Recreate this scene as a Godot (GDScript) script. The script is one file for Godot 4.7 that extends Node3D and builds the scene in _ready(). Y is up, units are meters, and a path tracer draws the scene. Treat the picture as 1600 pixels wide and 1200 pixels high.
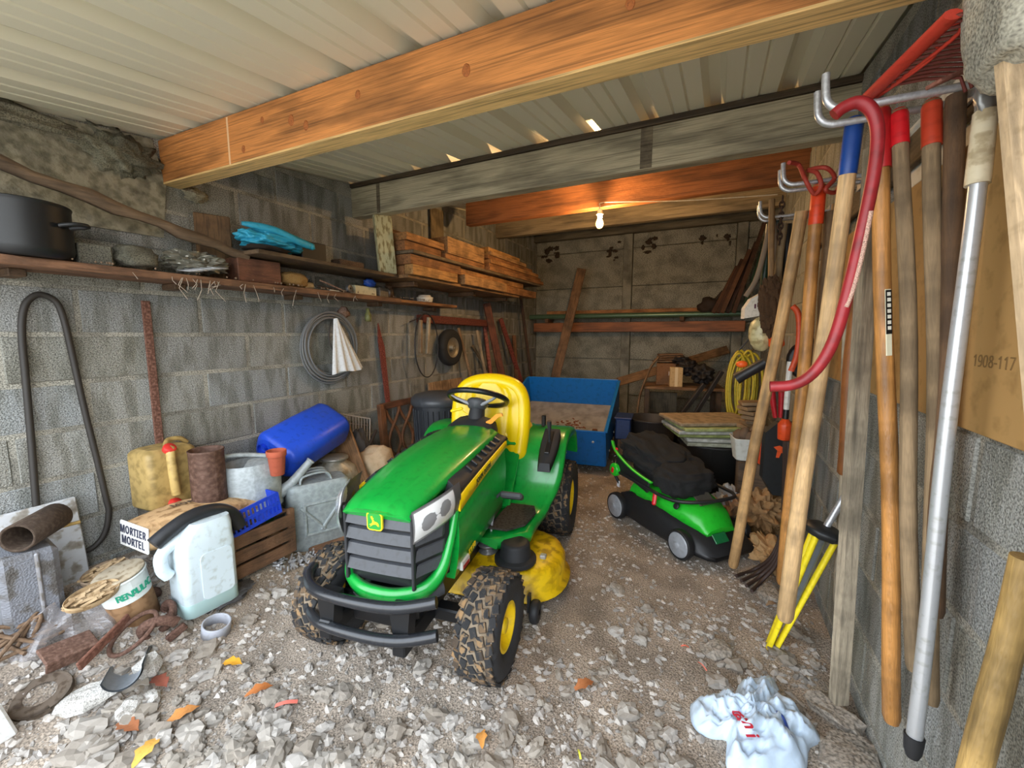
extends Node3D
# An open-fronted block garage with a garden tractor, a trailer, a lawn mower, hanging tools and shelves of odds and ends.
# World: x right, y up, the garage runs towards -z; left wall face x = -2.48, right wall face x = 0.5, back wall face z = -5.9.

const F := 650.0
const EYE := Vector3(0, 1.27, 0)
var pitch := atan(78.0 / F)
var yaw := 0.0
var cam_basis: Basis
var T := {}
var mats := {}
var used := {}
var rng := RandomNumberGenerator.new()
var hill_noise := FastNoiseLite.new()

# ---------- places ----------
func ray(u: float, v: float) -> Vector3:
	return cam_basis * Vector3(u - 800.0, 600.0 - v, -F)

func on_x(u, v, x) -> Vector3:
	var r := ray(u, v)
	return EYE + r * (x / r.x)

func on_y(u, v, y) -> Vector3:
	var r := ray(u, v)
	return EYE + r * ((y - EYE.y) / r.y)

func on_z(u, v, z) -> Vector3:
	var r := ray(u, v)
	return EYE + r * (z / r.z)

func ground(x: float, z: float) -> float:
	var a := smoothstep(-1.62, -2.42, x) * lerpf(0.05, 0.23, smoothstep(-1.75, -0.95, z))
	return a + hill_noise.get_noise_2d(x * 30.0, z * 30.0) * 0.008

func on_ground(u, v) -> Vector3:
	var p := on_y(u, v, 0.0)
	for i in 6:
		p = on_y(u, v, ground(p.x, p.z))
	return p

# ---------- mesh helpers ----------
func mb() -> SurfaceTool:
	var s := SurfaceTool.new()
	s.begin(Mesh.PRIMITIVE_TRIANGLES)
	return s

func at(x, y, z) -> Transform3D:
	return Transform3D(Basis(), Vector3(x, y, z))

func eul(x, y, z, o := Vector3.ZERO) -> Transform3D:
	return Transform3D(Basis.from_euler(Vector3(deg_to_rad(x), deg_to_rad(y), deg_to_rad(z))), o)

func tri(s: SurfaceTool, a: Vector3, b: Vector3, c: Vector3, g := -1) -> void:
	s.set_smooth_group(g)
	s.add_vertex(a)
	s.set_smooth_group(g)
	s.add_vertex(c)
	s.set_smooth_group(g)
	s.add_vertex(b)

func quad(s: SurfaceTool, a: Vector3, b: Vector3, c: Vector3, d: Vector3, g := -1) -> void:
	tri(s, a, b, c, g)
	tri(s, a, c, d, g)

func out_face(s: SurfaceTool, xf: Transform3D, p: Array) -> void:
	var m := Vector3.ZERO
	for q in p:
		m += q
	if (p[1] - p[0]).cross(p[2] - p[0]).dot(m) < 0.0:
		p.reverse()
	for k in range(1, p.size() - 1):
		tri(s, xf * p[0], xf * p[k], xf * p[k + 1])

func box(s: SurfaceTool, xf: Transform3D, size: Vector3, b := 0.0) -> void:
	var h := size / 2.0
	if b <= 0.0:
		for ax in 3:
			for sg in [-1.0, 1.0]:
				var q := []
				for k in [[-1, -1], [1, -1], [1, 1], [-1, 1]]:
					var v := Vector3.ZERO
					v[ax] = sg * h[ax]
					v[(ax + 1) % 3] = k[0] * h[(ax + 1) % 3]
					v[(ax + 2) % 3] = k[1] * h[(ax + 2) % 3]
					q.append(v)
				out_face(s, xf, q)
		return
	var c := func(sx, sy, sz, ax) -> Vector3:
		var v := Vector3(sx * (h.x - b), sy * (h.y - b), sz * (h.z - b))
		v[ax] = [sx, sy, sz][ax] * h[ax]
		return v
	for sg in [-1, 1]:
		out_face(s, xf, [c.call(sg, -1, -1, 0), c.call(sg, 1, -1, 0), c.call(sg, 1, 1, 0), c.call(sg, -1, 1, 0)])
		out_face(s, xf, [c.call(-1, sg, -1, 1), c.call(1, sg, -1, 1), c.call(1, sg, 1, 1), c.call(-1, sg, 1, 1)])
		out_face(s, xf, [c.call(-1, -1, sg, 2), c.call(1, -1, sg, 2), c.call(1, 1, sg, 2), c.call(-1, 1, sg, 2)])
		for t in [-1, 1]:
			out_face(s, xf, [c.call(sg, t, -1, 0), c.call(sg, t, 1, 0), c.call(sg, t, 1, 1), c.call(sg, t, -1, 1)])
			out_face(s, xf, [c.call(sg, -1, t, 0), c.call(sg, 1, t, 0), c.call(sg, 1, t, 2), c.call(sg, -1, t, 2)])
			out_face(s, xf, [c.call(-1, sg, t, 1), c.call(1, sg, t, 1), c.call(1, sg, t, 2), c.call(-1, sg, t, 2)])
			for w in [-1, 1]:
				out_face(s, xf, [c.call(sg, t, w, 0), c.call(sg, t, w, 1), c.call(sg, t, w, 2)])

func loft(s: SurfaceTool, rings: Array, closed := true, caps := true, g := 0) -> void:
	var n: int = rings[0].size()
	for i in rings.size() - 1:
		for j in (n if closed else n - 1):
			var k := (j + 1) % n
			quad(s, rings[i][j], rings[i][k], rings[i + 1][k], rings[i + 1][j], g)
	if caps and closed:
		for e in [0, rings.size() - 1]:
			var m := Vector3.ZERO
			for q in rings[e]:
				m += q
			m /= n
			for j in n:
				tri(s, m, rings[e][j], rings[e][(j + 1) % n])

func tube(s: SurfaceTool, pts: Array, r, n := 8, closed := false, flat := 1.0) -> void:
	var rings := []
	var up := Vector3.UP
	var last := Vector3.ZERO
	var m := pts.size()
	for i in m:
		var d: Vector3
		if closed:
			d = (pts[(i + 1) % m] - pts[(i + m - 1) % m]).normalized()
		else:
			d = (pts[mini(i + 1, m - 1)] - pts[maxi(i - 1, 0)]).normalized()
		if i == 0:
			up = (Vector3.UP if absf(d.y) < 0.9 else Vector3.RIGHT)
		up = (up - d * up.dot(d)).normalized()
		var side := d.cross(up)
		var rr: float = r[i] if r is Array else r
		var ring := []
		for k in n:
			var a := TAU * k / n
			ring.append(pts[i] + (side * cos(a) + up * sin(a) * flat) * rr)
		rings.append(ring)
	if closed:
		rings.append(rings[0])
	loft(s, rings, true, not closed)

func lathe(s: SurfaceTool, prof: Array, n := 20, xf := Transform3D(), sx := 1.0, sz := 1.0, from := 0.0, to := TAU) -> void:
	for i in prof.size() - 1:
		var sharp: bool = false
		for k in n:
			var a := lerpf(from, to, float(k) / n)
			var b := lerpf(from, to, float(k + 1) / n)
			var p: Vector2 = prof[i]
			var q: Vector2 = prof[i + 1]
			var g := i + 1 if sharp else 0
			var A := xf * Vector3(p.x * sin(a) * sx, p.y, p.x * cos(a) * sz)
			var B := xf * Vector3(p.x * sin(b) * sx, p.y, p.x * cos(b) * sz)
			var C := xf * Vector3(q.x * sin(b) * sx, q.y, q.x * cos(b) * sz)
			var D := xf * Vector3(q.x * sin(a) * sx, q.y, q.x * cos(a) * sz)
			if p.x < 1e-6:
				tri(s, A, C, D, g)
			elif q.x < 1e-6:
				tri(s, A, B, C, g)
			else:
				quad(s, A, B, C, D, g)

func edged(prof: Array, e := 0.002) -> Array:
	# doubles the corners of a lathe profile so that they stay crisp
	var o := [prof[0]]
	for i in range(1, prof.size() - 1):
		var a: Vector2 = prof[i - 1]
		var b: Vector2 = prof[i]
		var c: Vector2 = prof[i + 1]
		o.append(b + (a - b).limit_length(e))
		o.append(b + (c - b).limit_length(e))
	o.append(prof[-1])
	return o

func prism(s: SurfaceTool, poly: Array, depth: float, xf := Transform3D(), smooth := false) -> void:
	var p := PackedVector2Array(poly)
	var ids := Geometry2D.triangulate_polygon(p)
	for z in [0.0, depth]:
		for k in range(0, ids.size(), 3):
			tri(s, xf * Vector3(p[ids[k]].x, p[ids[k]].y, z), xf * Vector3(p[ids[k + 1]].x, p[ids[k + 1]].y, z), xf * Vector3(p[ids[k + 2]].x, p[ids[k + 2]].y, z))
	for k in p.size():
		var a := p[k]
		var b := p[(k + 1) % p.size()]
		quad(s, xf * Vector3(a.x, a.y, 0), xf * Vector3(b.x, b.y, 0), xf * Vector3(b.x, b.y, depth), xf * Vector3(a.x, a.y, depth), 7 if smooth else -1)

func grid(s: SurfaceTool, f: Callable, nu: int, nv: int, g := 0) -> void:
	for i in nu:
		for j in nv:
			quad(s, f.call(float(i) / nu, float(j) / nv), f.call(float(i + 1) / nu, float(j) / nv), f.call(float(i + 1) / nu, float(j + 1) / nv), f.call(float(i) / nu, float(j + 1) / nv), g)

func octa(sub: int) -> Array:
	var t := []
	for sx in [-1, 1]:
		for sy in [-1, 1]:
			for sz in [-1, 1]:
				t.append([Vector3(sx, 0, 0), Vector3(0, sy, 0), Vector3(0, 0, sz)] if sx * sy * sz > 0 else [Vector3(sx, 0, 0), Vector3(0, 0, sz), Vector3(0, sy, 0)])
	for k in sub:
		var o := []
		for q in t:
			var a: Vector3 = ((q[0] + q[1]) / 2).normalized()
			var b: Vector3 = ((q[1] + q[2]) / 2).normalized()
			var c: Vector3 = ((q[2] + q[0]) / 2).normalized()
			o.append_array([[q[0], a, c], [a, q[1], b], [c, b, q[2]], [a, b, c]])
		t = o
	return t

# a lump: a sphere pushed about by noise, squared off by pw (1 round .. 0.4 boxy)
func lump(s: SurfaceTool, xf: Transform3D, size: Vector3, amp := 0.2, freq := 1.2, sd := 1, sub := 3, g := 0, pw := 1.0) -> void:
	var n := FastNoiseLite.new()
	n.seed = sd
	n.frequency = freq
	n.fractal_octaves = 2
	for q in octa(sub):
		var o := []
		for p in q:
			var v := Vector3(signf(p.x) * pow(absf(p.x), pw), signf(p.y) * pow(absf(p.y), pw), signf(p.z) * pow(absf(p.z), pw))
			var e: float = 1.0 + amp * n.get_noise_3dv(p)
			o.append(xf * (v * size * e))
		tri(s, o[0], o[1], o[2], g)

func circle(r: float, n := 12, sx := 1.0, sy := 1.0, from := 0.0, to := TAU) -> Array:
	var o := []
	for k in n:
		var a := lerpf(from, to, float(k) / (n if is_equal_approx(to - from, TAU) else n - 1))
		o.append(Vector2(cos(a) * r * sx, sin(a) * r * sy))
	return o

func rrect(w: float, h: float, r: float, n := 4) -> Array:
	var o := []
	for q in [[1, 1, 0], [-1, 1, 1], [-1, -1, 2], [1, -1, 3]]:
		for k in n + 1:
			var a: float = (q[2] + float(k) / n) * PI / 2
			o.append(Vector2(q[0] * (w / 2 - r) + cos(a) * r, q[1] * (h / 2 - r) + sin(a) * r))
	return o

func smooth_path(p: Array, n := 6, closed := false) -> Array:
	var o := []
	var m := p.size()
	for i in (m if closed else m - 1):
		var a: Vector3 = p[(i + m - 1) % m] if closed else p[maxi(i - 1, 0)]
		var b: Vector3 = p[i]
		var c: Vector3 = p[(i + 1) % m]
		var d: Vector3 = p[(i + 2) % m] if closed else p[mini(i + 2, m - 1)]
		for k in n:
			o.append(b.cubic_interpolate(c, a, d, float(k) / n))
	if not closed:
		o.append(p[-1])
	return o

# ---------- nodes ----------
func numbered(called: String) -> String:
	used[called] = used.get(called, -1) + 1
	return called if used[called] == 0 else "%s_%03d" % [called, used[called]]

func tag(o: Node3D, label: String, category: String, group := "", kind := "") -> Node3D:
	if label:
		o.set_meta("label", label)
	if category:
		o.set_meta("category", category)
	if group:
		o.set_meta("group", group)
	if kind:
		o.set_meta("kind", kind)
	return o

func thing(called: String, label: String, category: String, xf := Transform3D(), group := "") -> Node3D:
	var o := Node3D.new()
	o.name = numbered(called)
	add_child(o)
	o.transform = xf
	return tag(o, label, category, group)

func part(parent: Node3D, called: String, s, m: Material, xf := Transform3D(), label := "") -> MeshInstance3D:
	var o := MeshInstance3D.new()
	o.name = called
	if s is SurfaceTool:
		s.generate_normals()
		o.mesh = s.commit()
	else:
		o.mesh = s
	o.material_override = m
	parent.add_child(o, true)
	o.transform = xf
	if label:
		o.set_meta("label", label)
	return o

func one(called: String, s, m: Material, label: String, category: String, xf := Transform3D(), group := "") -> MeshInstance3D:
	var o := part(self, numbered(called), s, m, xf)
	tag(o, label, category, group)
	return o

func struct(called: String, s, m: Material, xf := Transform3D()) -> MeshInstance3D:
	var o := part(self, called, s, m, xf)
	o.set_meta("kind", "structure")
	return o

# a frame at b whose y axis runs to a and whose z axis stays as near to f as it can
func along(b: Vector3, a: Vector3, f := Vector3(0.45, 0, 1)) -> Transform3D:
	var y := (a - b).normalized()
	var x := y.cross(f).normalized()
	return Transform3D(Basis(x, y, x.cross(y).normalized()), b)

# ---------- materials ----------
func noise_tex(freq: float, oct: int, ramp: Array, sd := 1, size := 512, type := FastNoiseLite.TYPE_SIMPLEX_SMOOTH, normal := 0.0) -> NoiseTexture2D:
	var n := FastNoiseLite.new()
	n.noise_type = type
	n.frequency = freq
	n.seed = sd
	n.fractal_octaves = oct
	var t := NoiseTexture2D.new()
	t.width = size
	t.height = size
	t.seamless = true
	t.noise = n
	if normal > 0.0:
		t.as_normal_map = true
		t.bump_strength = normal
	elif ramp.size():
		var gr := Gradient.new()
		var off := PackedFloat32Array()
		var col := PackedColorArray()
		for k in ramp.size():
			off.append(ramp[k][0])
			col.append(ramp[k][1] if ramp[k][1] is Color else Color(ramp[k][1], ramp[k][1], ramp[k][1]))
		gr.offsets = off
		gr.colors = col
		t.color_ramp = gr
	return t

func textures() -> void:
	T.grain = noise_tex(0.012, 4, [[0.0, 0.62], [0.35, 0.82], [0.5, 0.97], [0.58, 0.86], [0.75, 1.0], [1.0, 0.8]], 3)
	T.speck = noise_tex(0.09, 3, [[0.0, 0.35], [0.4, 0.78], [0.62, 0.95], [1.0, 1.0]], 5)
	T.blotch = noise_tex(0.008, 5, [[0.0, 0.66], [0.4, 0.84], [0.6, 0.95], [1.0, 1.0]], 7)
	T.bump = noise_tex(0.05, 4, [], 9, 512, FastNoiseLite.TYPE_SIMPLEX_SMOOTH, 6.0)
	T.fine = noise_tex(0.16, 3, [], 19, 512, FastNoiseLite.TYPE_SIMPLEX_SMOOTH, 5.0)
	T.grime = noise_tex(0.014, 5, [[0.0, Color(0.58, 0.52, 0.45)], [0.36, Color(0.78, 0.74, 0.68)], [0.5, Color(0.97, 0.96, 0.95)], [1.0, 1.0]], 13)
	T.rust = noise_tex(0.03, 5, [[0.0, Color(0.36, 0.27, 0.22)], [0.45, Color(0.5, 0.4, 0.34)], [0.6, Color(0.58, 0.48, 0.43)], [1.0, Color(0.72, 0.66, 0.62)]], 15)
	T.galv = noise_tex(0.03, 3, [[0.0, 0.8], [0.45, 0.9], [0.6, 0.96], [1.0, 1.0]], 17, 512, FastNoiseLite.TYPE_CELLULAR)
	T.scuff = noise_tex(0.02, 5, [[0.0, Color(0.86, 0.84, 0.8)], [0.3, Color(0.95, 0.95, 0.94)], [0.42, 1.0], [1.0, 1.0]], 23)
	T.earth = noise_tex(0.01, 5, [[0.0, 0.74], [0.4, 0.87], [0.6, 0.96], [1.0, 1.0]], 37)
	T.wall = noise_tex(0.012, 5, [[0.0, Color(0.72, 0.72, 0.69)], [0.38, Color(0.86, 0.855, 0.83)], [0.55, Color(0.96, 0.96, 0.95)], [1.0, 1.0]], 41)
	T.mud = noise_tex(0.016, 4, [[0.0, Color(0.6, 0.46, 0.3)], [0.3, Color(0.52, 0.42, 0.3)], [0.37, Color(0.16, 0.16, 0.16)], [1.0, Color(0.11, 0.11, 0.12)]], 29)

# key: colour and settings make one shared material
func mat(c: Color, rough := 0.7, tex := "", scale := Vector3.ONE, metal := 0.0, bump := "", bscale := 0.5, o := {}) -> StandardMaterial3D:
	var key := str([c, rough, tex, scale, metal, bump, bscale, o])
	if mats.has(key):
		return mats[key]
	var m := StandardMaterial3D.new()
	m.albedo_color = c
	m.roughness = rough
	m.metallic = metal
	if tex or bump:
		m.uv1_triplanar = true
		m.uv1_scale = scale
	if tex:
		m.albedo_texture = T[tex]
	if bump:
		m.normal_enabled = true
		m.normal_texture = T[bump]
		m.normal_scale = bscale
	if o.has("detail"):
		m.detail_enabled = true
		m.detail_blend_mode = BaseMaterial3D.BLEND_MODE_MUL
		m.detail_albedo = T[o.detail]
		m.detail_uv_layer = BaseMaterial3D.DETAIL_UV_2
		m.uv2_triplanar = true
		m.uv2_scale = o.get("dscale", Vector3.ONE)
	if o.has("world"):
		m.uv1_world_triplanar = true
		m.uv2_world_triplanar = true
	if o.has("coat"):
		m.clearcoat_enabled = true
		m.clearcoat = o.coat
		m.clearcoat_roughness = 0.15
	if o.has("backlight"):
		m.backlight_enabled = true
		m.backlight = o.backlight
	if o.has("spec"):
		m.metallic_specular = o.spec
	mats[key] = m
	return m

func rgb(r, g, b) -> Color:
	return Color8(r, g, b)

# wood whose grain runs along the mesh's own x, y or z
func wood(c: Color, axis := 1, fine := 1.0, rough := 0.75) -> StandardMaterial3D:
	var s := Vector3(7, 7, 7) * fine
	s[axis] = 0.55 * fine
	return mat(c, rough, "grain", s, 0.0, "fine", 0.25, {"detail": "blotch", "dscale": Vector3(1.3, 1.3, 1.3)})

func concrete(c: Color, k := 1.0) -> StandardMaterial3D:
	return mat(c, 0.95, "speck", Vector3.ONE * 3.0 * k, 0.0, "bump", 0.5, {"detail": "blotch", "dscale": Vector3.ONE * 0.9, "world": 1})

func rusty(c := Color(1, 1, 1), k := 1.0) -> StandardMaterial3D:
	return mat(c, 0.9, "rust", Vector3.ONE * 4.0 * k, 0.0, "fine", 0.4)

func plastic(c: Color, rough := 0.45, dirt := "scuff") -> StandardMaterial3D:
	return mat(c, rough, dirt, Vector3.ONE * 3.0)

func steel(c := Color(0.8, 0.81, 0.83), rough := 0.35) -> StandardMaterial3D:
	return mat(c, rough, "galv", Vector3.ONE * 6.0, 0.55)

func clear_film(a := 0.25, c := Color(0.95, 0.96, 0.97)) -> StandardMaterial3D:
	var m := mat(Color(c.r, c.g, c.b, a), 0.2)
	m.transparency = BaseMaterial3D.TRANSPARENCY_ALPHA
	return m

func lettering(parent: Node3D, words: String, h: float, m: Material, xf: Transform3D, called := "lettering", bold := true, serif := false) -> MeshInstance3D:
	var t := TextMesh.new()
	var f := SystemFont.new()
	f.font_names = PackedStringArray(["Droid Serif" if serif else "Droid Sans"])
	f.font_weight = 700 if bold else 400
	t.font = f
	t.text = words
	t.font_size = 64
	t.pixel_size = h / 46.0
	t.depth = 0.0012
	return part(parent, called, t, m, xf)

func _ready() -> void:
	yaw = atan(320.0 / (F * cos(pitch) + 78.0 * sin(pitch)))
	cam_basis = Basis.from_euler(Vector3(-pitch, yaw, 0))
	# --- camera ---
	var cam := Camera3D.new()
	cam.transform = Transform3D(cam_basis, EYE)
	cam.fov = rad_to_deg(2.0 * atan(600.0 / F))
	cam.near = 0.02
	cam.far = 200.0
	add_child(cam)
	cam.current = true
	# --- overcast sky, exposure ---
	var we := WorldEnvironment.new()
	var e := Environment.new()
	var sk := Sky.new()
	var pm := ProceduralSkyMaterial.new()
	pm.sky_top_color = Color(0.86, 0.9, 0.95)
	pm.sky_horizon_color = Color(0.93, 0.94, 0.94)
	pm.sky_curve = 0.2
	pm.ground_horizon_color = Color(0.6, 0.58, 0.54)
	pm.ground_bottom_color = Color(0.5, 0.48, 0.45)
	sk.sky_material = pm
	e.background_mode = Environment.BG_SKY
	e.sky = sk
	e.background_energy_multiplier = SKY_ENERGY
	e.tonemap_mode = Environment.TONE_MAPPER_LINEAR
	e.tonemap_exposure = EXPOSURE
	e.sdfgi_enabled = true
	e.ssao_enabled = true
	e.ssil_enabled = true
	we.environment = e
	add_child(we)
	rng.seed = 4711
	hill_noise.seed = 12
	hill_noise.frequency = 0.12
	textures()
	room()
	beams()
	tractor()
	trailer()
	lawn_mower()
	left_shelves()
	left_floor()
	left_wall_things()
	back_things()
	tool_rack()
	right_things()
	rubble()

const SKY_ENERGY := 1.5
const EXPOSURE := 5.0

func roof_y(z: float) -> float:
	return 2.05 - 0.134 * z

func block_wall(w: Node3D, xface: float, side: float, z0: float, z1: float, top: Callable, tones: Array, pitch_z: float, start: float) -> void:
	# courses of hollow blocks; side +1: the face looks to +x
	var meshes := []
	var hb := 0.2018
	for v in 4:
		var s := mb()
		box(s, Transform3D(), Vector3(0.06, hb - 0.018, pitch_z - 0.018), 0.004)
		s.generate_normals()
		meshes.append(s.commit())
	var k := 0
	var y := 0.057 - hb
	while y < 3.0:
		var z := start - (pitch_z / 2 if k % 2 else 0.0)
		while z > z1:
			var za := minf(z, z0)
			var zb := maxf(z - pitch_z, z1)
			var t: float = minf(top.call(za), top.call(zb)) - 0.01
			var ya := y
			var yb := minf(y + hb, t)
			if za - zb > 0.05 and yb - ya > 0.04:
				var o: MeshInstance3D
				var m: Material = tones[rng.randi() % tones.size()]
				var push := rng.randf_range(0.0, 0.005)
				if za - zb > pitch_z - 0.01 and yb - ya > hb - 0.005:
					o = part(w, "block", meshes[rng.randi() % 4], m)
				else:
					var s := mb()
					box(s, Transform3D(), Vector3(0.06, yb - ya - 0.018, za - zb - 0.018), 0.004)
					o = part(w, "block", s, m)
				o.position = Vector3(xface - side * (0.03 - push), (ya + yb) / 2, (za + zb) / 2)
				o.rotation = Vector3(0, rng.randf_range(-0.006, 0.006), 0)
			z -= pitch_z
		y += hb
		k += 1

func room() -> void:
	# ground: packed earth, raised along the left wall, running out to the yard
	var s := mb()
	var xs := []
	var zs := []
	var x := -3.0
	while x < 1.01:
		xs.append(x)
		x += 0.05
	var z := -6.2
	while z < 0.61:
		zs.append(z)
		z += 0.05
	for i in xs.size() - 1:
		for j in zs.size() - 1:
			var f := func(a, b) -> Vector3: return Vector3(a, ground(a, b), b)
			quad(s, f.call(xs[i], zs[j]), f.call(xs[i], zs[j + 1]), f.call(xs[i + 1], zs[j + 1]), f.call(xs[i + 1], zs[j]), 0)
	var dirt := mat(rgb(192, 176, 158), 1.0, "speck", Vector3.ONE * 2.6, 0.0, "bump", 0.7, {"detail": "earth", "dscale": Vector3.ONE * 0.7, "world": 1})
	var fl := struct("floor", s, dirt)
	s = mb()
	box(s, at(0, -0.16, 9.0), Vector3(30, 0.3, 18))
	box(s, at(-1, -0.31, -3), Vector3(8, 0.3, 8))
	part(fl, "yard", s, mat(rgb(200, 192, 180), 1.0, "speck", Vector3.ONE * 2.0))
	# walls
	var mortar := concrete(rgb(190, 186, 172))
	var tones := []
	for c in [rgb(168, 169, 166), rgb(158, 160, 158), rgb(176, 176, 170), rgb(164, 163, 154), rgb(170, 173, 172)]:
		tones.append(mat(c, 0.97, "speck", Vector3.ONE * 3.4, 0.0, "bump", 0.8, {"detail": "wall", "dscale": Vector3(1.8, 0.4, 1.8), "world": 1}))
	s = mb()
	prism(s, [Vector2(0.5, -0.3), Vector2(6.1, -0.3), Vector2(6.1, roof_y(-6.1)), Vector2(-0.05, roof_y(0.05)), Vector2(-0.05, -0.3)], 0.2, Transform3D(Basis(Vector3(0, 0, -1), Vector3.UP, Vector3(1, 0, 0)), Vector3(-2.481 - 0.2, 0, 0)))
	var wl := struct("wall_left", s, mortar)
	block_wall(wl, -2.48, 1.0, 0.0, -5.9, roof_y, tones, 0.477, 0.8595)
	s = mb()
	prism(s, [Vector2(0.5, -0.3), Vector2(6.1, -0.3), Vector2(6.1, roof_y(-6.1)), Vector2(-0.05, roof_y(0.05)), Vector2(-0.05, -0.3)], 0.2, Transform3D(Basis(Vector3(0, 0, -1), Vector3.UP, Vector3(1, 0, 0)), Vector3(0.501, 0, 0)))
	var wr := struct("wall_right", s, mortar)
	block_wall(wr, 0.5, -1.0, 0.0, -5.9, roof_y, tones, 0.477, 0.5)
	# back wall: stacked concrete boards between posts
	s = mb()
	box(s, at(-1.0, 1.4, -6.02), Vector3(3.4, 3.1, 0.16))
	var wb := struct("wall_back", s, concrete(rgb(176, 174, 160)))
	var panel := mat(rgb(176, 174, 158), 0.95, "speck", Vector3(1.0, 3.0, 1.0), 0.0, "fine", 0.4, {"detail": "earth", "dscale": Vector3(0.6, 0.8, 0.6), "world": 1})
	for b in [[-2.48, -1.19], [-1.07, 0.16], [0.28, 0.5]]:
		var yy := 0.1
		for row in [0.32, 0.5, 0.5, 0.5, 0.5, 0.4]:
			s = mb()
			box(s, at((b[0] + b[1]) / 2, yy + row / 2, -5.925), Vector3(b[1] - b[0] - 0.006, row - 0.008, 0.05), 0.006)
			part(wb, "concrete_board", s, panel)
			yy += row
	for px in [-1.13, 0.22]:
		s = mb()
		box(s, at(px, 1.3, -5.91), Vector3(0.115, 2.75, 0.09), 0.006)
		part(wb, "concrete_post", s, concrete(rgb(172, 170, 154)))
	# dark peeling damp patches under the top of the boards
	s = mb()
	for k in 70:
		var px := rng.randf_range(-2.4, 0.1)
		if absf(px + 1.13) < 0.08 or sin(px * 5.0 + 1.0) < -0.2:
			continue
		lump(s, at(px, 2.52 - absf(rng.randfn(0, 0.09)), -5.898), Vector3(rng.randf_range(0.008, 0.045), rng.randf_range(0.008, 0.035), 0.004), 0.9, 2.0, k, 2)
	part(wb, "damp_patch", s, mat(rgb(58, 46, 34), 1.0)).set_meta("kind", "stuff")
	# roof: pressed steel sheets on the slope
	s = mb()
	var up := Vector3(0, 0.134, -1).normalized()
	var za := 0.45
	box(s, Transform3D(Basis(Vector3.RIGHT, atan(0.134)), Vector3(-1.0, roof_y(-3.05) + 0.075, -3.05)), Vector3(3.7, 0.03, 6.1))
	var ce := struct("ceiling", s, mat(rgb(150, 150, 140), 0.8))
	var sheet := mat(rgb(222, 216, 192), 0.32)
	# profile across x over one 0.3 m period: a flat with two small beads and one deep channel
	var prof := [[0.0, 0.0], [0.063, 0.0], [0.071, 0.009], [0.079, 0.0], [0.133, 0.0], [0.141, 0.009], [0.149, 0.0], [0.208, 0.0], [0.232, 0.04], [0.276, 0.04], [0.3, 0.0]]
	for k in 4:
		s = mb()
		for per in 3:
			for i in prof.size() - 1:
				var x0: float = -2.72 + k * 0.9 + per * 0.3 + 0.0 + prof[i][0]
				var x1: float = -2.72 + k * 0.9 + per * 0.3 + prof[i + 1][0]
				var lift := 0.001 * (k % 2)
				quad(s, Vector3(x0, roof_y(0.0) + prof[i][1] + lift, 0.0), Vector3(x1, roof_y(0.0) + prof[i + 1][1] + lift, 0.0), Vector3(x1, roof_y(-6.1) + prof[i + 1][1] + lift, -6.1), Vector3(x0, roof_y(-6.1) + prof[i][1] + lift, -6.1))
		part(ce, "roof_sheet", s, sheet)
	# lumps of mortar packed round the beam end, and the rough render along the top of the wall
	s = mb()
	lump(s, at(-2.49, 2.08, -1.02), Vector3(0.06, 0.1, 0.15), 0.5, 2.6, 3, 4)
	part(wl, "mortar_packing", s, concrete(rgb(150, 146, 124)))
	s = mb()
	lump(s, at(-2.49, 2.1, -0.5), Vector3(0.045, 0.06, 0.45), 0.5, 2.5, 8, 4)
	part(wl, "mortar_packing", s, concrete(rgb(158, 152, 130)))
	s = mb()
	prism(s, [Vector2(0.0, 1.72), Vector2(1.15, 1.74), Vector2(1.18, 1.99), Vector2(1.14, roof_y(-1.14) - 0.01), Vector2(0.0, roof_y(0) - 0.01)], 0.016, Transform3D(Basis(Vector3(0, 0, -1), Vector3.UP, Vector3(1, 0, 0)), Vector3(-2.484, 0, 0)))
	part(wl, "render_coat", s, mat(rgb(158, 152, 132), 0.95, "earth", Vector3.ONE * 2.2, 0.0, "bump", 0.3, {"detail": "wall", "dscale": Vector3.ONE * 3.0}))
	s = mb()
	lump(s, at(-2.49, 1.985, -1.31), Vector3(0.05, 0.035, 0.06), 0.5, 2.2, 5, 3)
	part(wl, "mortar_packing", s, concrete(rgb(190, 180, 150)))

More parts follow.
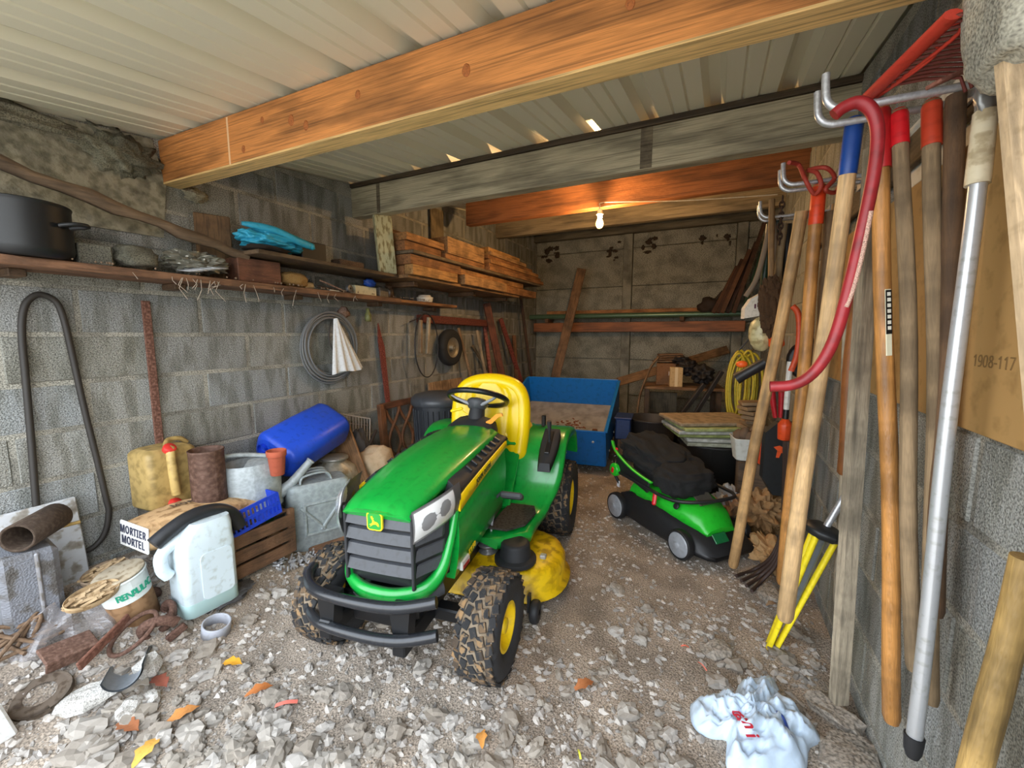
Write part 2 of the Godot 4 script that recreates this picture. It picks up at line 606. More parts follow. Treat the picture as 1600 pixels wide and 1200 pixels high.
func beam(called: String, label: String, y0: float, y1: float, z: float, th: float, c: Color, x0 := -2.52, x1 := 0.52, twist := 0.0, under := Color(0, 0, 0, 0)) -> MeshInstance3D:
	var s := mb()
	box(s, Transform3D(), Vector3(x1 - x0, y1 - y0, th), 0.004)
	var o := one(called, s, mat(c, 0.6, "grain", Vector3(0.22, 13, 13), 0.0, "fine", 0.15, {"detail": "blotch", "dscale": Vector3(0.4, 2.0, 2.0)}), label, "beam", Transform3D(Basis(Vector3.UP, twist), Vector3((x0 + x1) / 2, (y0 + y1) / 2, z - th / 2)))
	if under.a > 0:
		s = mb()
		box(s, at(0, -(y1 - y0) / 2 + 0.003, 0), Vector3(x1 - x0 - 0.004, 0.008, th + 0.001))
		part(o, "sapwood_edge", s, mat(under, 0.6, "grain", Vector3(0.3, 10, 10)), Transform3D(), "pale sapwood on the underside")
		for k in [[-0.55, 0.005, 0.016], [-0.47, -0.03, 0.014], [-0.85, -0.05, 0.012], [-0.2, 0.02, 0.012], [0.25, -0.01, 0.015], [0.75, 0.03, 0.013], [-0.72, 0.04, 0.01]]:
			s = mb()
			lump(s, at(k[0], k[1], th / 2), Vector3(k[2], k[2] * 1.3, 0.0025), 0.15, 1.0, 4, 2)
			part(o, "knot", s, mat(rgb(190, 112, 56), 0.7, "grain", Vector3.ONE * 20))
		s = mb()
		box(s, at(-0.945, 0.0, th / 2 + 0.0005), Vector3(0.01, y1 - y0 - 0.012, 0.0015))
		part(o, "chalk_line", s, mat(rgb(236, 196, 150), 0.9))
	return o

func beams() -> void:
	beam("roof_beam", "orange-brown planed timber beam with a row of knots and a pale underside", 1.998, 2.203, -1.2, 0.075, rgb(236, 156, 84), -2.52, 0.52, 0.02, rgb(236, 196, 130))
	var gb := beam("roof_beam", "weathered grey timber beam under the roof, joined end to end", 2.129, 2.335, -2.37, 0.08, rgb(208, 196, 164))
	for k in [[-1.22, 0.03], [0.62, 0.06]]:
		var sj := mb()
		box(sj, at(k[0], 0.0, 0.0405), Vector3(k[1], 0.2, 0.003))
		part(gb, "stained_joint", sj, wood(rgb(140, 126, 102), 0))
	beam("roof_plank", "dark thin plank lying between the weathered grey beam and the roof", 2.337, 2.366, -2.36, 0.1, rgb(92, 76, 56))
	beam("roof_beam", "reddish-brown timber beam that carries the light bulb", 2.297, 2.5, -3.5, 0.08, rgb(182, 112, 62), -2.2)
	beam("roof_beam", "pale grey timber beam close to the back wall, dotted with nail holes", 2.43, 2.65, -4.62, 0.08, rgb(170, 150, 116))
	beam("roof_beam", "grey wall-top timber lying along the back wall boards", 2.6, 2.78, -5.8, 0.09, rgb(120, 112, 92))
	# lamp
	var b := on_z(937, 346, -3.46)
	var t := thing("light_bulb", "bare glowing light bulb in a white holder under the reddish-brown beam", "light bulb", at(b.x, b.y, b.z))
	var s := mb()
	lathe(s, [Vector2(0, -0.055), Vector2(0.018, -0.05), Vector2(0.029, -0.03), Vector2(0.03, -0.012), Vector2(0.022, 0.012), Vector2(0.013, 0.03)], 20)
	var gl := StandardMaterial3D.new()
	gl.albedo_color = Color(1, 0.95, 0.85)
	gl.emission_enabled = true
	gl.emission = Color(1.0, 0.78, 0.42)
	gl.emission_energy_multiplier = 5.0
	part(t, "glass_bulb", s, gl)
	s = mb()
	lathe(s, edged([Vector2(0, 0.028), Vector2(0.019, 0.028), Vector2(0.021, 0.05), Vector2(0.028, 0.052), Vector2(0.028, 0.06), Vector2(0.02, 0.062), Vector2(0.018, 0.095), Vector2(0, 0.097)]), 20)
	part(t, "socket", s, plastic(rgb(230, 226, 214)))
	var la := OmniLight3D.new()
	la.light_color = Color(1.0, 0.8, 0.55)
	la.light_energy = 0.2
	la.light_size = 0.025
	la.omni_range = 12.0
	la.omni_attenuation = 2.0
	la.shadow_enabled = true
	la.position = Vector3(0, -0.02, 0)
	t.add_child(la)
	s = mb()
	var p0 := Vector3(0, 0.09, 0)
	var e := on_z(1215, 304, -3.46) - b
	tube(s, smooth_path([p0, p0 + Vector3(0.0, 0.03, 0.0), p0 + Vector3(0.06, 0.05, 0.005), p0.lerp(e, 0.5) + Vector3(0, 0.015, 0), e], 6), 0.004, 6)
	part(t, "cable", s, plastic(rgb(200, 190, 170)))

func tyre_wheel(parent: Node3D, x: float, y: float, z: float, r: float, w: float, side: float, steer: float, rim_r: float, lugs: int) -> void:
	var xf := Transform3D(Basis(Vector3.UP, steer) * Basis(Vector3(0, 0, 1), -PI / 2 * side), Vector3(x, y, z))
	var s := mb()
	# axis of the lathe is y; outer side is +y
	var h := w / 2
	var ri := rim_r
	lathe(s, [Vector2(ri, -h * 0.8), Vector2(ri + 0.03, -h * 0.98), Vector2(r - 0.035, -h), Vector2(r - 0.012, -h * 0.8), Vector2(r - 0.006, -h * 0.4), Vector2(r - 0.004, 0), Vector2(r - 0.006, h * 0.4), Vector2(r - 0.012, h * 0.8), Vector2(r - 0.03, h), Vector2(ri + 0.03, h * 0.98), Vector2(ri, h * 0.8), Vector2(ri - 0.006, h * 0.5)], 40)
	var rub := mat(rgb(46, 46, 48), 0.85, "scuff", Vector3.ONE * 5.0, 0.0, "fine", 0.3)
	var muddy := mat(Color(1, 1, 1), 0.95, "mud", Vector3.ONE * 2.2, 0.0, "fine", 0.4)
	var t := part(parent, "tyre", s, rub, xf)
	s = mb()
	for row in [-0.78, -0.39, 0.0, 0.39, 0.78]:
		for k in lugs:
			var a: float = TAU * (k + (0.5 if absf(row) > 0.3 and absf(row) < 0.5 else 0.0)) / lugs
			var rr: float = r - (0.012 if absf(row) > 0.7 else 0.006)
			var bx := Transform3D(Basis(Vector3.UP, a), Vector3(sin(a) * rr, row * h, cos(a) * rr))
			bx.basis = bx.basis * Basis(Vector3(0, 0, 1), 0.3 * signf(row) if row != 0.0 else 0.4)
			box(s, bx, Vector3(TAU * r / lugs * 0.74, w * 0.165, 0.013), 0.002)
	part(t, "tread", s, muddy)
	s = mb()
	lathe(s, [Vector2(r - 0.014, -h * 0.86), Vector2(r - 0.005, -h * 0.4), Vector2(r - 0.0035, 0), Vector2(r - 0.005, h * 0.4), Vector2(r - 0.014, h * 0.86)], 40)
	part(t, "dusty_grooves", s, mat(rgb(126, 113, 96), 1.0, "grime", Vector3.ONE * 3.0), Transform3D(), "pale dried dust between the tread blocks")
	s = mb()
	lathe(s, edged([Vector2(ri + 0.004, h * 0.84), Vector2(ri - 0.008, h * 0.86), Vector2(ri - 0.018, h * 0.5), Vector2(ri * 0.55, h * 0.2), Vector2(ri * 0.4, h * 0.35), Vector2(0.03, h * 0.4), Vector2(0.028, h * 0.75), Vector2(0, h * 0.78)]), 28)
	part(parent, "wheel_rim", s, plastic(rgb(244, 206, 20), 0.4), xf, "yellow wheel rim")

func tractor() -> void:
	var t := thing("garden_tractor", "green and yellow ride-on garden tractor with a black front bumper", "tractor", Transform3D(Basis(Vector3.UP, deg_to_rad(9)), Vector3(-1.066, 0, -1.212)))
	var green := mat(rgb(14, 158, 58), 0.3, "scuff", Vector3.ONE * 2.4, 0.0, "", 0.5, {"coat": 0.5})
	var yellow := mat(rgb(252, 214, 8), 0.35, "scuff", Vector3.ONE * 2.0)
	var dark := plastic(rgb(38, 39, 42), 0.6)
	var grey := plastic(rgb(66, 68, 72), 0.55)
	var black := mat(rgb(24, 25, 27), 0.35)
	var s := mb()
	# --- bonnet ---
	var zz := [-0.68, -0.55, -0.4, -0.25, -0.1, 0.02, 0.09, 0.135, 0.16, 0.178]
	var yt := [0.778, 0.775, 0.768, 0.755, 0.736, 0.714, 0.7, 0.689, 0.68, 0.668]
	var hw := [0.165, 0.172, 0.174, 0.172, 0.165, 0.156, 0.149, 0.143, 0.139, 0.137]
	var rings := []
	for i in zz.size():
		var ring := []
		for k in 17:
			var a := lerpf(-1, 1, k / 16.0)
			var crown: float = 0.022 * (1 - a * a) + 0.012 * (1.0 - smoothstep(0.75, 1.0, absf(a))) - 0.004 * exp(-pow((absf(a) - 0.62) / 0.05, 2))
			ring.append(Vector3(a * hw[i], yt[i] - 0.03 + crown, zz[i] + 0.022 * (1 - a * a) * smoothstep(-0.1, 0.15, zz[i])))
		for k in 5:
			ring.append(Vector3(hw[i] * 0.96 * lerpf(1, -1, k / 4.0), yt[i] - lerpf(0.06, 0.042, smoothstep(0.05, 0.16, zz[i])), zz[i] - 0.012))
		rings.append(ring)
	loft(s, rings)
	part(t, "bonnet", s, green)
	# body inside
	s = mb()
	box(s, at(0, 0.5, -0.29), Vector3(0.27, 0.36, 0.78), 0.03)
	part(t, "engine_housing", s, black)
	# --- side panels and the green band round the grille ---
	for sd in [1.0, -1.0]:
		s = mb()
		var R := []
		for i in 9:
			var f := i / 8.0
			var z := lerpf(-0.02, -0.62, f)
			var lo := lerpf(0.325, 0.37, f)
			var hi := lerpf(0.6, 0.69, f)
			var ring := []
			for k in 7:
				var g := k / 6.0
				ring.append(Vector3(sd * (0.2 + 0.022 * sin(g * PI * 0.8) + 0.006 * (1 - f)), lerpf(lo, hi, g), z))
			for k in 2:
				ring.append(Vector3(sd * 0.17, hi if k == 0 else lo, z))
			R.append(ring)
		loft(s, R)
		part(t, "side_panel", s, green)
		# yellow stripe
		s = mb()
		R = []
		for i in 9:
			var f := i / 8.0
			var z := lerpf(-0.035, -0.62, f)
			var yy := lerpf(0.595, 0.698, pow(f, 0.9))
			R.append([Vector3(sd * 0.228, yy, z), Vector3(sd * 0.226, yy + lerpf(0.056, 0.028, f), z), Vector3(sd * 0.2, yy + lerpf(0.056, 0.028, f), z), Vector3(sd * 0.2, yy, z)])
		loft(s, R)
		var st := part(t, "stripe", s, yellow, Transform3D(), "yellow side stripe with the maker's name")
		var tilt := atan2(0.09, 0.585)
		var bx := Basis(Vector3.UP, PI / 2 * sd) * Basis(Vector3(0, 0, 1), tilt * sd)
		lettering(st, "JOHN DEERE", 0.022, black, Transform3D(bx, Vector3(sd * 0.2282, 0.667, -0.29)))
		# black vent strip between bonnet and stripe
		s = mb()
		R = []
		for i in 9:
			var f := i / 8.0
			var z := lerpf(-0.06, -0.66, f)
			var w := lerpf(0.166, 0.165, f)
			var yy := lerpf(0.654, 0.727, pow(f, 0.9))
			R.append([Vector3(sd * w, lerpf(0.705, 0.752, f), z), Vector3(sd * 0.212, yy + 0.012, z), Vector3(sd * 0.221, yy, z), Vector3(sd * 0.15, yy, z)])
		loft(s, R)
		var vp := part(t, "vent_panel", s, dark)
		for k in 7:
			s = mb()
			var f := 0.25 + k * 0.1
			var z := lerpf(-0.06, -0.66, f)
			box(s, eul(12, 0, -sd * lerpf(42, 28, f), Vector3(sd * 0.19, lerpf(0.692, 0.752, f), z)), Vector3(0.036, 0.014, 0.012), 0.003)
			part(vp, "vent_slat", s, black)
		# headlamp
		s = mb()
		var lamp := func(u: float, v: float, lift: float) -> Vector3:
			var a := Vector3(sd * 0.14, lerpf(0.552, 0.668, v), 0.174)
			var b := Vector3(sd * 0.218, lerpf(0.596, 0.708, v), -0.05)
			var p := a.lerp(b, u)
			var nrm := Vector3(sd * 0.8, 0.35, 0.55).normalized()
			return p + nrm * (0.035 * sin(u * PI) * (0.6 + 0.4 * sin(v * PI)) + 0.012 * sin(v * PI) + lift)
		grid(s, func(u, v): return lamp.call(u, v, 0.0), 14, 8)
		var hl := part(t, "headlamp", s, plastic(rgb(86, 84, 84), 0.4))
		s = mb()
		grid(s, func(u, v): return lamp.call(0.03 + 0.76 * u, 0.05 + 0.86 * v, 0.002 - 0.006 * exp(-(pow((u - 0.3) / 0.16, 2.0) + pow((v - 0.45) / 0.3, 2.0))) - 0.006 * exp(-(pow((u - 0.72) / 0.16, 2.0) + pow((v - 0.55) / 0.3, 2.0)))), 26, 16)
		part(hl, "reflector", s, mat(rgb(244, 244, 242), 0.25, "", Vector3.ONE, 0.3), Transform3D(), "bright silvered lamp reflector")
		s = mb()
		grid(s, func(u, v): return lamp.call(0.0 + 0.78 * u, 0.0 + 0.96 * v, 0.01), 14, 8)
		part(hl, "lens", s, clear_film(0.12))
	# band: a U round the grille
	s = mb()
	var bp := smooth_path([Vector3(-0.212, 0.6, -0.03), Vector3(-0.212, 0.5, 0.02), Vector3(-0.2, 0.41, 0.075), Vector3(-0.16, 0.368, 0.135), Vector3(-0.08, 0.354, 0.178), Vector3(0, 0.35, 0.19), Vector3(0.08, 0.35, 0.178), Vector3(0.16, 0.362, 0.135), Vector3(0.2, 0.405, 0.075), Vector3(0.212, 0.5, 0.02), Vector3(0.212, 0.6, -0.03)], 5)
	var R2 := []
	for i in bp.size():
		var d: Vector3 = (bp[mini(i + 1, bp.size() - 1)] - bp[maxi(i - 1, 0)]).normalized()
		var nn := Vector3(bp[i].x * 0.9, 0.0, 0.09).normalized()
		var w: Vector3 = d.cross(nn).normalized() * lerpf(0.014, 0.026, clampf(1.0 - (bp[i].y - 0.35) / 0.12, 0, 1))
		R2.append([bp[i] + w + nn * 0.006, bp[i] + w * 0.2 + nn * 0.012, bp[i] - w + nn * 0.004, bp[i] - w - nn * 0.02, bp[i] + w - nn * 0.02])
	loft(s, R2)
	part(t, "front_band", s, green)
	s = mb()
	tube(s, smooth_path([Vector3(-0.19, 0.335, 0.05), Vector3(-0.1, 0.322, 0.15), Vector3(0, 0.318, 0.17), Vector3(0.1, 0.32, 0.15), Vector3(0.19, 0.33, 0.05)], 5), 0.02, 8, false, 1.4)
	part(t, "lower_trim", s, grey)
	# --- grille ---
	s = mb()
	var gp := func(x: float) -> float: return 0.172 - 2.2 * pow(maxf(absf(x) - 0.137, 0.0), 1.0) * 0.8 - 0.25 * x * x
	grid(s, func(u, v): return Vector3(lerpf(-0.205, 0.205, u), lerpf(0.375, 0.66, v), gp.call(lerpf(-0.205, 0.205, u)) - 0.022), 16, 2)
	var gr := part(t, "grille", s, black)
	for row in 4:
		var y := 0.616 - row * 0.058
		for seg in [[-0.134, 0.132], [0.142, 0.196], [-0.196, -0.142]]:
			if row == 0 and seg[0] != -0.134:
				continue
			s = mb()
			R2 = []
			for i in 7:
				var x: float = lerpf(seg[0], seg[1], i / 6.0)
				var z: float = gp.call(x)
				R2.append([Vector3(x, y + 0.019, z - 0.022), Vector3(x, y + 0.016, z - 0.01), Vector3(x, y - 0.02, z + 0.002), Vector3(x, y - 0.024, z - 0.004), Vector3(x, y - 0.02, z - 0.022)])
			loft(s, R2, true, true, -1)
			part(gr, "grille_slat", s, grey)
	for x in [-0.138, 0.137]:
		s = mb()
		box(s, at(x, 0.518, gp.call(x) - 0.004), Vector3(0.011, 0.28, 0.018), 0.003)
		part(gr, "grille_bar", s, dark)
	# --- emblem ---
	s = mb()
	prism(s, rrect(0.062, 0.066, 0.012), 0.008, Transform3D())
	var em := part(t, "emblem", s, plastic(rgb(244, 216, 30), 0.35, ""), Transform3D(Basis(), Vector3(0.0, 0.622, 0.176)), "green badge with a yellow leaping deer")
	s = mb()
	prism(s, rrect(0.053, 0.057, 0.009), 0.002)
	part(em, "badge_field", s, plastic(rgb(30, 140, 50), 0.35, ""), at(0, 0, 0.0075))
	s = mb()
	prism(s, [Vector2(-0.02, -0.012), Vector2(-0.008, -0.006), Vector2(-0.006, 0.004), Vector2(-0.012, 0.014), Vector2(-0.013, 0.02), Vector2(-0.009, 0.016), Vector2(-0.007, 0.021), Vector2(-0.004, 0.014), Vector2(-0.001, 0.012), Vector2(-0.003, 0.008), Vector2(0.002, 0.001), Vector2(0.012, -0.001), Vector2(0.018, -0.006), Vector2(0.021, -0.016), Vector2(0.017, -0.01), Vector2(0.013, -0.008), Vector2(0.018, -0.018), Vector2(0.008, -0.009), Vector2(-0.004, -0.011), Vector2(-0.014, -0.018), Vector2(-0.018, -0.019), Vector2(-0.01, -0.012)], 0.0015)
	part(em, "deer", s, plastic(rgb(244, 216, 30), 0.35, ""), at(0, 0, 0.0092))
	# model number and a warning sticker low on the side
	lettering(t, "X110", 0.024, yellow, Transform3D(Basis(Vector3.UP, PI / 2) * Basis(Vector3(0, 0, 1), 0.1), Vector3(0.2225, 0.385, -0.16)), "model_number")
	s = mb()
	box(s, at(0.214, 0.352, -0.1), Vector3(0.014, 0.036, 0.075), 0.002)
	var stk := part(t, "sticker", s, plastic(rgb(226, 222, 216), 0.5, ""), Transform3D(), "white warning sticker with a red block")
	s = mb()
	box(s, at(0.2205, 0.345, -0.1), Vector3(0.003, 0.016, 0.06))
	part(stk, "red_block", s, plastic(rgb(190, 50, 50), 0.5, ""))
	# --- bumper: two curved bars on brackets ---
	var bumper := mat(rgb(36, 38, 42), 0.25, "scuff", Vector3.ONE * 4.0)
	for q in [[0.355, 0.0, -0.01], [0.235, 0.0, -0.005]]:
		s = mb()
		tube(s, smooth_path([Vector3(-0.35, q[0] - 0.005, 0.1), Vector3(-0.325, q[0] - 0.012, 0.16), Vector3(-0.22, q[0] - 0.006, 0.23), Vector3(-0.04, q[0] + 0.002, 0.255), Vector3(0.12, q[0] + 0.012, 0.25), Vector3(0.25, q[0] + 0.035, 0.215)], 6), 0.02, 12)
		part(t, "bumper_bar", s, bumper)
	for x in [-0.2, 0.1]:
		s = mb()
		prism(s, [Vector2(-0.0, 0.16), Vector2(0.04, 0.16), Vector2(0.06, 0.33), Vector2(-0.02, 0.33)], 0.05, Transform3D(Basis(), Vector3(x, 0.02, 0.185)))
		box(s, at(x + 0.02, 0.22, 0.1), Vector3(0.05, 0.07, 0.3), 0.005)
		part(t, "bumper_bracket", s, black)
	# --- frame, axles, wheels ---
	s = mb()
	box(s, at(0, 0.26, -0.5), Vector3(0.28, 0.12, 1.3), 0.01)
	box(s, at(0, 0.3, -1.15), Vector3(0.34, 0.2, 0.3), 0.02)
	part(t, "frame", s, black)
	s = mb()
	box(s, at(0, 0.2, 0.0), Vector3(0.56, 0.05, 0.06), 0.006)
	tube(s, [Vector3(-0.27, 0.19, -0.05), Vector3(0.27, 0.19, -0.05)], 0.012)
	part(t, "front_axle", s, black)
	tyre_wheel(t, 0.365, 0.19, 0.0, 0.193, 0.155, 1.0, -0.03, 0.085, 28)
	tyre_wheel(t, -0.315, 0.19, 0.0, 0.193, 0.155, -1.0, -0.03, 0.085, 28)
	tyre_wheel(t, 0.39, 0.232, -1.2, 0.236, 0.2, 1.0, 0.0, 0.11, 32)
	tyre_wheel(t, -0.39, 0.232, -1.2, 0.236, 0.2, -1.0, 0.0, 0.11, 32)
	# --- mower deck ---
	var dk := mat(rgb(240, 200, 16), 0.42, "grime", Vector3.ONE * 1.8)
	s = mb()
	var outline := []
	for k in 40:
		var a := TAU * k / 40.0
		var ca := cos(a)
		var sa := sin(a)
		var px := signf(ca) * pow(absf(ca), 0.55) * 0.54
		var pz := signf(sa) * pow(absf(sa), 0.8) * (0.27 if absf(ca) > 0.5 else 0.255)
		outline.append(Vector2(px, pz))
	R2 = []
	for q in [[1.04, 0.055], [1.05, 0.062], [1.0, 0.07], [1.0, 0.15], [0.97, 0.178], [0.9, 0.19], [0.74, 0.192], [0.66, 0.205], [0.3, 0.21], [0.02, 0.21]]:
		var ring := []
		for p in outline:
			ring.append(Vector3(p.x * q[0], q[1], -0.57 + p.y * q[0]))
		R2.append(ring)
	loft(s, R2, true, false)
	var deck := part(t, "mower_deck", s, dk, Transform3D(), "yellow mower deck with grass stains")
	for x in [0.33, -0.33]:
		s = mb()
		lathe(s, edged([Vector2(0.1, 0.2), Vector2(0.1, 0.22), Vector2(0.075, 0.225), Vector2(0.068, 0.286), Vector2(0.055, 0.296), Vector2(0.0, 0.296)]), 24, at(x, 0, -0.43))
		part(deck, "spindle_cover", s, dark)
	s = mb()
	lathe(s, edged([Vector2(0.045, 0.205), Vector2(0.05, 0.212), Vector2(0.03, 0.222), Vector2(0.03, 0.235), Vector2(0.05, 0.24), Vector2(0.05, 0.25), Vector2(0.028, 0.258), Vector2(0.028, 0.27), Vector2(0.0, 0.275)]), 20, at(0.18, 0, -0.46))
	part(deck, "pulley", s, steel(Color(0.6, 0.6, 0.6)))
	s = mb()
	tube(s, [Vector3(0.19, 0.26, -0.46), Vector3(0.21, 0.5, -0.5)], 0.006)
	part(deck, "lift_rod", s, steel())
	s = mb()
	box(s, at(0.45, 0.2, -0.5), Vector3(0.03, 0.02, 0.03), 0.004)
	part(deck, "bolt", s, steel())
	s = mb()
	box(s, at(0.2, 0.215, -0.62), Vector3(0.16, 0.03, 0.14), 0.008)
	part(deck, "bracket", s, dark)
	for x in [0.46, -0.46]:
		s = mb()
		lathe(s, edged([Vector2(0.012, -0.02), Vector2(0.04, -0.02), Vector2(0.05, -0.012), Vector2(0.05, 0.012), Vector2(0.04, 0.02), Vector2(0.012, 0.02)], 0.004), 20, Transform3D(Basis(Vector3(0, 0, 1), PI / 2), Vector3(x, 0.05, -0.3)))
		box(s, at(x - 0.03 * signf(x), 0.08, -0.31), Vector3(0.012, 0.08, 0.03))
		part(deck, "gauge_wheel", s, dark)
	# --- running boards and fenders: one pressed shell each side ---
	for sd in [1.0, -1.0]:
		s = mb()
		var prof := smooth_path([Vector3(0, 0.305, -0.4), Vector3(0, 0.313, -0.6), Vector3(0, 0.325, -0.76), Vector3(0, 0.41, -0.87), Vector3(0, 0.56, -0.94), Vector3(0, 0.655, -1.05), Vector3(0, 0.68, -1.2), Vector3(0, 0.64, -1.4), Vector3(0, 0.5, -1.48)], 5)
		R2 = []
		for i in prof.size():
			var f := float(i) / (prof.size() - 1)
			var o: float = lerpf(0.385, 0.47, smoothstep(0.15, 0.5, f))
			if i < 3:
				o = lerpf(0.25, 0.36, i / 3.0)
			var p: Vector3 = prof[i]
			var nrm := Vector3(0, 1, 0.0) if f < 0.3 else Vector3(0, 0.75, 0.65) if f < 0.6 else Vector3(0, 1, 0)
			R2.append([p + Vector3(sd * 0.13, 0, 0), p + Vector3(sd * 0.2, 0, 0), p + Vector3(sd * (o - 0.03), 0, 0), p + Vector3(sd * (o - 0.008), 0, 0) - nrm * 0.006, p + Vector3(sd * o, 0, 0) - nrm * 0.025, p + Vector3(sd * (o - 0.002), 0, 0) - nrm * 0.05, p + Vector3(sd * (o - 0.012), 0, 0) - nrm * 0.05, p + Vector3(sd * 0.13, 0, 0) - nrm * 0.014])
		loft(s, R2)
		part(t, "fender", s, green)
		s = mb()
		prism(s, [Vector2(0.18, -0.45), Vector2(0.28, -0.45), Vector2(0.35, -0.53), Vector2(0.368, -0.68), Vector2(0.34, -0.76), Vector2(0.2, -0.76)], 0.01, Transform3D(Basis(Vector3(sd, 0, 0), Vector3(0, 0, 1), Vector3(0, -1, 0)), Vector3(0, 0.336, 0)))
		part(t, "foot_mat", s, mat(rgb(62, 56, 50), 0.9, "grime", Vector3.ONE * 6.0))
	s = mb()
	box(s, at(0, 0.63, -1.16), Vector3(0.42, 0.06, 0.5), 0.03)
	box(s, eul(52, 0, 0, Vector3(0, 0.46, -0.83)), Vector3(0.42, 0.02, 0.36), 0.008)
	part(t, "rear_body", s, green)
	# pedals
	s = mb()
	box(s, eul(-30, 0, 0, Vector3(0.3, 0.5, -0.47)), Vector3(0.11, 0.03, 0.055), 0.008)
	tube(s, [Vector3(0.24, 0.5, -0.48), Vector3(0.18, 0.44, -0.5)], 0.008)
	part(t, "pedal", s, grey)
	# console with the lift lever
	s = mb()
	R2 = []
	for i in 9:
		var f := i / 8.0
		var p := Vector3(0.385, lerpf(0.555, 0.70, f) - 0.03 * sin(f * PI) * 0.0, lerpf(-0.8, -1.02, f))
		var w: float = 0.035 + 0.02 * sin(clampf(f * 1.3, 0, 1) * PI / 2)
		R2.append([p + Vector3(-w, -0.03, 0.02), p + Vector3(-w * 0.8, 0.012, 0), p + Vector3(w * 0.8, 0.012, 0), p + Vector3(w, -0.03, 0.02)])
	loft(s, R2)
	var cons := part(t, "lever_console", s, dark)
	s = mb()
	box(s, eul(33, 0, 0, Vector3(0.385, 0.655, -0.925)), Vector3(0.03, 0.01, 0.17), 0.003)
	part(cons, "slot", s, black)
	s = mb()
	tube(s, [Vector3(0.385, 0.63, -0.93), Vector3(0.39, 0.74, -0.9)], 0.007)
	tube(s, [Vector3(0.39, 0.735, -0.9), Vector3(0.39, 0.785, -0.89)], [0.011, 0.013], 10)
	part(cons, "lift_lever", s, dark)
	s = mb()
	box(s, at(0.29, 0.72, -1.2), Vector3(0.025, 0.07, 0.03), 0.004)
	part(t, "seat_bracket", s, black)
	# --- dashboard, column, steering wheel ---
	s = mb()
	R2 = []
	for q in [[-0.655, 0.155, 0.772], [-0.7, 0.15, 0.8], [-0.76, 0.13, 0.82], [-0.82, 0.1, 0.8], [-0.86, 0.09, 0.7], [-0.86, 0.1, 0.4]]:
		var ring := []
		for k in 9:
			var a := PI * k / 8.0
			ring.append(Vector3(-cos(a) * q[1], q[2] - 0.07 + 0.07 * pow(sin(a), 0.6), q[0]))
		ring.append(Vector3(q[1], 0.38, q[0] + 0.01))
		ring.append(Vector3(-q[1], 0.38, q[0] + 0.01))
		R2.append(ring)
	loft(s, R2)
	var dash := part(t, "dashboard", s, dark)
	s = mb()
	tube(s, [Vector3(0, 0.78, -0.76), Vector3(0, 0.86, -0.79)], [0.05, 0.042], 14)
	part(dash, "steering_column", s, dark)
	s = mb()
	box(s, eul(0, 10, 14, Vector3(-0.115, 0.845, -0.76)), Vector3(0.075, 0.018, 0.014), 0.006)
	tube(s, [Vector3(-0.08, 0.84, -0.76), Vector3(-0.05, 0.82, -0.76)], 0.005)
	part(dash, "choke_lever", s, yellow)
	s = mb()
	prism(s, [Vector2(0, 0), Vector2(0.03, 0.012), Vector2(0.07, 0.05), Vector2(0.09, 0.055), Vector2(0.085, 0.07), Vector2(0.055, 0.065), Vector2(0.015, 0.03), Vector2(-0.005, 0.02)], 0.014, at(0.085, 0.78, -0.72))
	part(dash, "throttle_lever", s, plastic(rgb(240, 150, 20), 0.4))
	var sw := Transform3D(Basis(Vector3.RIGHT, deg_to_rad(-24)), Vector3(0.0, 0.91, -0.8))
	s = mb()
	var ring2 := []
	for k in 32:
		ring2.append(sw * Vector3(cos(TAU * k / 32) * 0.165, 0, sin(TAU * k / 32) * 0.165))
	tube(s, ring2, 0.015, 10, true)
	var wheel := part(t, "steering_wheel", s, black)
	s = mb()
	lathe(s, edged([Vector2(0.0, -0.07), Vector2(0.045, -0.065), Vector2(0.062, -0.03), Vector2(0.055, -0.008), Vector2(0, -0.003)], 0.008), 20, sw)
	part(wheel, "hub", s, grey)
	for a in [0.5, PI - 0.5, -PI / 2]:
		s = mb()
		tube(s, [sw * Vector3(cos(a) * 0.04, -0.04, sin(a) * 0.04), sw * Vector3(cos(a) * 0.12, -0.018, sin(a) * 0.12), sw * Vector3(cos(a) * 0.163, 0.0, sin(a) * 0.163)], [0.022, 0.016, 0.012], 8, false, 0.5)
		part(wheel, "spoke", s, plastic(rgb(150, 152, 158), 0.4))
	# --- seat: moulded shell with rolled rim ---
	var sx := Transform3D(Basis(Vector3.RIGHT, deg_to_rad(-8)), Vector3(0.005, 0.575, -0.955))
	var rim := []
	for p in [Vector3(-0.19, 0.0, 0), Vector3(-0.205, 0.15, 0), Vector3(-0.2, 0.29, 0), Vector3(-0.165, 0.37, 0), Vector3(-0.09, 0.405, 0), Vector3(0, 0.415, 0), Vector3(0.09, 0.405, 0), Vector3(0.165, 0.37, 0), Vector3(0.2, 0.29, 0), Vector3(0.205, 0.15, 0), Vector3(0.19, 0.0, 0)]:
		rim.append(sx * p)
	s = mb()
	tube(s, smooth_path(rim, 4), 0.047, 12)
	var ry := rim
	for p in [rim[0], rim[10]]:
		lump(s, Transform3D(Basis(), p), Vector3(0.047, 0.05, 0.047), 0.0, 1.0, 1, 3)
	grid(s, func(u, v):
		var hx: float = 0.2 if v < 0.75 else 0.2 * sqrt(maxf(0.0, 1.0 - pow((v - 0.75) / 0.27, 2.0)))
		var x := lerpf(-hx, hx, u)
		return sx * Vector3(x, lerpf(-0.03, 0.41, v), 0.042 + 0.012 * sin(u * PI) * sin(v * PI) - 0.014 * exp(-pow((absf(u - 0.5) - 0.3) / 0.04, 2.0))), 28, 12)
	grid(s, func(u, v): return sx * Vector3(lerpf(-0.19, 0.19, u), lerpf(-0.03, 0.36, v), -0.03), 6, 6)
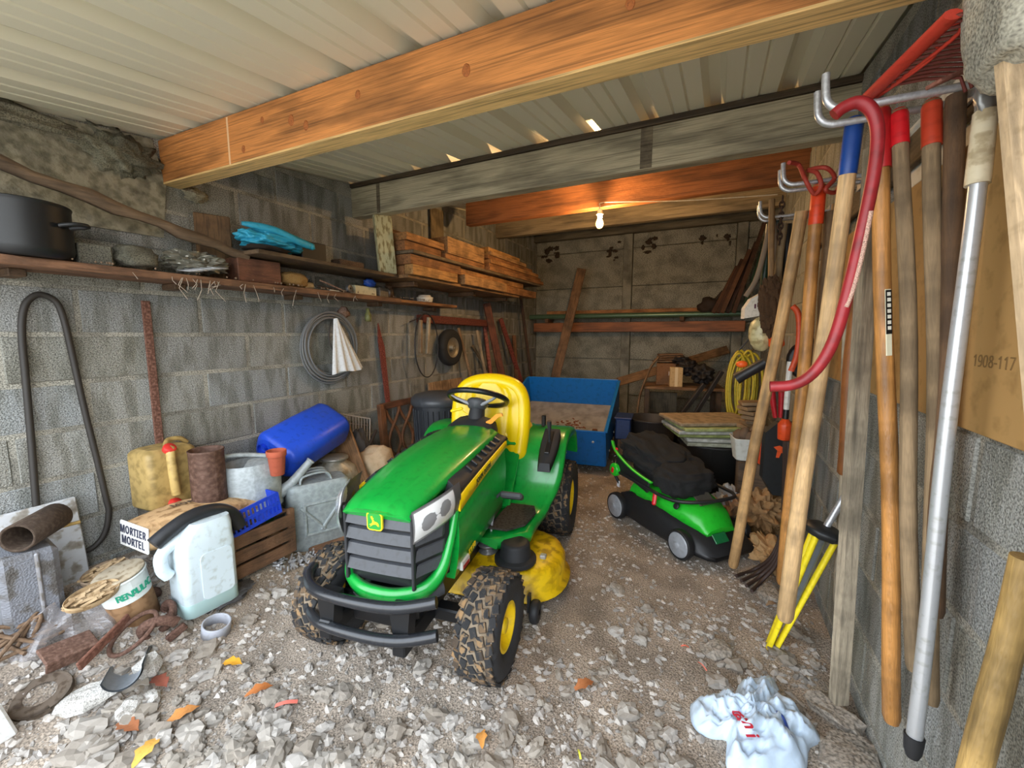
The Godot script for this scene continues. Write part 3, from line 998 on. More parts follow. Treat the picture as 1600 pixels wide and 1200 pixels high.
	part(t, "seat_back", s, mat(rgb(252, 214, 8), 0.3), Transform3D(), "bright yellow moulded seat back")
	s = mb()
	lump(s, at(0.0, 0.655, -1.12), Vector3(0.22, 0.07, 0.2), 0.0, 1.0, 1, 4, 0, 0.6)
	part(t, "seat_cushion", s, mat(rgb(252, 214, 8), 0.3))

func trailer() -> void:
	var tilt := deg_to_rad(18)
	var base := Transform3D(Basis(Vector3.UP, deg_to_rad(6)), Vector3(-1.38, 0.04, -3.66))
	var t := thing("garden_trailer", "blue steel tipping trailer with a grey plywood bed, tilted on its tail", "trailer", base)
	var bx := Transform3D(Basis(Vector3.RIGHT, tilt), Vector3.ZERO) # local -z is the raised end
	var blue := mat(rgb(20, 112, 190), 0.4, "scuff", Vector3.ONE * 1.4)
	var inner := blue
	var W := 1.05
	var L := 1.12
	var hh := 0.37
	var s := mb()
	box(s, bx * at(0, 0.07, -L / 2), Vector3(W - 0.01, 0.018, L - 0.02), 0.003)
	part(t, "bed", s, mat(rgb(166, 160, 150), 0.9, "earth", Vector3.ONE * 1.2, 0.0, "fine", 0.3))
	s = mb()
	box(s, bx * at(0, hh / 2 + 0.02, 0.0), Vector3(W, hh, 0.016), 0.004)
	var tg := part(t, "tailgate", s, blue)
	s = mb()
	box(s, bx * at(0, hh / 2 + 0.03, -L), Vector3(W, hh, 0.016), 0.004)
	part(t, "headboard", s, blue)
	for sd in [-1.0, 1.0]:
		s = mb()
		box(s, bx * at(sd * W / 2, hh / 2 + 0.025, -L / 2), Vector3(0.016, hh, L), 0.004)
		box(s, bx * at(sd * (W / 2 + 0.008), hh + 0.015, -L / 2), Vector3(0.03, 0.014, L), 0.003)
		var sp := part(t, "side_panel", s, blue)
		if sd > 0:
			for k in 6:
				s = mb()
				lathe(s, [Vector2(0.013, 0), Vector2(0.011, 0.006), Vector2(0, 0.009)], 10, bx * Transform3D(Basis(Vector3(0, 0, 1), -PI / 2), Vector3(W / 2 + 0.02, 0.12, -0.12 - k * 0.17)))
				part(sp, "bolt", s, steel(Color(0.9, 0.9, 0.9), 0.3))
	for p in [[0.16, 0.14], [-0.03, 0.14], [0.42, 0.28], [-0.3, 0.14]]:
		s = mb()
		lathe(s, [Vector2(0.013, 0), Vector2(0.011, 0.006), Vector2(0, 0.009)], 10, bx * Transform3D(Basis(Vector3.RIGHT, PI / 2), Vector3(p[0], p[1], 0.008)))
		part(tg, "bolt", s, steel(Color(0.9, 0.9, 0.9), 0.3))
	# frame under the bed, axle, wheels, mudguard box, drawbar
	s = mb()
	for x in [-0.3, 0.3]:
		box(s, bx * at(x, 0.035, -L / 2), Vector3(0.05, 0.05, L))
	box(s, bx * at(0, 0.0, -0.62), Vector3(1.1, 0.04, 0.04))
	part(t, "underframe", s, mat(rgb(24, 40, 70), 0.6))
	var ax := bx * Vector3(0, -0.02, -0.62)
	for sd in [-1.0, 1.0]:
		s = mb()
		lathe(s, edged([Vector2(0.06, -0.05), Vector2(0.15, -0.055), Vector2(0.175, -0.03), Vector2(0.175, 0.03), Vector2(0.15, 0.055), Vector2(0.06, 0.05), Vector2(0.0, 0.02)], 0.01), 24, Transform3D(Basis(Vector3(0, 0, 1), -PI / 2), Vector3(sd * 0.6, 0.15, ax.z)))
		part(t, "wheel", s, mat(rgb(34, 34, 36), 0.9))
	s = mb()
	box(s, at(0.65, 0.33, -0.35), Vector3(0.14, 0.2, 0.26), 0.01)
	box(s, at(0.65, 0.435, -0.35), Vector3(0.16, 0.016, 0.28), 0.004)
	part(t, "side_box", s, mat(rgb(26, 52, 104), 0.5, "scuff", Vector3.ONE * 3.0), Transform3D(), "dark blue metal box on the trailer's side")
	s = mb()
	box(s, at(0.63, 0.11, -0.35), Vector3(0.07, 0.25, 0.07), 0.006)
	part(t, "prop_block", s, wood(rgb(142, 108, 78)), Transform3D(), "rough brown wooden prop")
	# what lies on the bed
	var p := base * (bx * Vector3(0.38, 0.085, -0.34))
	s = mb()
	box(s, at(0, 0.06, 0), Vector3(0.05, 0.12, 0.03), 0.004)
	box(s, at(-0.02, 0.008, 0.05), Vector3(0.16, 0.016, 0.03), 0.003)
	one("brown_wood_offcut", s, wood(rgb(140, 84, 48)), "small reddish-brown wood offcut standing on the trailer bed", "wood", Transform3D(base.basis * bx.basis, p))
	s = mb()
	var rg := RandomNumberGenerator.new()
	rg.seed = 5
	for k in 60:
		box(s, Transform3D(Basis.from_euler(Vector3(rg.randf_range(-0.2, 0.2), rg.randf() * TAU, 0)), Vector3(rg.randfn(0.08, 0.1), 0.004, rg.randfn(-0.55, 0.1))), Vector3(0.03, 0.004, 0.014))
	tag(part(self, "wood_crumbs", s, mat(rgb(120, 72, 46), 1.0), base * bx * at(0, 0.079, 0)), "reddish crumbs of rotten wood scattered on the trailer bed", "debris", "", "stuff")

func lawn_mower() -> void:
	var t := thing("lawn_mower", "bright green and black push lawn mower carrying its folded black grass bag", "lawn mower", Transform3D(Basis(Vector3.UP, deg_to_rad(49)), Vector3(0.025, 0, -2.6)))
	var lime := mat(rgb(36, 190, 44), 0.35, "scuff", Vector3.ONE * 3.0)
	var blk := plastic(rgb(30, 31, 33), 0.5)
	var cloth := mat(rgb(34, 34, 34), 0.95, "speck", Vector3.ONE * 4.0, 0.0, "fine", 0.8)
	var s := mb()
	# deck: black skirt
	var R := []
	for q in [[-0.66, 0.17, 0.12], [-0.62, 0.19, 0.16], [-0.5, 0.205, 0.21], [-0.3, 0.215, 0.22], [-0.1, 0.21, 0.19], [0.05, 0.195, 0.15], [0.14, 0.17, 0.1], [0.17, 0.14, 0.07]]:
		R.append([Vector3(-q[1], 0.045, q[0]), Vector3(-q[1] - 0.012, 0.07, q[0]), Vector3(-q[1], q[2] * 0.75, q[0]), Vector3(-q[1] * 0.85, q[2], q[0]), Vector3(q[1] * 0.85, q[2], q[0]), Vector3(q[1], q[2] * 0.75, q[0]), Vector3(q[1] + 0.012, 0.07, q[0]), Vector3(q[1], 0.045, q[0])])
	loft(s, R)
	part(t, "deck", s, blk)
	# green cover
	s = mb()
	R = []
	for q in [[-0.52, 0.17, 0.2, 0.27], [-0.4, 0.185, 0.21, 0.3], [-0.25, 0.185, 0.21, 0.3], [-0.12, 0.175, 0.19, 0.28], [-0.04, 0.155, 0.175, 0.265], [0.03, 0.13, 0.16, 0.235], [0.075, 0.11, 0.14, 0.165]]:
		R.append([Vector3(-q[1], q[2], q[0]), Vector3(-q[1] * 0.93, lerpf(q[2], q[3], 0.5), q[0]), Vector3(-q[1] * 0.75, q[3], q[0]), Vector3(0, q[3] + 0.012, q[0]), Vector3(q[1] * 0.75, q[3], q[0]), Vector3(q[1] * 0.93, lerpf(q[2], q[3], 0.5), q[0]), Vector3(q[1], q[2], q[0])])
	loft(s, R)
	part(t, "motor_cover", s, lime)
	s = mb()
	lathe(s, edged([Vector2(0.02, 0), Vector2(0.02, 0.006), Vector2(0.009, 0.008), Vector2(0, 0.008)]), 16, eul(0, 0, 62, Vector3(-0.168, 0.262, -0.1)))
	part(t, "height_dial", s, blk)
	s = mb()
	box(s, eul(35, 0, 0, Vector3(0, 0.3, -0.06)), Vector3(0.12, 0.012, 0.09), 0.003)
	part(t, "air_vent", s, mat(rgb(96, 90, 76), 0.9, "speck", Vector3.ONE * 8.0))
	s = mb()
	box(s, eul(48, 0, 0, Vector3(-0.04, 0.135, 0.105)), Vector3(0.1, 0.008, 0.055), 0.003)
	part(t, "badge_plate", s, plastic(rgb(24, 110, 60), 0.4), Transform3D(), "small green label on the mower's nose")
	# wheels
	for q in [[-0.225, 0.0, 0.085], [0.225, 0.0, 0.085], [-0.225, -0.58, 0.09], [0.225, -0.58, 0.09]]:
		var sd := signf(q[0])
		var xf := Transform3D(Basis(Vector3(0, 0, 1), -PI / 2 * sd), Vector3(q[0], q[2], q[1]))
		s = mb()
		lathe(s, edged([Vector2(0, -0.022), Vector2(q[2] - 0.006, -0.024), Vector2(q[2], -0.016), Vector2(q[2], 0.016), Vector2(q[2] - 0.006, 0.024), Vector2(q[2] - 0.014, 0.02)], 0.004), 28, xf)
		var w := part(t, "wheel", s, blk)
		s = mb()
		lathe(s, edged([Vector2(q[2] - 0.013, 0.019), Vector2(q[2] - 0.02, 0.027), Vector2(0.02, 0.03), Vector2(0.016, 0.036), Vector2(0, 0.036)], 0.003), 28, xf)
		part(w, "hub_cap", s, plastic(rgb(150, 154, 160), 0.3), Transform3D(), "shiny grey wheel cap")
	# grass bag folded on top
	s = mb()
	lump(s, Transform3D(Basis(Vector3.RIGHT, deg_to_rad(16)), Vector3(0.02, 0.43, -0.45)), Vector3(0.19, 0.1, 0.27), 0.25, 1.9, 21, 5, 0, 0.72)
	lump(s, Transform3D(Basis(Vector3.RIGHT, deg_to_rad(8)), Vector3(-0.02, 0.375, -0.2)), Vector3(0.19, 0.085, 0.14), 0.2, 2.2, 25, 4, 0, 0.75)
	var bag := part(t, "grass_bag", s, cloth, Transform3D(), "crumpled black fabric grass bag")
	s = mb()
	tube(s, smooth_path([Vector3(-0.16, 0.5, -0.74), Vector3(-0.215, 0.46, -0.62), Vector3(-0.24, 0.4, -0.42), Vector3(-0.235, 0.365, -0.24)], 6), 0.012, 8, false, 0.5)
	part(bag, "bag_rim", s, lime)
	s = mb()
	box(s, eul(12, 0, 0, Vector3(-0.222, 0.36, -0.44)), Vector3(0.02, 0.09, 0.34), 0.008)
	part(bag, "bag_base", s, blk)
	# folded handle
	s = mb()
	tube(s, smooth_path([Vector3(-0.2, 0.24, -0.6), Vector3(-0.235, 0.33, -0.6), Vector3(-0.235, 0.325, -0.35), Vector3(-0.21, 0.305, -0.12), Vector3(-0.12, 0.315, 0.0), Vector3(0.06, 0.325, 0.05), Vector3(0.18, 0.315, 0.0), Vector3(0.23, 0.31, -0.15), Vector3(0.235, 0.33, -0.6), Vector3(0.2, 0.24, -0.6)], 6), 0.011, 8)
	part(t, "folded_handle", s, blk)
	s = mb()
	lathe(s, edged([Vector2(0.045, 0), Vector2(0.045, 0.02), Vector2(0.035, 0.028), Vector2(0, 0.03)], 0.004), 20, Transform3D(Basis(Vector3(0, 0, 1), PI / 2), Vector3(-0.235, 0.345, -0.59)))
	part(t, "handle_pivot", s, lime)
	for p in [Vector3(-0.262, 0.345, -0.59), Vector3(-0.2, 0.46, -0.64)]:
		s = mb()
		box(s, eul(20, 0, 0, p), Vector3(0.016, 0.04, 0.024), 0.004)
		part(t, "red_clip", s, plastic(rgb(214, 30, 40), 0.4))
	s = mb()
	box(s, eul(-15, 0, -20, Vector3(-0.225, 0.275, -0.22)), Vector3(0.022, 0.085, 0.03), 0.008)
	part(t, "red_lever", s, plastic(rgb(226, 36, 44), 0.4))
	s = mb()
	box(s, at(-0.205, 0.235, -0.6), Vector3(0.006, 0.045, 0.03), 0.002)
	part(t, "price_tag", s, plastic(rgb(214, 216, 222), 0.5), Transform3D(), "small white sticker")

# a frame for things along the left wall: local x runs along the wall (deeper into the garage), local z looks into the room
func lf(p: Vector3, turn := 0.0) -> Transform3D:
	return Transform3D(Basis(Vector3.UP, PI / 2 + deg_to_rad(turn)), p)

# base centre, width along the wall and height of a thing seen between two columns and two rows, standing at distance x
func lbox(u0: float, u1: float, v0: float, v1: float, x: float) -> Dictionary:
	var um := (u0 + u1) / 2
	var a := on_x(u0, v1, x)
	var b := on_x(u1, v1, x)
	var m := on_x(um, v1, x)
	return {"p": m, "w": absf(a.z - b.z), "h": on_x(um, v0, x).y - m.y}

func board(called: String, label: String, category: String, a: Vector3, b: Vector3, w: float, th: float, m: Material, face := Vector3(0.5, 0, 1), group := "") -> MeshInstance3D:
	# a plank from b (base) up to a
	var s := mb()
	var L := a.distance_to(b)
	box(s, at(0, L / 2, 0), Vector3(w, L, th), minf(0.004, th * 0.2))
	return one(called, s, m, label, category, along(b, a, face), group)

func plank_z(called: String, label: String, category: String, x0: float, x1: float, y0: float, y1: float, z0: float, z1: float, c: Color, group := "", drop := 0.0) -> MeshInstance3D:
	# a plank lying along z, near end z0
	var s := mb()
	box(s, Transform3D(), Vector3(absf(x1 - x0), y1 - y0, absf(z1 - z0)), 0.003)
	return one(called, s, wood(c, 2), label, category, Transform3D(Basis(Vector3.RIGHT, drop), Vector3((x0 + x1) / 2, (y0 + y1) / 2, (z0 + z1) / 2)), group)

func left_shelves() -> void:
	# lower shelf on block corbels, upper shelf behind
	plank_z("shelf_plank", "long reddish-brown shelf plank along the block wall", "shelf", -2.475, -2.25, 1.515, 1.548, -0.2, -2.62, rgb(144, 104, 76))
	plank_z("shelf_plank", "thin tan shelf plank ending below the stacked timber", "shelf", -2.475, -2.28, 1.522, 1.546, -2.63, -3.45, rgb(168, 118, 74))
	plank_z("shelf_plank", "grey-brown upper shelf board under the blue sheet", "shelf", -2.475, -2.16, 1.688, 1.71, -1.42, -2.49, rgb(112, 90, 66))
	plank_z("shelf_plank", "long tan upper shelf board carrying the stacked timber", "shelf", -2.475, -2.08, 1.688, 1.712, -2.5, -4.45, rgb(160, 120, 78))
	var s := mb()
	for e in [[-0.62, "under the black pot"], [-1.15, "under the clear plastic wrap"], [-1.8, "under the tan brush head"], [-2.5, "under the cream carton"], [-3.2, "under the white cup"]]:
		s = mb()
		box(s, at(-2.42, 1.5, e[0]), Vector3(0.12, 0.03, 0.05), 0.004)
		one("shelf_peg", s, wood(rgb(110, 84, 60), 0), "short wooden peg holding up the lower shelf " + e[1], "bracket", Transform3D(), "shelf pegs")
	for e in [[-2.7, "below the golden batten"], [-3.6, "below the short tan plank"], [-4.3, "below the reddish plank"]]:
		s = mb()
		box(s, at(-2.32, 1.666, e[0]), Vector3(0.3, 0.04, 0.05), 0.004)
		one("shelf_bracket", s, wood(rgb(120, 90, 62), 0), "wooden bracket under the timber shelf " + e[1], "bracket", Transform3D(), "timber shelf brackets")
	# timber
	var g := "timber stacked on the upper shelf"
	var oc := [rgb(196, 142, 88), rgb(178, 126, 80), rgb(206, 154, 92), rgb(166, 114, 70), rgb(188, 144, 96)]
	var rows := [
		["orange-brown plank over the golden batten at the doorway end of the timber shelf", -2.24, -2.07, 1.792, 1.864, -2.52, -3.2, 3],
		["golden squared batten in the lowest layer of the timber shelf", -2.13, -2.05, 1.713, 1.788, -2.52, -3.12, 2],
		["brown spacer plank behind the golden batten", -2.4, -2.16, 1.713, 1.79, -2.55, -3.3, 1],
		["short tan plank in the lowest layer deeper along the timber shelf", -2.16, -2.04, 1.713, 1.8, -3.22, -4.05, 4],
		["reddish plank in the lowest layer towards the back wall", -2.18, -2.06, 1.713, 1.79, -4.08, -4.9, 1],
		["thin batten lying on the short tan plank", -2.2, -2.1, 1.802, 1.862, -3.25, -4.6, 0],
		["grey weathered board between the two layers of stacked timber", -2.34, -2.04, 1.868, 1.892, -2.52, -5.0, -1],
		["long pale plank on top of the timber beside the green-white post", -2.3, -2.1, 1.97, 2.024, -2.52, -3.0, 0],
		["rough plank lying under the long pale plank", -2.3, -2.12, 1.894, 1.967, -2.52, -2.98, 3],
		["thick tan timber offcut on top of the stack beside the pale plank", -2.3, -2.08, 1.952, 2.09, -3.02, -3.64, 4],
		["brown board lying under the thick tan offcut", -2.32, -2.09, 1.894, 1.95, -3.0, -3.66, 1],
		["brown plank in the bundle towards the back, bottom of the bundle", -2.34, -2.04, 1.894, 1.935, -3.68, -5.1, 1],
		["brown plank in the bundle towards the back, second from below", -2.32, -2.06, 1.937, 1.972, -3.7, -5.05, 3],
		["brown plank in the bundle towards the back, third from below", -2.33, -2.05, 1.974, 2.012, -3.72, -4.95, 0],
		["brown plank in the bundle towards the back, fourth from below", -2.32, -2.07, 2.014, 2.05, -3.7, -4.8, 3],
		["tan plank in the bundle towards the back, just below its top", -2.3, -2.06, 2.052, 2.09, -3.74, -4.6, 4],
		["lighter plank on top of the bundle towards the back", -2.3, -2.1, 2.092, 2.14, -3.76, -4.5, 2],
		["dark brown board standing behind the thick tan offcut", -2.44, -2.36, 1.895, 2.1, -2.6, -4.2, -2]]
	for r in rows:
		var c: Color = oc[r[7]] if r[7] >= 0 else rgb(126, 108, 84) if r[7] == -1 else rgb(116, 82, 52)
		plank_z("timber_plank", r[0], "plank", r[1], r[2], r[3], r[4], r[5], r[6], c, g)
	# upright boards
	board("upright_board", "flaking green-white board standing between upper shelf and grey beam", "board", Vector3(-2.24, 2.128, -2.42), Vector3(-2.22, 1.712, -2.44), 0.13, 0.04, mat(rgb(196, 196, 160), 0.9, "grime", Vector3(4, 1.5, 4), 0.0, "fine", 0.6), Vector3(1, 0, 0.5))
	var q := lbox(332, 382, 305, 400, -2.33)
	board("upright_board", "rotten brown board standing upright on the lower shelf", "board", Vector3(-2.452, 1.9, q.p.z), Vector3(-2.448, 1.552, q.p.z), 0.16, 0.03, wood(rgb(132, 100, 66)), Vector3(1, 0, 0.4))
	board("weathered_plank", "grey plank wedged upright behind the end of the stacked timber", "board", Vector3(-2.452, 2.45, -3.38), Vector3(-2.452, 1.714, -3.4), 0.2, 0.018, wood(rgb(140, 122, 92)), Vector3(1, 0, 0))
	# the diagonal, rusty pole
	var a := on_x(-60, 232, -2.3)
	var b := on_x(386, 402, -2.3)
	s = mb()
	var pts := []
	var rr := []
	for k in 13:
		pts.append(a.lerp(b, k / 12.0) + Vector3(0, 0.006 * sin(k * 2.1), 0))
		rr.append(0.026 + 0.004 * sin(k * 1.7) + 0.003 * sin(k * 5.1))
	tube(s, pts, rr, 6)
	one("rotten_pole", s, wood(rgb(132, 108, 84), 2), "rough cobwebbed pole lying slantwise above the lower shelf", "pole")
	# black pot
	var p := Vector3(-2.34, 1.55, on_x(42, 395, -2.32).z)
	var t := thing("cooking_pot", "large black pot standing on the lower shelf beside grey blocks", "pot", Transform3D(Basis(), p))
	s = mb()
	lathe(s, edged([Vector2(0, 0.004), Vector2(0.12, 0.0), Vector2(0.135, 0.03), Vector2(0.135, 0.19), Vector2(0.142, 0.2), Vector2(0.13, 0.2), Vector2(0.128, 0.03), Vector2(0, 0.02)], 0.006), 32)
	part(t, "body", s, mat(rgb(22, 24, 26), 0.45, "scuff", Vector3.ONE * 3))
	s = mb()
	tube(s, smooth_path([Vector3(0.1, 0.12, -0.1), Vector3(0.14, 0.13, -0.14), Vector3(0.15, 0.13, -0.1), Vector3(0.13, 0.12, -0.06)], 4), 0.008, 6)
	part(t, "handle", s, mat(rgb(22, 24, 26), 0.45))
	# small objects: [name, label, category, u0, u1, v0, v1, x, y, depth, colour, kind]
	var lo := 1.549
	var hi := 1.711
	var cc := concrete(rgb(150, 148, 134))
	for d in [
		["pipe_elbow", "small dark pipe fitting between black pot and grey block", "pipe fitting", 98, 124, 385, 412, lo, 0.06, rusty(rgb(120, 110, 104)), 1],
		["concrete_offcut", "grey squared block beside the black pot on the shelf", "block", 124, 180, 384, 416, lo, 0.1, cc, 0],
		["concrete_offcut", "rounded grey block next to the clear plastic wrap", "block", 183, 258, 381, 421, lo, 0.11, concrete(rgb(138, 136, 120)), 2],
		["rust_crate", "reddish rotten wooden box crumbling on the lower shelf", "box", 372, 440, 412, 448, lo, 0.14, wood(rgb(122, 78, 56), 0), 0],
		["duster_head", "tan brush head lying on the lower shelf", "brush", 444, 490, 428, 453, lo, 0.1, mat(rgb(186, 150, 92), 0.95, "speck", Vector3.ONE * 5), 2],
		["wood_scrap", "little pale wood scrap in front of the tan brush head", "wood", 481, 496, 446, 457, lo, 0.04, wood(rgb(206, 176, 124), 0), 0],
		["black_radio", "black box with a metal edge behind the blue sheet", "box", 472, 510, 380, 412, hi, 0.12, plastic(rgb(28, 28, 28), 0.5), 0],
		["clay_brick", "dusty brown brick lying alone on the upper shelf", "brick", 530, 570, 398, 412, hi, 0.1, concrete(rgb(132, 108, 88)), 0],
		["small_carton", "small cream carton under the blue spray cap", "carton", 556, 592, 447, 461, lo, 0.07, plastic(rgb(206, 200, 168), 0.7), 0],
		["tin_box", "dull grey tin beside the cream carton", "tin", 594, 611, 447, 462, lo, 0.06, steel(Color(0.5, 0.48, 0.45), 0.6), 0],
		["brown_jar", "small dark jar with an orange lid on the lower shelf", "jar", 610, 620, 443, 462, lo, 0.05, plastic(rgb(70, 52, 36), 0.4), 1],
		["white_cup", "small white cup near the far end of the lower shelf", "cup", 661, 678, 459, 470, lo, 0.07, plastic(rgb(214, 206, 190), 0.5), 1]]:
		var bq := lbox(d[3], d[4], d[5], d[6], -2.3)
		s = mb()
		var w: float = bq.w
		var h: float = bq.h
		if d[10] == 0:
			box(s, at(0, h / 2 + 0.001, 0), Vector3(w * 0.93, h, d[8] * 0.9), 0.004)
		elif d[10] == 1:
			lathe(s, edged([Vector2(0, 0), Vector2(w * 0.42, 0), Vector2(w * 0.48, h * 0.7), Vector2(w * 0.35, h * 0.8), Vector2(w * 0.36, h), Vector2(0, h)], 0.003), 16)
		else:
			lump(s, at(0, h * 0.53, 0), Vector3(w * 0.43, h * 0.44, d[8] * 0.4), 0.25, 1.5, int(d[3]), 3, 0, 0.7)
		one(d[0], s, d[9], d[1], d[2], lf(Vector3(-2.34, d[7], bq.p.z), rng.randf_range(-8, 8)))
	# small parts lying on the lower shelf
	var q2 := lbox(535, 550, 446, 458, -2.3)
	s = mb()
	lathe(s, edged([Vector2(0.008, -0.012), Vector2(0.028, -0.012), Vector2(0.028, 0.012), Vector2(0.008, 0.012)]), 18, Transform3D(Basis(Vector3.RIGHT, PI / 2), Vector3(0, 0.03, 0)))
	one("pulley_wheel", s, steel(Color(0.45, 0.45, 0.45), 0.5), "small steel pulley wheel lying on the lower shelf", "wheel", lf(Vector3(-2.28, lo, q2.p.z), 10))
	for d in [[500, 438, 540, 452, 0.006, "thin rusty rod resting slantwise on the lower shelf", rusty()], [515, 454, 537, 456, 0.006, "short white rod on the lower shelf", plastic(rgb(214, 212, 200))], [496, 447, 535, 450, 0.007, "dark bar lying behind the white rod", mat(rgb(50, 42, 36), 0.8)]]:
		s = mb()
		var va := on_x(d[0], d[1], -2.29)
		var vb := on_x(d[2], d[3], -2.29)
		va.y = maxf(va.y, lo + 0.008)
		vb.y = lo + 0.008
		tube(s, [va, vb], d[4], 8)
		one("metal_rod", s, d[6], d[5], "rod")
	q2 = lbox(570, 593, 434, 450, -2.31)
	t = thing("spray_cap", "crumpled blue plastic cap lying on the cream carton", "cap", lf(Vector3(-2.33, lo + 0.068, q2.p.z)))
	s = mb()
	lump(s, at(0, 0.03, 0), Vector3(0.05, 0.03, 0.035), 0.4, 2.0, 4, 3)
	part(t, "cap", s, plastic(rgb(40, 80, 170), 0.4))
	# nuts and crumbs
	s = mb()
	for k in 70:
		var zc := rng.randf_range(-3.2, -0.5)
		lump(s, at(rng.randf_range(-2.264, -2.257), lo + 0.01, zc), Vector3.ONE * rng.randf_range(0.003, 0.006), 0.3, 1.0, k, 1, -1)
	tag(part(self, "shelf_crumbs", s, mat(rgb(130, 108, 88), 1.0)), "crumbs, nuts and old cobweb bits strewn over the lower shelf", "debris", "", "stuff")
	# clear wrap
	q = lbox(258, 372, 384, 428, -2.3)
	t = thing("plastic_wrap", "crumpled clear plastic wrap around metal parts on the lower shelf", "plastic", lf(Vector3(-2.34, lo, q.p.z)))
	s = mb()
	lump(s, at(0, 0.074, 0), Vector3(q.w * 0.38, 0.05, 0.075), 0.55, 2.6, 14, 4, -1)
	part(t, "film", s, mat(rgb(132, 130, 118), 0.18, "", Vector3.ONE, 0.3))
	s = mb()
	for k in 5:
		lathe(s, edged([Vector2(0.01, 0), Vector2(0.05, 0), Vector2(0.05, 0.006), Vector2(0.01, 0.006)]), 16, eul(8 + k, 0, 6, Vector3(-0.06 + k * 0.03, 0.02 + k * 0.008, 0.06)))
	part(t, "steel_discs", s, steel())
	# blue sheet
	q = lbox(384, 482, 362, 411, -2.3)
	s = mb()
	lump(s, at(-0.01, 0.045, 0), Vector3(q.w * 0.47, 0.052, 0.11), 0.3, 1.8, 31, 5, 0, 0.85)
	for k in 4:
		tube(s, smooth_path([Vector3(-0.2 + k * 0.05, 0.1 - k * 0.01, 0.05), Vector3(-0.05 + k * 0.05, 0.09 - k * 0.012, 0.1), Vector3(0.08 + k * 0.03, 0.05 - k * 0.004, 0.12), Vector3(0.16, 0.03, 0.1)], 5), [0.01, 0.014, 0.018, 0.02, 0.02, 0.02, 0.02, 0.02, 0.02, 0.02, 0.02, 0.018, 0.016, 0.012, 0.01, 0.006], 6)
	one("blue_sheet", s, mat(rgb(54, 166, 200), 0.5, "scuff", Vector3.ONE * 4), "crumpled turquoise blue tarpaulin on the upper shelf", "tarpaulin", lf(Vector3(-2.33, hi + 0.04, q.p.z)))
	# dark scrap under the blue sheet
	q = lbox(383, 440, 398, 414, -2.3)
	s = mb()
	lump(s, at(0, 0.028, 0), Vector3(q.w * 0.55, 0.02, 0.1), 0.3, 1.5, 8, 3)
	one("dark_rag", s, mat(rgb(44, 36, 30), 1.0), "dark rag under the turquoise tarpaulin", "rag", lf(Vector3(-2.3, hi, q.p.z - 0.02)))
	# old cobweb wisps hanging from the shelf edge
	s = mb()
	for k in 26:
		var z0 := rng.randf_range(-2.2, -0.9) if k > 10 else rng.randf_range(-1.3, -1.1)
		var L := rng.randf_range(0.02, 0.1)
		tube(s, [Vector3(-2.245, 1.53, z0), Vector3(-2.25, 1.53 - L * 0.5, z0 + rng.randf_range(-0.02, 0.02)), Vector3(-2.25, 1.53 - L, z0 + rng.randf_range(-0.03, 0.03))], 0.0016, 4)
	tag(part(self, "cobwebs", s, mat(rgb(170, 156, 140), 1.0)), "dusty cobweb wisps hanging from the lower shelf edge", "cobweb", "", "stuff")

func ring_pts(c: Vector3, ax: Vector3, ay: Vector3, n := 28, from := 0.0, to := TAU) -> Array:
	var o := []
	for k in n:
		var a := lerpf(from, to, float(k) / (n if is_equal_approx(to - from, TAU) else n - 1))
		o.append(c + ax * cos(a) + ay * sin(a))
	return o

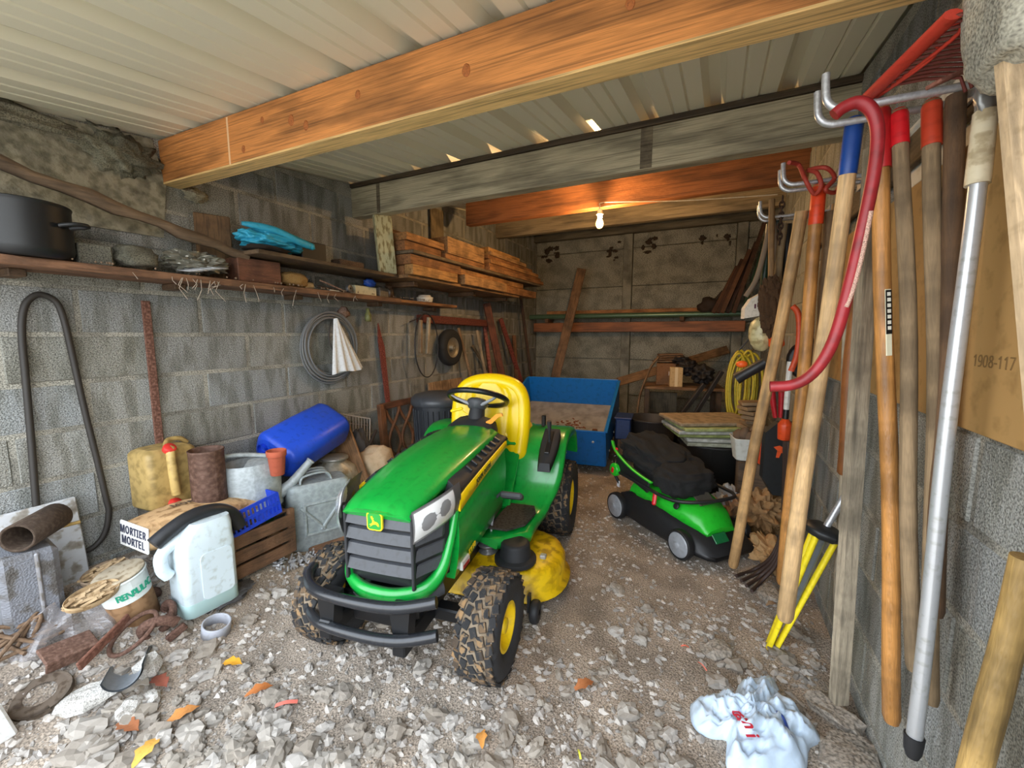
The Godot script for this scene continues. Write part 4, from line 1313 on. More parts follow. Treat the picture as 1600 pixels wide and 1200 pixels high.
func left_wall_things() -> void:
	var s := mb()
	# steel flats set in the wall
	board("steel_bar", "long rusty flat steel bar fixed upright on the block wall", "bar", on_x(227, 470, -2.46), on_x(250, 700, -2.455), 0.034, 0.012, rusty(rgb(205, 175, 165)), Vector3(1, 0, 0))
	s = mb()
	var a := on_x(592, 505, -2.455)
	var b := on_x(606, 632, -2.44)
	var L := a.distance_to(b)
	prism(s, [Vector2(-0.02, 0), Vector2(0.026, 0), Vector2(0.03, L * 0.7), Vector2(0.008, L * 0.85), Vector2(-0.01, L), Vector2(-0.03, L * 0.8), Vector2(-0.024, L * 0.4)], 0.012, at(0, 0, -0.006))
	one("iron_stake", s, rusty(rgb(225, 140, 130)), "pointed red rusty blade standing against the wall above the lattice frame", "blade", along(b, a, Vector3(1, 0, 0)))
	# hose
	s = mb()
	var pts := []
	for q in [[60, 812], [56, 780], [48, 680], [40, 590], [34, 520], [38, 480], [52, 463], [68, 461], [88, 472], [100, 500], [113, 555], [132, 640], [152, 720], [166, 780], [170, 800], [164, 832], [146, 855], [118, 867]]:
		pts.append(on_x(q[0], q[1], -2.455))
	tube(s, smooth_path(pts, 4), 0.012, 8)
	one("rubber_hose", s, mat(rgb(44, 40, 36), 0.6), "black rubber hose hung in a tall loop on the block wall", "hose")
	# cable coil with nail and bag
	var c := on_x(518, 540, -2.43)
	var rx := absf(on_x(475, 540, -2.43).z - on_x(562, 540, -2.43).z) / 2
	var t := thing("cable_coil", "coil of grey cable hung on the wall behind the white bag", "cable", Transform3D(Basis(), c))
	s = mb()
	for k in 9:
		var f := 0.8 + 0.2 * k / 8.0
		var r := rx * f
		tube(s, ring_pts(Vector3(0.012 * sin(k * 2.2), -0.01 * (k % 3), 0.008 * cos(k * 1.7)), Vector3(0, 0, -r * 0.98), Vector3(0, r * 1.03, 0), 36), 0.0065, 6, true)
	part(t, "cable_loops", s, mat(rgb(116, 118, 120), 0.5))
	s = mb()
	tube(s, smooth_path([Vector3(0.02, 0.16, 0.02), Vector3(0.03, 0.02, 0.04), Vector3(0.03, -0.09, -0.04), Vector3(0.03, -0.1, -0.12), Vector3(0.02, -0.02, -0.16)], 5), 0.006, 6)
	part(t, "loose_end", s, mat(rgb(60, 56, 52), 0.6))
	b = on_x(537, 488, -2.45)
	s = mb()
	lump(s, at(0, 0, 0), Vector3(0.03, 0.04, 0.05), 0.4, 1.6, 2, 2)
	one("wall_hook", s, rusty(), "rusty lump of a hook above the grey cable coil", "hook", Transform3D(Basis(), b))
	var P := func(u, v, o := 0.0) -> Vector3: return on_x(u, v, -2.385 + o)
	s = mb()
	grid(s, func(u, v):
		var lft: Vector3 = P.call(521, 498).lerp(P.call(519, 586), v)
		var rgt: Vector3 = P.call(527, 497).lerp(P.call(567, 574), v)
		return lft.lerp(rgt, u) + Vector3(0.012 * sin(u * 23.0) * v + 0.02 * sin(u * PI), 0.012 * sin(u * 6.0) * v, 0), 24, 10)
	grid(s, func(u, v):
		var lft: Vector3 = P.call(521, 498, -0.02).lerp(P.call(519, 586, -0.02), v)
		var rgt: Vector3 = P.call(527, 497, -0.02).lerp(P.call(567, 574, -0.02), v)
		return lft.lerp(rgt, u), 4, 4)
	one("white_bag", s, mat(rgb(226, 228, 230), 0.6, "scuff", Vector3.ONE * 5), "creased white plastic bag hanging over the grey cable coil", "bag")
	b = on_x(575, 492, -2.42)
	s = mb()
	lathe(s, edged([Vector2(0, -0.05), Vector2(0.022, -0.05), Vector2(0.026, 0.0), Vector2(0.014, 0.02), Vector2(0.014, 0.05), Vector2(0, 0.052)]), 14)
	one("hanging_valve", s, plastic(rgb(128, 134, 84), 0.5, "grime"), "small greenish bottle hanging below the shelf beside the cable coil", "bottle", Transform3D(Basis(), b))
	# red channel bracket with loop, handles, wheel
	a = on_x(656, 498, -2.42)
	b = on_x(766, 506, -2.42)
	s = mb()
	box(s, at(0, 0, 0), Vector3(0.09, 0.075, a.distance_to(b)), 0.006)
	one("steel_channel", s, rusty(rgb(190, 120, 105)), "rusty red steel channel fixed along the wall over the hanging wheel", "bracket", Transform3D(Basis(Vector3.RIGHT, atan2(b.y - a.y, a.z - b.z)), (a + b) / 2))
	b = on_x(640, 503, -2.4)
	s = mb()
	tube(s, [Vector3.ZERO, on_x(664, 493, -2.4) - b], 0.005, 6)
	one("wire_hook", s, rusty(rgb(120, 110, 100)), "thin wire sticking out beside the red channel", "wire", Transform3D(Basis(), b))
	s = mb()
	var w0 := on_x(667, 540, -2.37)
	var lr := absf(on_x(649, 540, -2.37).z - on_x(685, 540, -2.37).z) / 2
	tube(s, ring_pts(w0, Vector3(0, 0, -lr), Vector3(0, 0.29, 0), 32), 0.006, 6, true)
	one("wire_loop", s, mat(rgb(40, 40, 42), 0.5), "black wire loop hanging from the red channel", "wire")
	for d in [[657, 500, 657, 552, "weathered wooden handle hanging nearest the black wire loop", rgb(168, 142, 112)], [670, 496, 667, 553, "pale wooden handle hanging beside the black wire loop", rgb(196, 178, 150)]]:
		board("hanging_stave", d[4], "stave", on_x(d[0], d[1], -2.36), on_x(d[2], d[3], -2.36), 0.03, 0.03, wood(d[5]), Vector3(1, 0, 0))
	c = on_x(703, 543, -2.4)
	t = thing("wheel", "black pneumatic wheel with a dull metal rim hung on the wall", "wheel", Transform3D(Basis(Vector3(0, 0, 1), -PI / 2), c))
	s = mb()
	lathe(s, [Vector2(0.1, -0.04), Vector2(0.15, -0.05), Vector2(0.178, -0.03), Vector2(0.184, 0), Vector2(0.178, 0.03), Vector2(0.15, 0.05), Vector2(0.1, 0.04)], 36)
	part(t, "tyre", s, mat(rgb(34, 34, 34), 0.85, "scuff", Vector3.ONE * 4))
	s = mb()
	lathe(s, edged([Vector2(0.104, 0.035), Vector2(0.1, 0.042), Vector2(0.085, 0.02), Vector2(0.03, 0.01), Vector2(0.028, 0.05), Vector2(0.012, 0.055), Vector2(0.01, 0.02), Vector2(0, 0.02)]), 28)
	part(t, "rim", s, steel(Color(0.62, 0.58, 0.5), 0.5))
	# things leaning in the corner by the trailer: [u0 v0 u1 v1 xtop xbottom width thick label mat]
	var red := mat(rgb(136, 72, 62), 0.6, "grime", Vector3.ONE * 3)
	for d in [
		[760, 474, 806, 596, -2.37, -2.1, 0.085, 0.03, "broad brown board leaning in the corner, tallest of the red bars", wood(rgb(122, 70, 50))],
		[757, 508, 806, 622, -2.44, -2.0, 0.04, 0.035, "red painted steel bar with a hinge, leaning next to the hanging wheel", red],
		[782, 498, 820, 610, -2.41, -2.26, 0.055, 0.03, "red painted steel profile leaning behind the broad brown board", mat(rgb(124, 62, 54), 0.5, "grime", Vector3.ONE * 4)],
		[803, 524, 830, 590, -2.4, -2.1, 0.05, 0.03, "short brown batten leaning beside the blue trailer", wood(rgb(134, 92, 62))],
		[809, 432, 842, 582, -2.4, -2.15, 0.035, 0.03, "thin dark pole leaning up to the timber shelf", wood(rgb(92, 66, 50))],
		[716, 512, 741, 592, -2.44, -2.3, 0.03, 0.022, "thin speckled rod leaning on the wall next to the wheel", wood(rgb(150, 122, 92))],
		[745, 516, 764, 596, -2.4, -2.28, 0.035, 0.022, "twisted pale branch leaning on the wall", wood(rgb(160, 140, 112))],
		[738, 540, 775, 598, -2.452, -2.4, 0.03, 0.022, "short crooked branch leaning on the wall", wood(rgb(146, 126, 100))]]:
		a = on_x(d[0], d[1], d[4])
		b = on_x(d[2], d[3], d[5])
		var e: Vector3 = b + (b - a) * ((b.y - 0.03) / (a.y - b.y))
		e.x = minf(e.x, -2.2)
		board("leaning_bar", d[8], "bar", a, e, d[6], d[7], d[9], Vector3(1, 0, 0.8))
	s = mb()
	lathe(s, [Vector2(0.01, -0.005), Vector2(0.012, 0.005), Vector2(0, 0.006)], 8)
	# plank against the back wall
	a = on_z(909, 420, -5.56)
	b = on_z(868, 588, -5.2)
	board("leaning_plank", "tall brown plank leaning on the back wall behind the trailer", "plank", a, b + (b - a) * ((b.y - 0.02) / (a.y - b.y)), 0.12, 0.025, wood(rgb(140, 104, 70)), Vector3(0.2, 0, 1))

func jerrycan(t: Node3D, w: float, h: float, d: float, m: Material, r := 0.03) -> MeshInstance3D:
	var s := mb()
	var rings := []
	for q in [[0.0, 0.88], [0.015, 0.97], [0.04, 1.0], [0.8, 1.0], [0.86, 0.98], [0.9, 0.9], [0.93, 0.72]]:
		var ring := []
		for p in rrect(w * q[1], d * q[1], r):
			ring.append(Vector3(p.x, q[0] * h, p.y))
		rings.append(ring)
	loft(s, rings)
	return part(t, "body", s, m)

func left_floor() -> void:
	var s := mb()
	var t: Node3D
	var q: Dictionary
	var p: Vector3
	# white board and metal can by the doorway
	q = lbox(-70, 108, 795, 905, -2.4)
	board("white_board", "white painted board propped on the block wall behind the rusty pipe", "board", Vector3(-2.45, 0.575, q.p.z - 0.075), Vector3(-2.4, 0.21, q.p.z - 0.075), q.w, 0.025, mat(rgb(196, 200, 204), 0.6, "grime", Vector3.ONE * 2), Vector3(1, 0, 0))
	q = lbox(4, 102, 850, 952, -2.24)
	t = thing("metal_canister", "old galvanised square canister under the rusty pipe", "canister", lf(Vector3(-2.27, ground(-2.24, q.p.z) - 0.005, q.p.z), -6))
	var hcan: float = q.p.y + q.h - ground(-2.24, q.p.z)
	s = mb()
	box(s, at(0, hcan / 2, 0), Vector3(q.w, hcan, 0.2), 0.018)
	part(t, "body", s, mat(rgb(118, 121, 128), 0.6, "grime", Vector3.ONE * 1.4, 0.2, "fine", 0.4))
	s = mb()
	box(s, at(q.w * 0.12, hcan / 2, 0.102), Vector3(0.012, hcan * 0.96, 0.012), 0.004)
	part(t, "seam", s, mat(rgb(150, 152, 158), 0.5, "grime", Vector3.ONE * 2.6, 0.3))
	var ctop: float = ground(-2.24, q.p.z) + hcan
	s = mb()
	var pa := Vector3(-2.2, ctop + 0.052, on_x(26, 838, -2.2).z)
	var pb := Vector3(-2.34, ctop + 0.052, on_x(98, 828, -2.3).z)
	lathe(s, edged([Vector2(0.052, 0), Vector2(0.052, pa.distance_to(pb)), Vector2(0.043, pa.distance_to(pb)), Vector2(0.043, 0), Vector2(0.052, 0)]), 24)
	one("rusty_pipe", s, rusty(rgb(126, 124, 112), 0.8), "short wide dark rusty pipe lying on the galvanised canister", "pipe", along(pa, pb, Vector3.UP))
	s = mb()
	tube(s, [Vector3(-2.32, ctop + 0.01, on_x(88, 842, -2.32).z), Vector3(-2.3, ctop + 0.012, on_x(129, 841, -2.3).z)], 0.007, 6)
	one("yellow_stick", s, wood(rgb(214, 176, 96), 2), "thin yellow stick poking out past the galvanised canister", "stick")
	# bench of crates that lifts the cans
	var zb := on_x(330, 800, -2.25).z
	s = mb()
	t = thing("wooden_crate", "old slatted wooden crate under the blue plastic crate", "crate", lf(Vector3(-2.12, ground(-2.12, -1.3), on_x(405, 840, -2.0).z)))
	for k in 3:
		s = mb()
		box(s, at(0, 0.035 + k * 0.075, 0.14), Vector3(0.36, 0.062, 0.012), 0.002)
		part(t, "slat", s, wood(rgb(126, 92, 66), 0))
		s = mb()
		box(s, at(0, 0.035 + k * 0.075, -0.14), Vector3(0.36, 0.062, 0.012), 0.002)
		part(t, "slat", s, wood(rgb(116, 84, 60), 0))
	for x in [-0.17, 0.17]:
		for z in [-0.125, 0.125]:
			s = mb()
			box(s, at(x, 0.12, z), Vector3(0.03, 0.24, 0.03), 0.002)
			part(t, "corner_post", s, wood(rgb(140, 104, 76), 1))
	s = mb()
	box(s, at(0, 0.012, 0), Vector3(0.34, 0.012, 0.27), 0.002)
	box(s, at(0, 0.232, 0), Vector3(0.32, 0.012, 0.24), 0.002)
	part(t, "boards", s, wood(rgb(110, 82, 60), 0))
	s = mb()
	var g0 := ground(-2.3, -1.0)
	box(s, at(0, 0.12, 0), Vector3(0.4, 0.24, 0.13), 0.01)
	one("rough_block_step", s, concrete(rgb(120, 112, 98)), "low concrete block step along the wall under the yellow can", "block", lf(Vector3(-2.405, 0.21, -1.13)))
	var bench := 0.45
	# yellow jerrycan
	q = lbox(224, 312, 690, 785, -2.34)
	t = thing("jerrycan", "dirty yellow plastic jerrycan with red caps behind the rusty tin", "jerrycan", lf(Vector3(-2.38, bench + 0.002, q.p.z), 4))
	var yel := mat(rgb(182, 154, 96), 0.5, "wall", Vector3.ONE * 3.0)
	var hy: float = q.p.y + q.h - bench
	jerrycan(t, q.w * 0.94, hy, 0.18, yel)
	s = mb()
	tube(s, smooth_path([Vector3(0, hy * 0.86, 0.09), Vector3(-0.02, hy * 0.9, 0.105), Vector3(-0.02, hy * 0.5, 0.11), Vector3(-0.01, hy * 0.2, 0.1)], 4), 0.02, 8)
	part(t, "handle_rib", s, mat(rgb(198, 168, 104), 0.5, "wall", Vector3.ONE * 3.0))
	for y in [hy * 0.9, hy * 0.02]:
		s = mb()
		lathe(s, edged([Vector2(0.0, 0), Vector2(0.026, 0), Vector2(0.026, 0.026), Vector2(0, 0.028)]), 14, eul(40, 0, 0, Vector3(-0.02, y, 0.09)))
		part(t, "red_cap", s, plastic(rgb(206, 50, 42), 0.5))
	s = mb()
	tube(s, smooth_path([Vector3(0.0, hy * 0.93, 0.03), Vector3(0.03, hy * 1.0, 0.0), Vector3(0.08, hy * 0.99, 0), Vector3(0.11, hy * 0.9, 0)], 4), 0.012, 8)
	part(t, "handle", s, yel)
	# rusty tin
	q = lbox(293, 350, 700, 781, -2.24)
	s = mb()
	var rt: float = q.w * 0.46
	lathe(s, edged([Vector2(0, 0.0), Vector2(rt, 0), Vector2(rt, 0.012), Vector2(rt * 0.98, 0.016), Vector2(rt * 0.98, q.h - 0.012), Vector2(rt * 1.02, q.h), Vector2(rt * 0.94, q.h), Vector2(rt * 0.93, 0.01), Vector2(0, 0.01)]), 28)
	one("rusty_tin", s, mat(rgb(178, 160, 150), 0.75, "rust", Vector3.ONE * 2.0, 0.1, "fine", 0.2), "open rusty cylindrical tin standing on the mortar sack", "tin", lf(Vector3(-2.2, q.p.y + 0.005, q.p.z)))
	# mortar sack: a slumped sack along the wall
	var sa := on_x(212, 838, -2.18)
	var sb := on_x(384, 786, -2.19)
	t = thing("mortar_sack", "beige paper mortar sack with a white printed end, lying on its side", "sack", along(sa, sb, Vector3.UP))
	var SL := sa.distance_to(sb)
	s = mb()
	var R := []
	for k in 15:
		var f := k / 14.0
		var ring := []
		for j in 24:
			var a := TAU * j / 24.0
			var ca := cos(a)
			var sn := sin(a)
			var pw := 0.5
			var wx: float = 0.12 * (1.0 - 0.1 * cos(f * PI * 2.0)) * (1.0 + 0.05 * sin(f * 13.0 + j * 0.8))
			var wz: float = 0.07 * (0.75 + 0.35 * sin(clampf(f * 1.1, 0, 1) * PI)) * (1.0 + 0.06 * sin(f * 9.0 + j * 1.3))
			ring.append(Vector3(signf(ca) * pow(absf(ca), pw) * wx, f * SL, signf(sn) * pow(absf(sn), pw) * wz))
		R.append(ring)
	loft(s, R)
	part(t, "paper_body", s, mat(rgb(214, 178, 132), 0.9, "grime", Vector3.ONE * 2.2, 0.0, "fine", 0.3))
	s = mb()
	box(s, at(0, -0.004, 0), Vector3(0.22, 0.01, 0.11), 0.004)
	var en := part(t, "printed_end", s, mat(rgb(226, 224, 220), 0.8, "scuff", Vector3.ONE * 4), Transform3D(), "white sack end with dark print")
	var ink := mat(rgb(50, 52, 70), 0.9)
	for k in 2:
		lettering(en, ["MORTIER", "MORTEL"][k], 0.034, ink, Transform3D(Basis(Vector3(-1, 0, 0), Vector3(0, 0, 1), Vector3(0, 1, 0)) * Basis(Vector3.UP, PI) * Basis(Vector3(0, 0, 1), 0.0), Vector3(0.0, -0.0105, 0.022 - k * 0.045)))
	lettering(t, "MORTIER", 0.03, mat(rgb(96, 78, 62), 0.9), Transform3D(Basis(Vector3(0, 1, 0), Vector3(-1, 0, 0), Vector3(0, 0, 1)), Vector3(-0.03, SL * 0.5, 0.079)), "faded_print")
	# black inner tube piece over the sack
	s = mb()
	var bp := []
	for u in [[240, 851], [262, 832], [290, 812], [318, 800], [345, 797], [364, 805], [374, 822]]:
		bp.append(on_x(u[0], u[1], -1.97))
	tube(s, smooth_path(bp, 5), 0.03, 12)
	one("black_tube", s, mat(rgb(36, 37, 40), 0.45, "scuff", Vector3.ONE * 3), "thick black rubber tube curving over the mortar sack", "tube")
	# white jerrycan
	q = lbox(258, 359, 812, 926, -1.96)
	p = Vector3(-1.96, ground(-1.96, q.p.z), q.p.z)
	var hw: float = q.p.y + q.h - p.y
	t = thing("jerrycan", "translucent white plastic jerrycan with a little liquid, on the rubble", "jerrycan", lf(p, -4))
	var wh := mat(rgb(206, 220, 226), 0.35, "scuff", Vector3.ONE * 2.0, 0.0, "", 0.5, {"backlight": rgb(60, 66, 68)})
	s = mb()
	R = []
	for e in [[0.0, 0.9, 0.0], [0.02, 1.0, 0.0], [0.72, 1.0, 0.0], [0.82, 0.97, 0.0], [0.92, 0.86, 0.015], [1.0, 0.7, 0.03]]:
		var ring := []
		for v in rrect(q.w * 0.86 * e[1], 0.16 * e[1], 0.03):
			ring.append(Vector3(v.x + 0.03 + e[2], e[0] * hw, v.y))
		R.append(ring)
	loft(s, R)
	var wb := part(t, "body", s, wh)
	s = mb()
	prism(s, rrect(q.w * 0.5, hw * 0.52, 0.02), 0.006, at(0.05, hw * 0.42, 0.078))
	part(wb, "raised_panel", s, wh)
	s = mb()
	R = []
	for e in [[0.004, 0.905], [0.02, 1.004], [0.17, 1.004]]:
		var ring := []
		for v in rrect(q.w * 0.86 * e[1], 0.16 * e[1], 0.03):
			ring.append(Vector3(v.x + 0.03, e[0] * hw, v.y))
		R.append(ring)
	loft(s, R)
	part(t, "liquid", s, mat(rgb(168, 196, 194), 0.3), Transform3D(), "pale green liquid showing through the bottom")
	s = mb()
	tube(s, smooth_path([Vector3(0.0, hw * 0.9, 0), Vector3(-q.w * 0.42, hw * 0.78, 0), Vector3(-q.w * 0.46, hw * 0.6, 0), Vector3(-q.w * 0.38, hw * 0.5, 0)], 5), 0.024, 10)
	part(t, "handle", s, wh)
	# blue crate
	var ca := on_x(358, 835, -1.97)
	var cb := on_x(441, 790, -1.97)
	t = thing("plastic_crate", "blue perforated plastic crate wedged under the watering can", "crate", Transform3D(Basis(Vector3.UP, PI / 2) * Basis(Vector3(0, 0, 1), atan2(cb.y - ca.y, ca.z - cb.z)), Vector3(-2.08, minf(ca.y, cb.y) - 0.02, (ca.z + cb.z) / 2)))
	var cl := ca.distance_to(cb)
	var bl := plastic(rgb(30, 66, 196), 0.45)
	s = mb()
	for z in [-0.1, 0.1]:
		for y in [0.0, 0.05, 0.1]:
			box(s, at(0, y + 0.01, z), Vector3(cl, 0.016, 0.008))
		for k in 14:
			box(s, at(lerpf(-cl / 2, cl / 2, k / 13.0), 0.06, z), Vector3(0.007, 0.11, 0.007))
	for x in [-cl / 2, cl / 2]:
		box(s, at(x, 0.06, 0), Vector3(0.008, 0.11, 0.2))
	box(s, at(0, 0.004, 0), Vector3(cl, 0.008, 0.2))
	part(t, "lattice", s, bl)
	# watering can
	q = lbox(352, 446, 712, 790, -2.16)
	t = thing("watering_can", "galvanised watering can with a long spout on the blue crate", "watering can", lf(Vector3(-2.18, q.p.y - 0.01, q.p.z), -24))
	var gal := mat(rgb(186, 194, 196), 0.5, "galv", Vector3.ONE * 3.0, 0.15)
	var r0: float = q.w * 0.46
	s = mb()
	lathe(s, edged([Vector2(0, 0), Vector2(r0, 0), Vector2(r0, 0.01), Vector2(r0 * 0.97, 0.015), Vector2(r0 * 0.97, q.h * 0.72), Vector2(r0 * 0.9, q.h * 0.92)]), 32, Transform3D(), 1.0, 0.75)
	lathe(s, [Vector2(r0 * 0.9, q.h * 0.92), Vector2(r0 * 0.3, q.h * 0.98), Vector2(0, q.h * 0.98)], 16, Transform3D(), 1.0, 0.75, -PI * 0.1, PI * 0.9)
	lathe(s, [Vector2(r0 * 0.88, q.h * 0.9), Vector2(r0 * 0.9, 0.03), Vector2(0, 0.02)], 28, Transform3D(), 1.0, 0.75)
	part(t, "body", s, gal)
	s = mb()
	tube(s, [Vector3(r0 * 0.85, 0.04, 0), Vector3(r0 * 1.3, 0.09, 0.01), Vector3(r0 * 2.0, 0.2, 0.02)], [0.034, 0.026, 0.02], 12)
	lathe(s, edged([Vector2(0.02, 0), Vector2(0.024, 0.004), Vector2(0.024, 0.012), Vector2(0.016, 0.014), Vector2(0.014, 0.0)]), 12, along(Vector3(r0 * 1.97, 0.195, 0.02), Vector3(r0 * 2.3, 0.245, 0.02)))
	part(t, "spout", s, gal)
	s = mb()
	tube(s, smooth_path([Vector3(-r0 * 0.95, q.h * 0.5, 0), Vector3(-r0 * 1.05, q.h * 1.0, 0), Vector3(-r0 * 0.5, q.h * 1.1, 0), Vector3(r0 * 0.5, q.h * 1.0, 0), Vector3(r0 * 0.8, q.h * 0.9, 0)], 5), 0.012, 8)
	part(t, "handle", s, gal)
	# paint pail
	q = lbox(183, 270, 862, 950, -2.02)
	t = thing("paint_pail", "dirty white paint pail with green lettering beside the white jerrycan", "pail", Transform3D(Basis(Vector3.UP, PI / 2) * Basis(Vector3(0, 0, 1), deg_to_rad(12)), Vector3(-2.08, ground(-2.05, q.p.z) - 0.02, q.p.z)))
	var pr: float = q.w * 0.46
	var ph: float = q.h * 0.95
	s = mb()
	lathe(s, edged([Vector2(0, 0), Vector2(pr * 0.88, 0), Vector2(pr * 0.94, ph * 0.55)]), 32)
	part(t, "stained_base", s, mat(rgb(150, 116, 82), 0.85, "grime", Vector3.ONE * 2.5), Transform3D(), "brown mud-stained lower half")
	s = mb()
	lathe(s, edged([Vector2(pr * 0.94, ph * 0.55), Vector2(pr, ph * 0.95), Vector2(pr * 1.04, ph * 0.97), Vector2(pr * 1.04, ph), Vector2(pr * 0.96, ph), Vector2(pr * 0.9, ph * 0.8), Vector2(0, ph * 0.78)]), 32)
	var pw2 := part(t, "white_band", s, mat(rgb(216, 222, 218), 0.6, "scuff", Vector3.ONE * 3))
	# the name follows the curve of the pail
	var word := "RENAULAC"
	for k in word.length():
		var a := -0.72 + 0.2 * k + 0.12
		lettering(pw2, word[k], 0.027, mat(rgb(30, 150, 116), 0.6), Transform3D(Basis(Vector3.UP, a), Vector3(sin(a) * (pr * 0.982 + 0.001), ph * 0.72, cos(a) * (pr * 0.982 + 0.001))), "letter")
	s = mb()
	lathe(s, edged([Vector2(0, ph * 0.985), Vector2(pr * 0.9, ph * 0.99), Vector2(pr * 1.02, ph * 1.02), Vector2(pr * 1.0, ph * 1.05), Vector2(0, ph * 1.03)]), 28)
	part(t, "crusted_lid", s, mat(rgb(176, 164, 142), 0.9, "grime", Vector3.ONE * 3))
	# two oval trays of dry husks
	for d in [[100, 190, 893, 935, -2.03, "oval cardboard tray of dry plant scraps in front of the canister", rgb(190, 164, 126), 1], [126, 205, 866, 898, -2.22, "flat worn tray leaning behind the paint pail", rgb(160, 140, 118), 2]]:
		q = lbox(d[0], d[1], d[2], d[3], d[4])
		p = Vector3(d[4], maxf(ground(d[4], q.p.z), q.p.y), q.p.z)
		t = thing("scrap_tray", d[5], "tray", lf(p, 0) * eul(28, 0, 6))
		s = mb()
		lathe(s, edged([Vector2(0, 0.004), Vector2(0.5, 0.0), Vector2(0.52, 0.03), Vector2(0.49, 0.03), Vector2(0.47, 0.012), Vector2(0, 0.012)].map(func(v): return Vector2(v.x * q.w, v.y)), 0.003), 28, Transform3D(), 1.0, 0.55)
		part(t, "rim", s, mat(d[6], 0.95, "grime", Vector3.ONE * 4))
		s = mb()
		for k in 40:
			var a := rng.randf() * TAU
			var r: float = sqrt(rng.randf()) * q.w * 0.42
			box(s, Transform3D(Basis.from_euler(Vector3(rng.randf_range(-0.3, 0.3), rng.randf_range(-0.4, 0.4), rng.randf_range(-0.3, 0.3))), Vector3(cos(a) * r, 0.018 + rng.randf() * 0.012, sin(a) * r * 0.5)), Vector3(rng.randf_range(0.02, 0.05), 0.004, 0.01))
		part(t, "husks", s, mat(rgb(176, 152, 118), 1.0, "grime", Vector3.ONE * 3)).set_meta("kind", "stuff")
	# blue drum
	var da := on_x(437, 708, -2.27)
	var db := on_x(512, 664, -2.3)
	t = thing("blue_canister", "large blue plastic canister lying tilted on the metal cans", "canister", along(da + (da - db) * 0.12, db + (db - da) * 0.15, Vector3(0.6, 1, 0)))
	var dl := da.distance_to(db) * 1.27
	s = mb()
	R = []
	for e in [[0.0, 0.8], [0.02, 0.93], [0.06, 1.0], [0.5, 1.02], [0.93, 1.0], [0.98, 0.92], [1.0, 0.78]]:
		var ring := []
		for v in rrect(0.29 * e[1], 0.22 * e[1], 0.07, 6):
			ring.append(Vector3(v.x, e[0] * dl, v.y))
		R.append(ring)
	loft(s, R)
	part(t, "body", s, mat(rgb(36, 80, 206), 0.4, "scuff", Vector3.ONE * 2.2))
	s = mb()
	lathe(s, edged([Vector2(0.03, -0.02), Vector2(0.03, 0.01), Vector2(0, 0.01)]), 16, at(-0.07, 0, 0.02))
	box(s, at(0.02, -0.004, 0.0), Vector3(0.1, 0.03, 0.04), 0.01)
	part(t, "cap", s, mat(rgb(22, 60, 190), 0.45))
	# terracotta pot
	q = lbox(421, 451, 703, 742, -2.03)
	s = mb()
	var tr: float = q.w * 0.42
	lathe(s, edged([Vector2(0, 0), Vector2(tr * 0.75, 0), Vector2(tr * 0.95, q.h * 0.75), Vector2(tr * 1.06, q.h * 0.76), Vector2(tr * 1.1, q.h), Vector2(tr * 0.98, q.h), Vector2(tr * 0.75, 0.02), Vector2(0, 0.02)]), 24)
	one("terracotta_pot", s, mat(rgb(176, 88, 62), 0.85, "scuff", Vector3.ONE * 4), "small terracotta flower pot between watering can and blue canister", "flower pot", lf(Vector3(-2.04, q.p.y, q.p.z)))
	# green can below it
	q = lbox(428, 466, 742, 800, -2.08)
	t = thing("green_can", "dark green plastic can behind the watering can spout", "can", lf(Vector3(-2.36, q.p.y - 0.14, q.p.z - 0.02)))
	jerrycan(t, q.w * 1.0, q.h + 0.08, 0.12, plastic(rgb(28, 84, 58), 0.45))
	# galvanised fuel can
	p = on_ground(500, 852)
	q = lbox(456, 546, 748, 850, -2.06)
	t = thing("fuel_can", "galvanised steel fuel can with pressed ribs and a triple handle", "fuel can", lf(Vector3(-2.06, ground(-2.06, q.p.z) - 0.01, q.p.z), -26))
	var fm := mat(rgb(170, 180, 182), 0.5, "galv", Vector3.ONE * 2.0, 0.15, "fine", 0.15)
	var fh: float = q.p.y + q.h - ground(-2.06, q.p.z) + 0.02
	var fw := 0.34
	s = mb()
	R = []
	for e in [[0.0, 0.94], [0.02, 1.0], [0.9, 1.0], [0.97, 0.96], [1.0, 0.86]]:
		var ring := []
		for v in rrect(fw * e[1], 0.17 * e[1], 0.035):
			ring.append(Vector3(v.x, e[0] * fh, v.y))
		R.append(ring)
	loft(s, R)
	part(t, "body", s, fm)
	for e in [[0, 0.28, 0.0], [0, 0.72, 0.0], [0.09, 0.5, 90.0], [-0.09, 0.5, 90.0], [0.05, 0.5, 52.0], [-0.05, 0.5, -52.0]]:
		s = mb()
		box(s, eul(0, 0, e[2], Vector3(e[0], fh * e[1], 0.088)), Vector3(0.2, 0.018, 0.018), 0.005)
		part(t, "pressed_rib", s, fm)
	for z in [-0.05, 0.0, 0.05]:
		s = mb()
		tube(s, smooth_path([Vector3(-0.1, fh * 0.97, z), Vector3(-0.08, fh + 0.04, z), Vector3(0.04, fh + 0.045, z), Vector3(0.07, fh * 0.97, z)], 5), 0.011, 8, false, 0.6)
		part(t, "handle", s, fm)
	# cream milk can behind
	q = lbox(482, 552, 690, 760, -2.26)
	t = thing("steel_churn", "pale dented steel churn behind the galvanised fuel can", "churn", lf(Vector3(-2.24, ground(-2.24, q.p.z), q.p.z - 0.02)))
	var ch: float = q.p.y + q.h - ground(-2.24, q.p.z) - 0.1
	var cm := mat(rgb(186, 182, 168), 0.4, "grime", Vector3.ONE * 2.5, 0.3)
	s = mb()
	lathe(s, [Vector2(0, 0), Vector2(0.15, 0), Vector2(0.155, 0.02), Vector2(0.155, ch * 0.7), Vector2(0.13, ch * 0.84), Vector2(0.075, ch * 0.92), Vector2(0.07, ch * 0.97)], 28)
	part(t, "body", s, cm)
	s = mb()
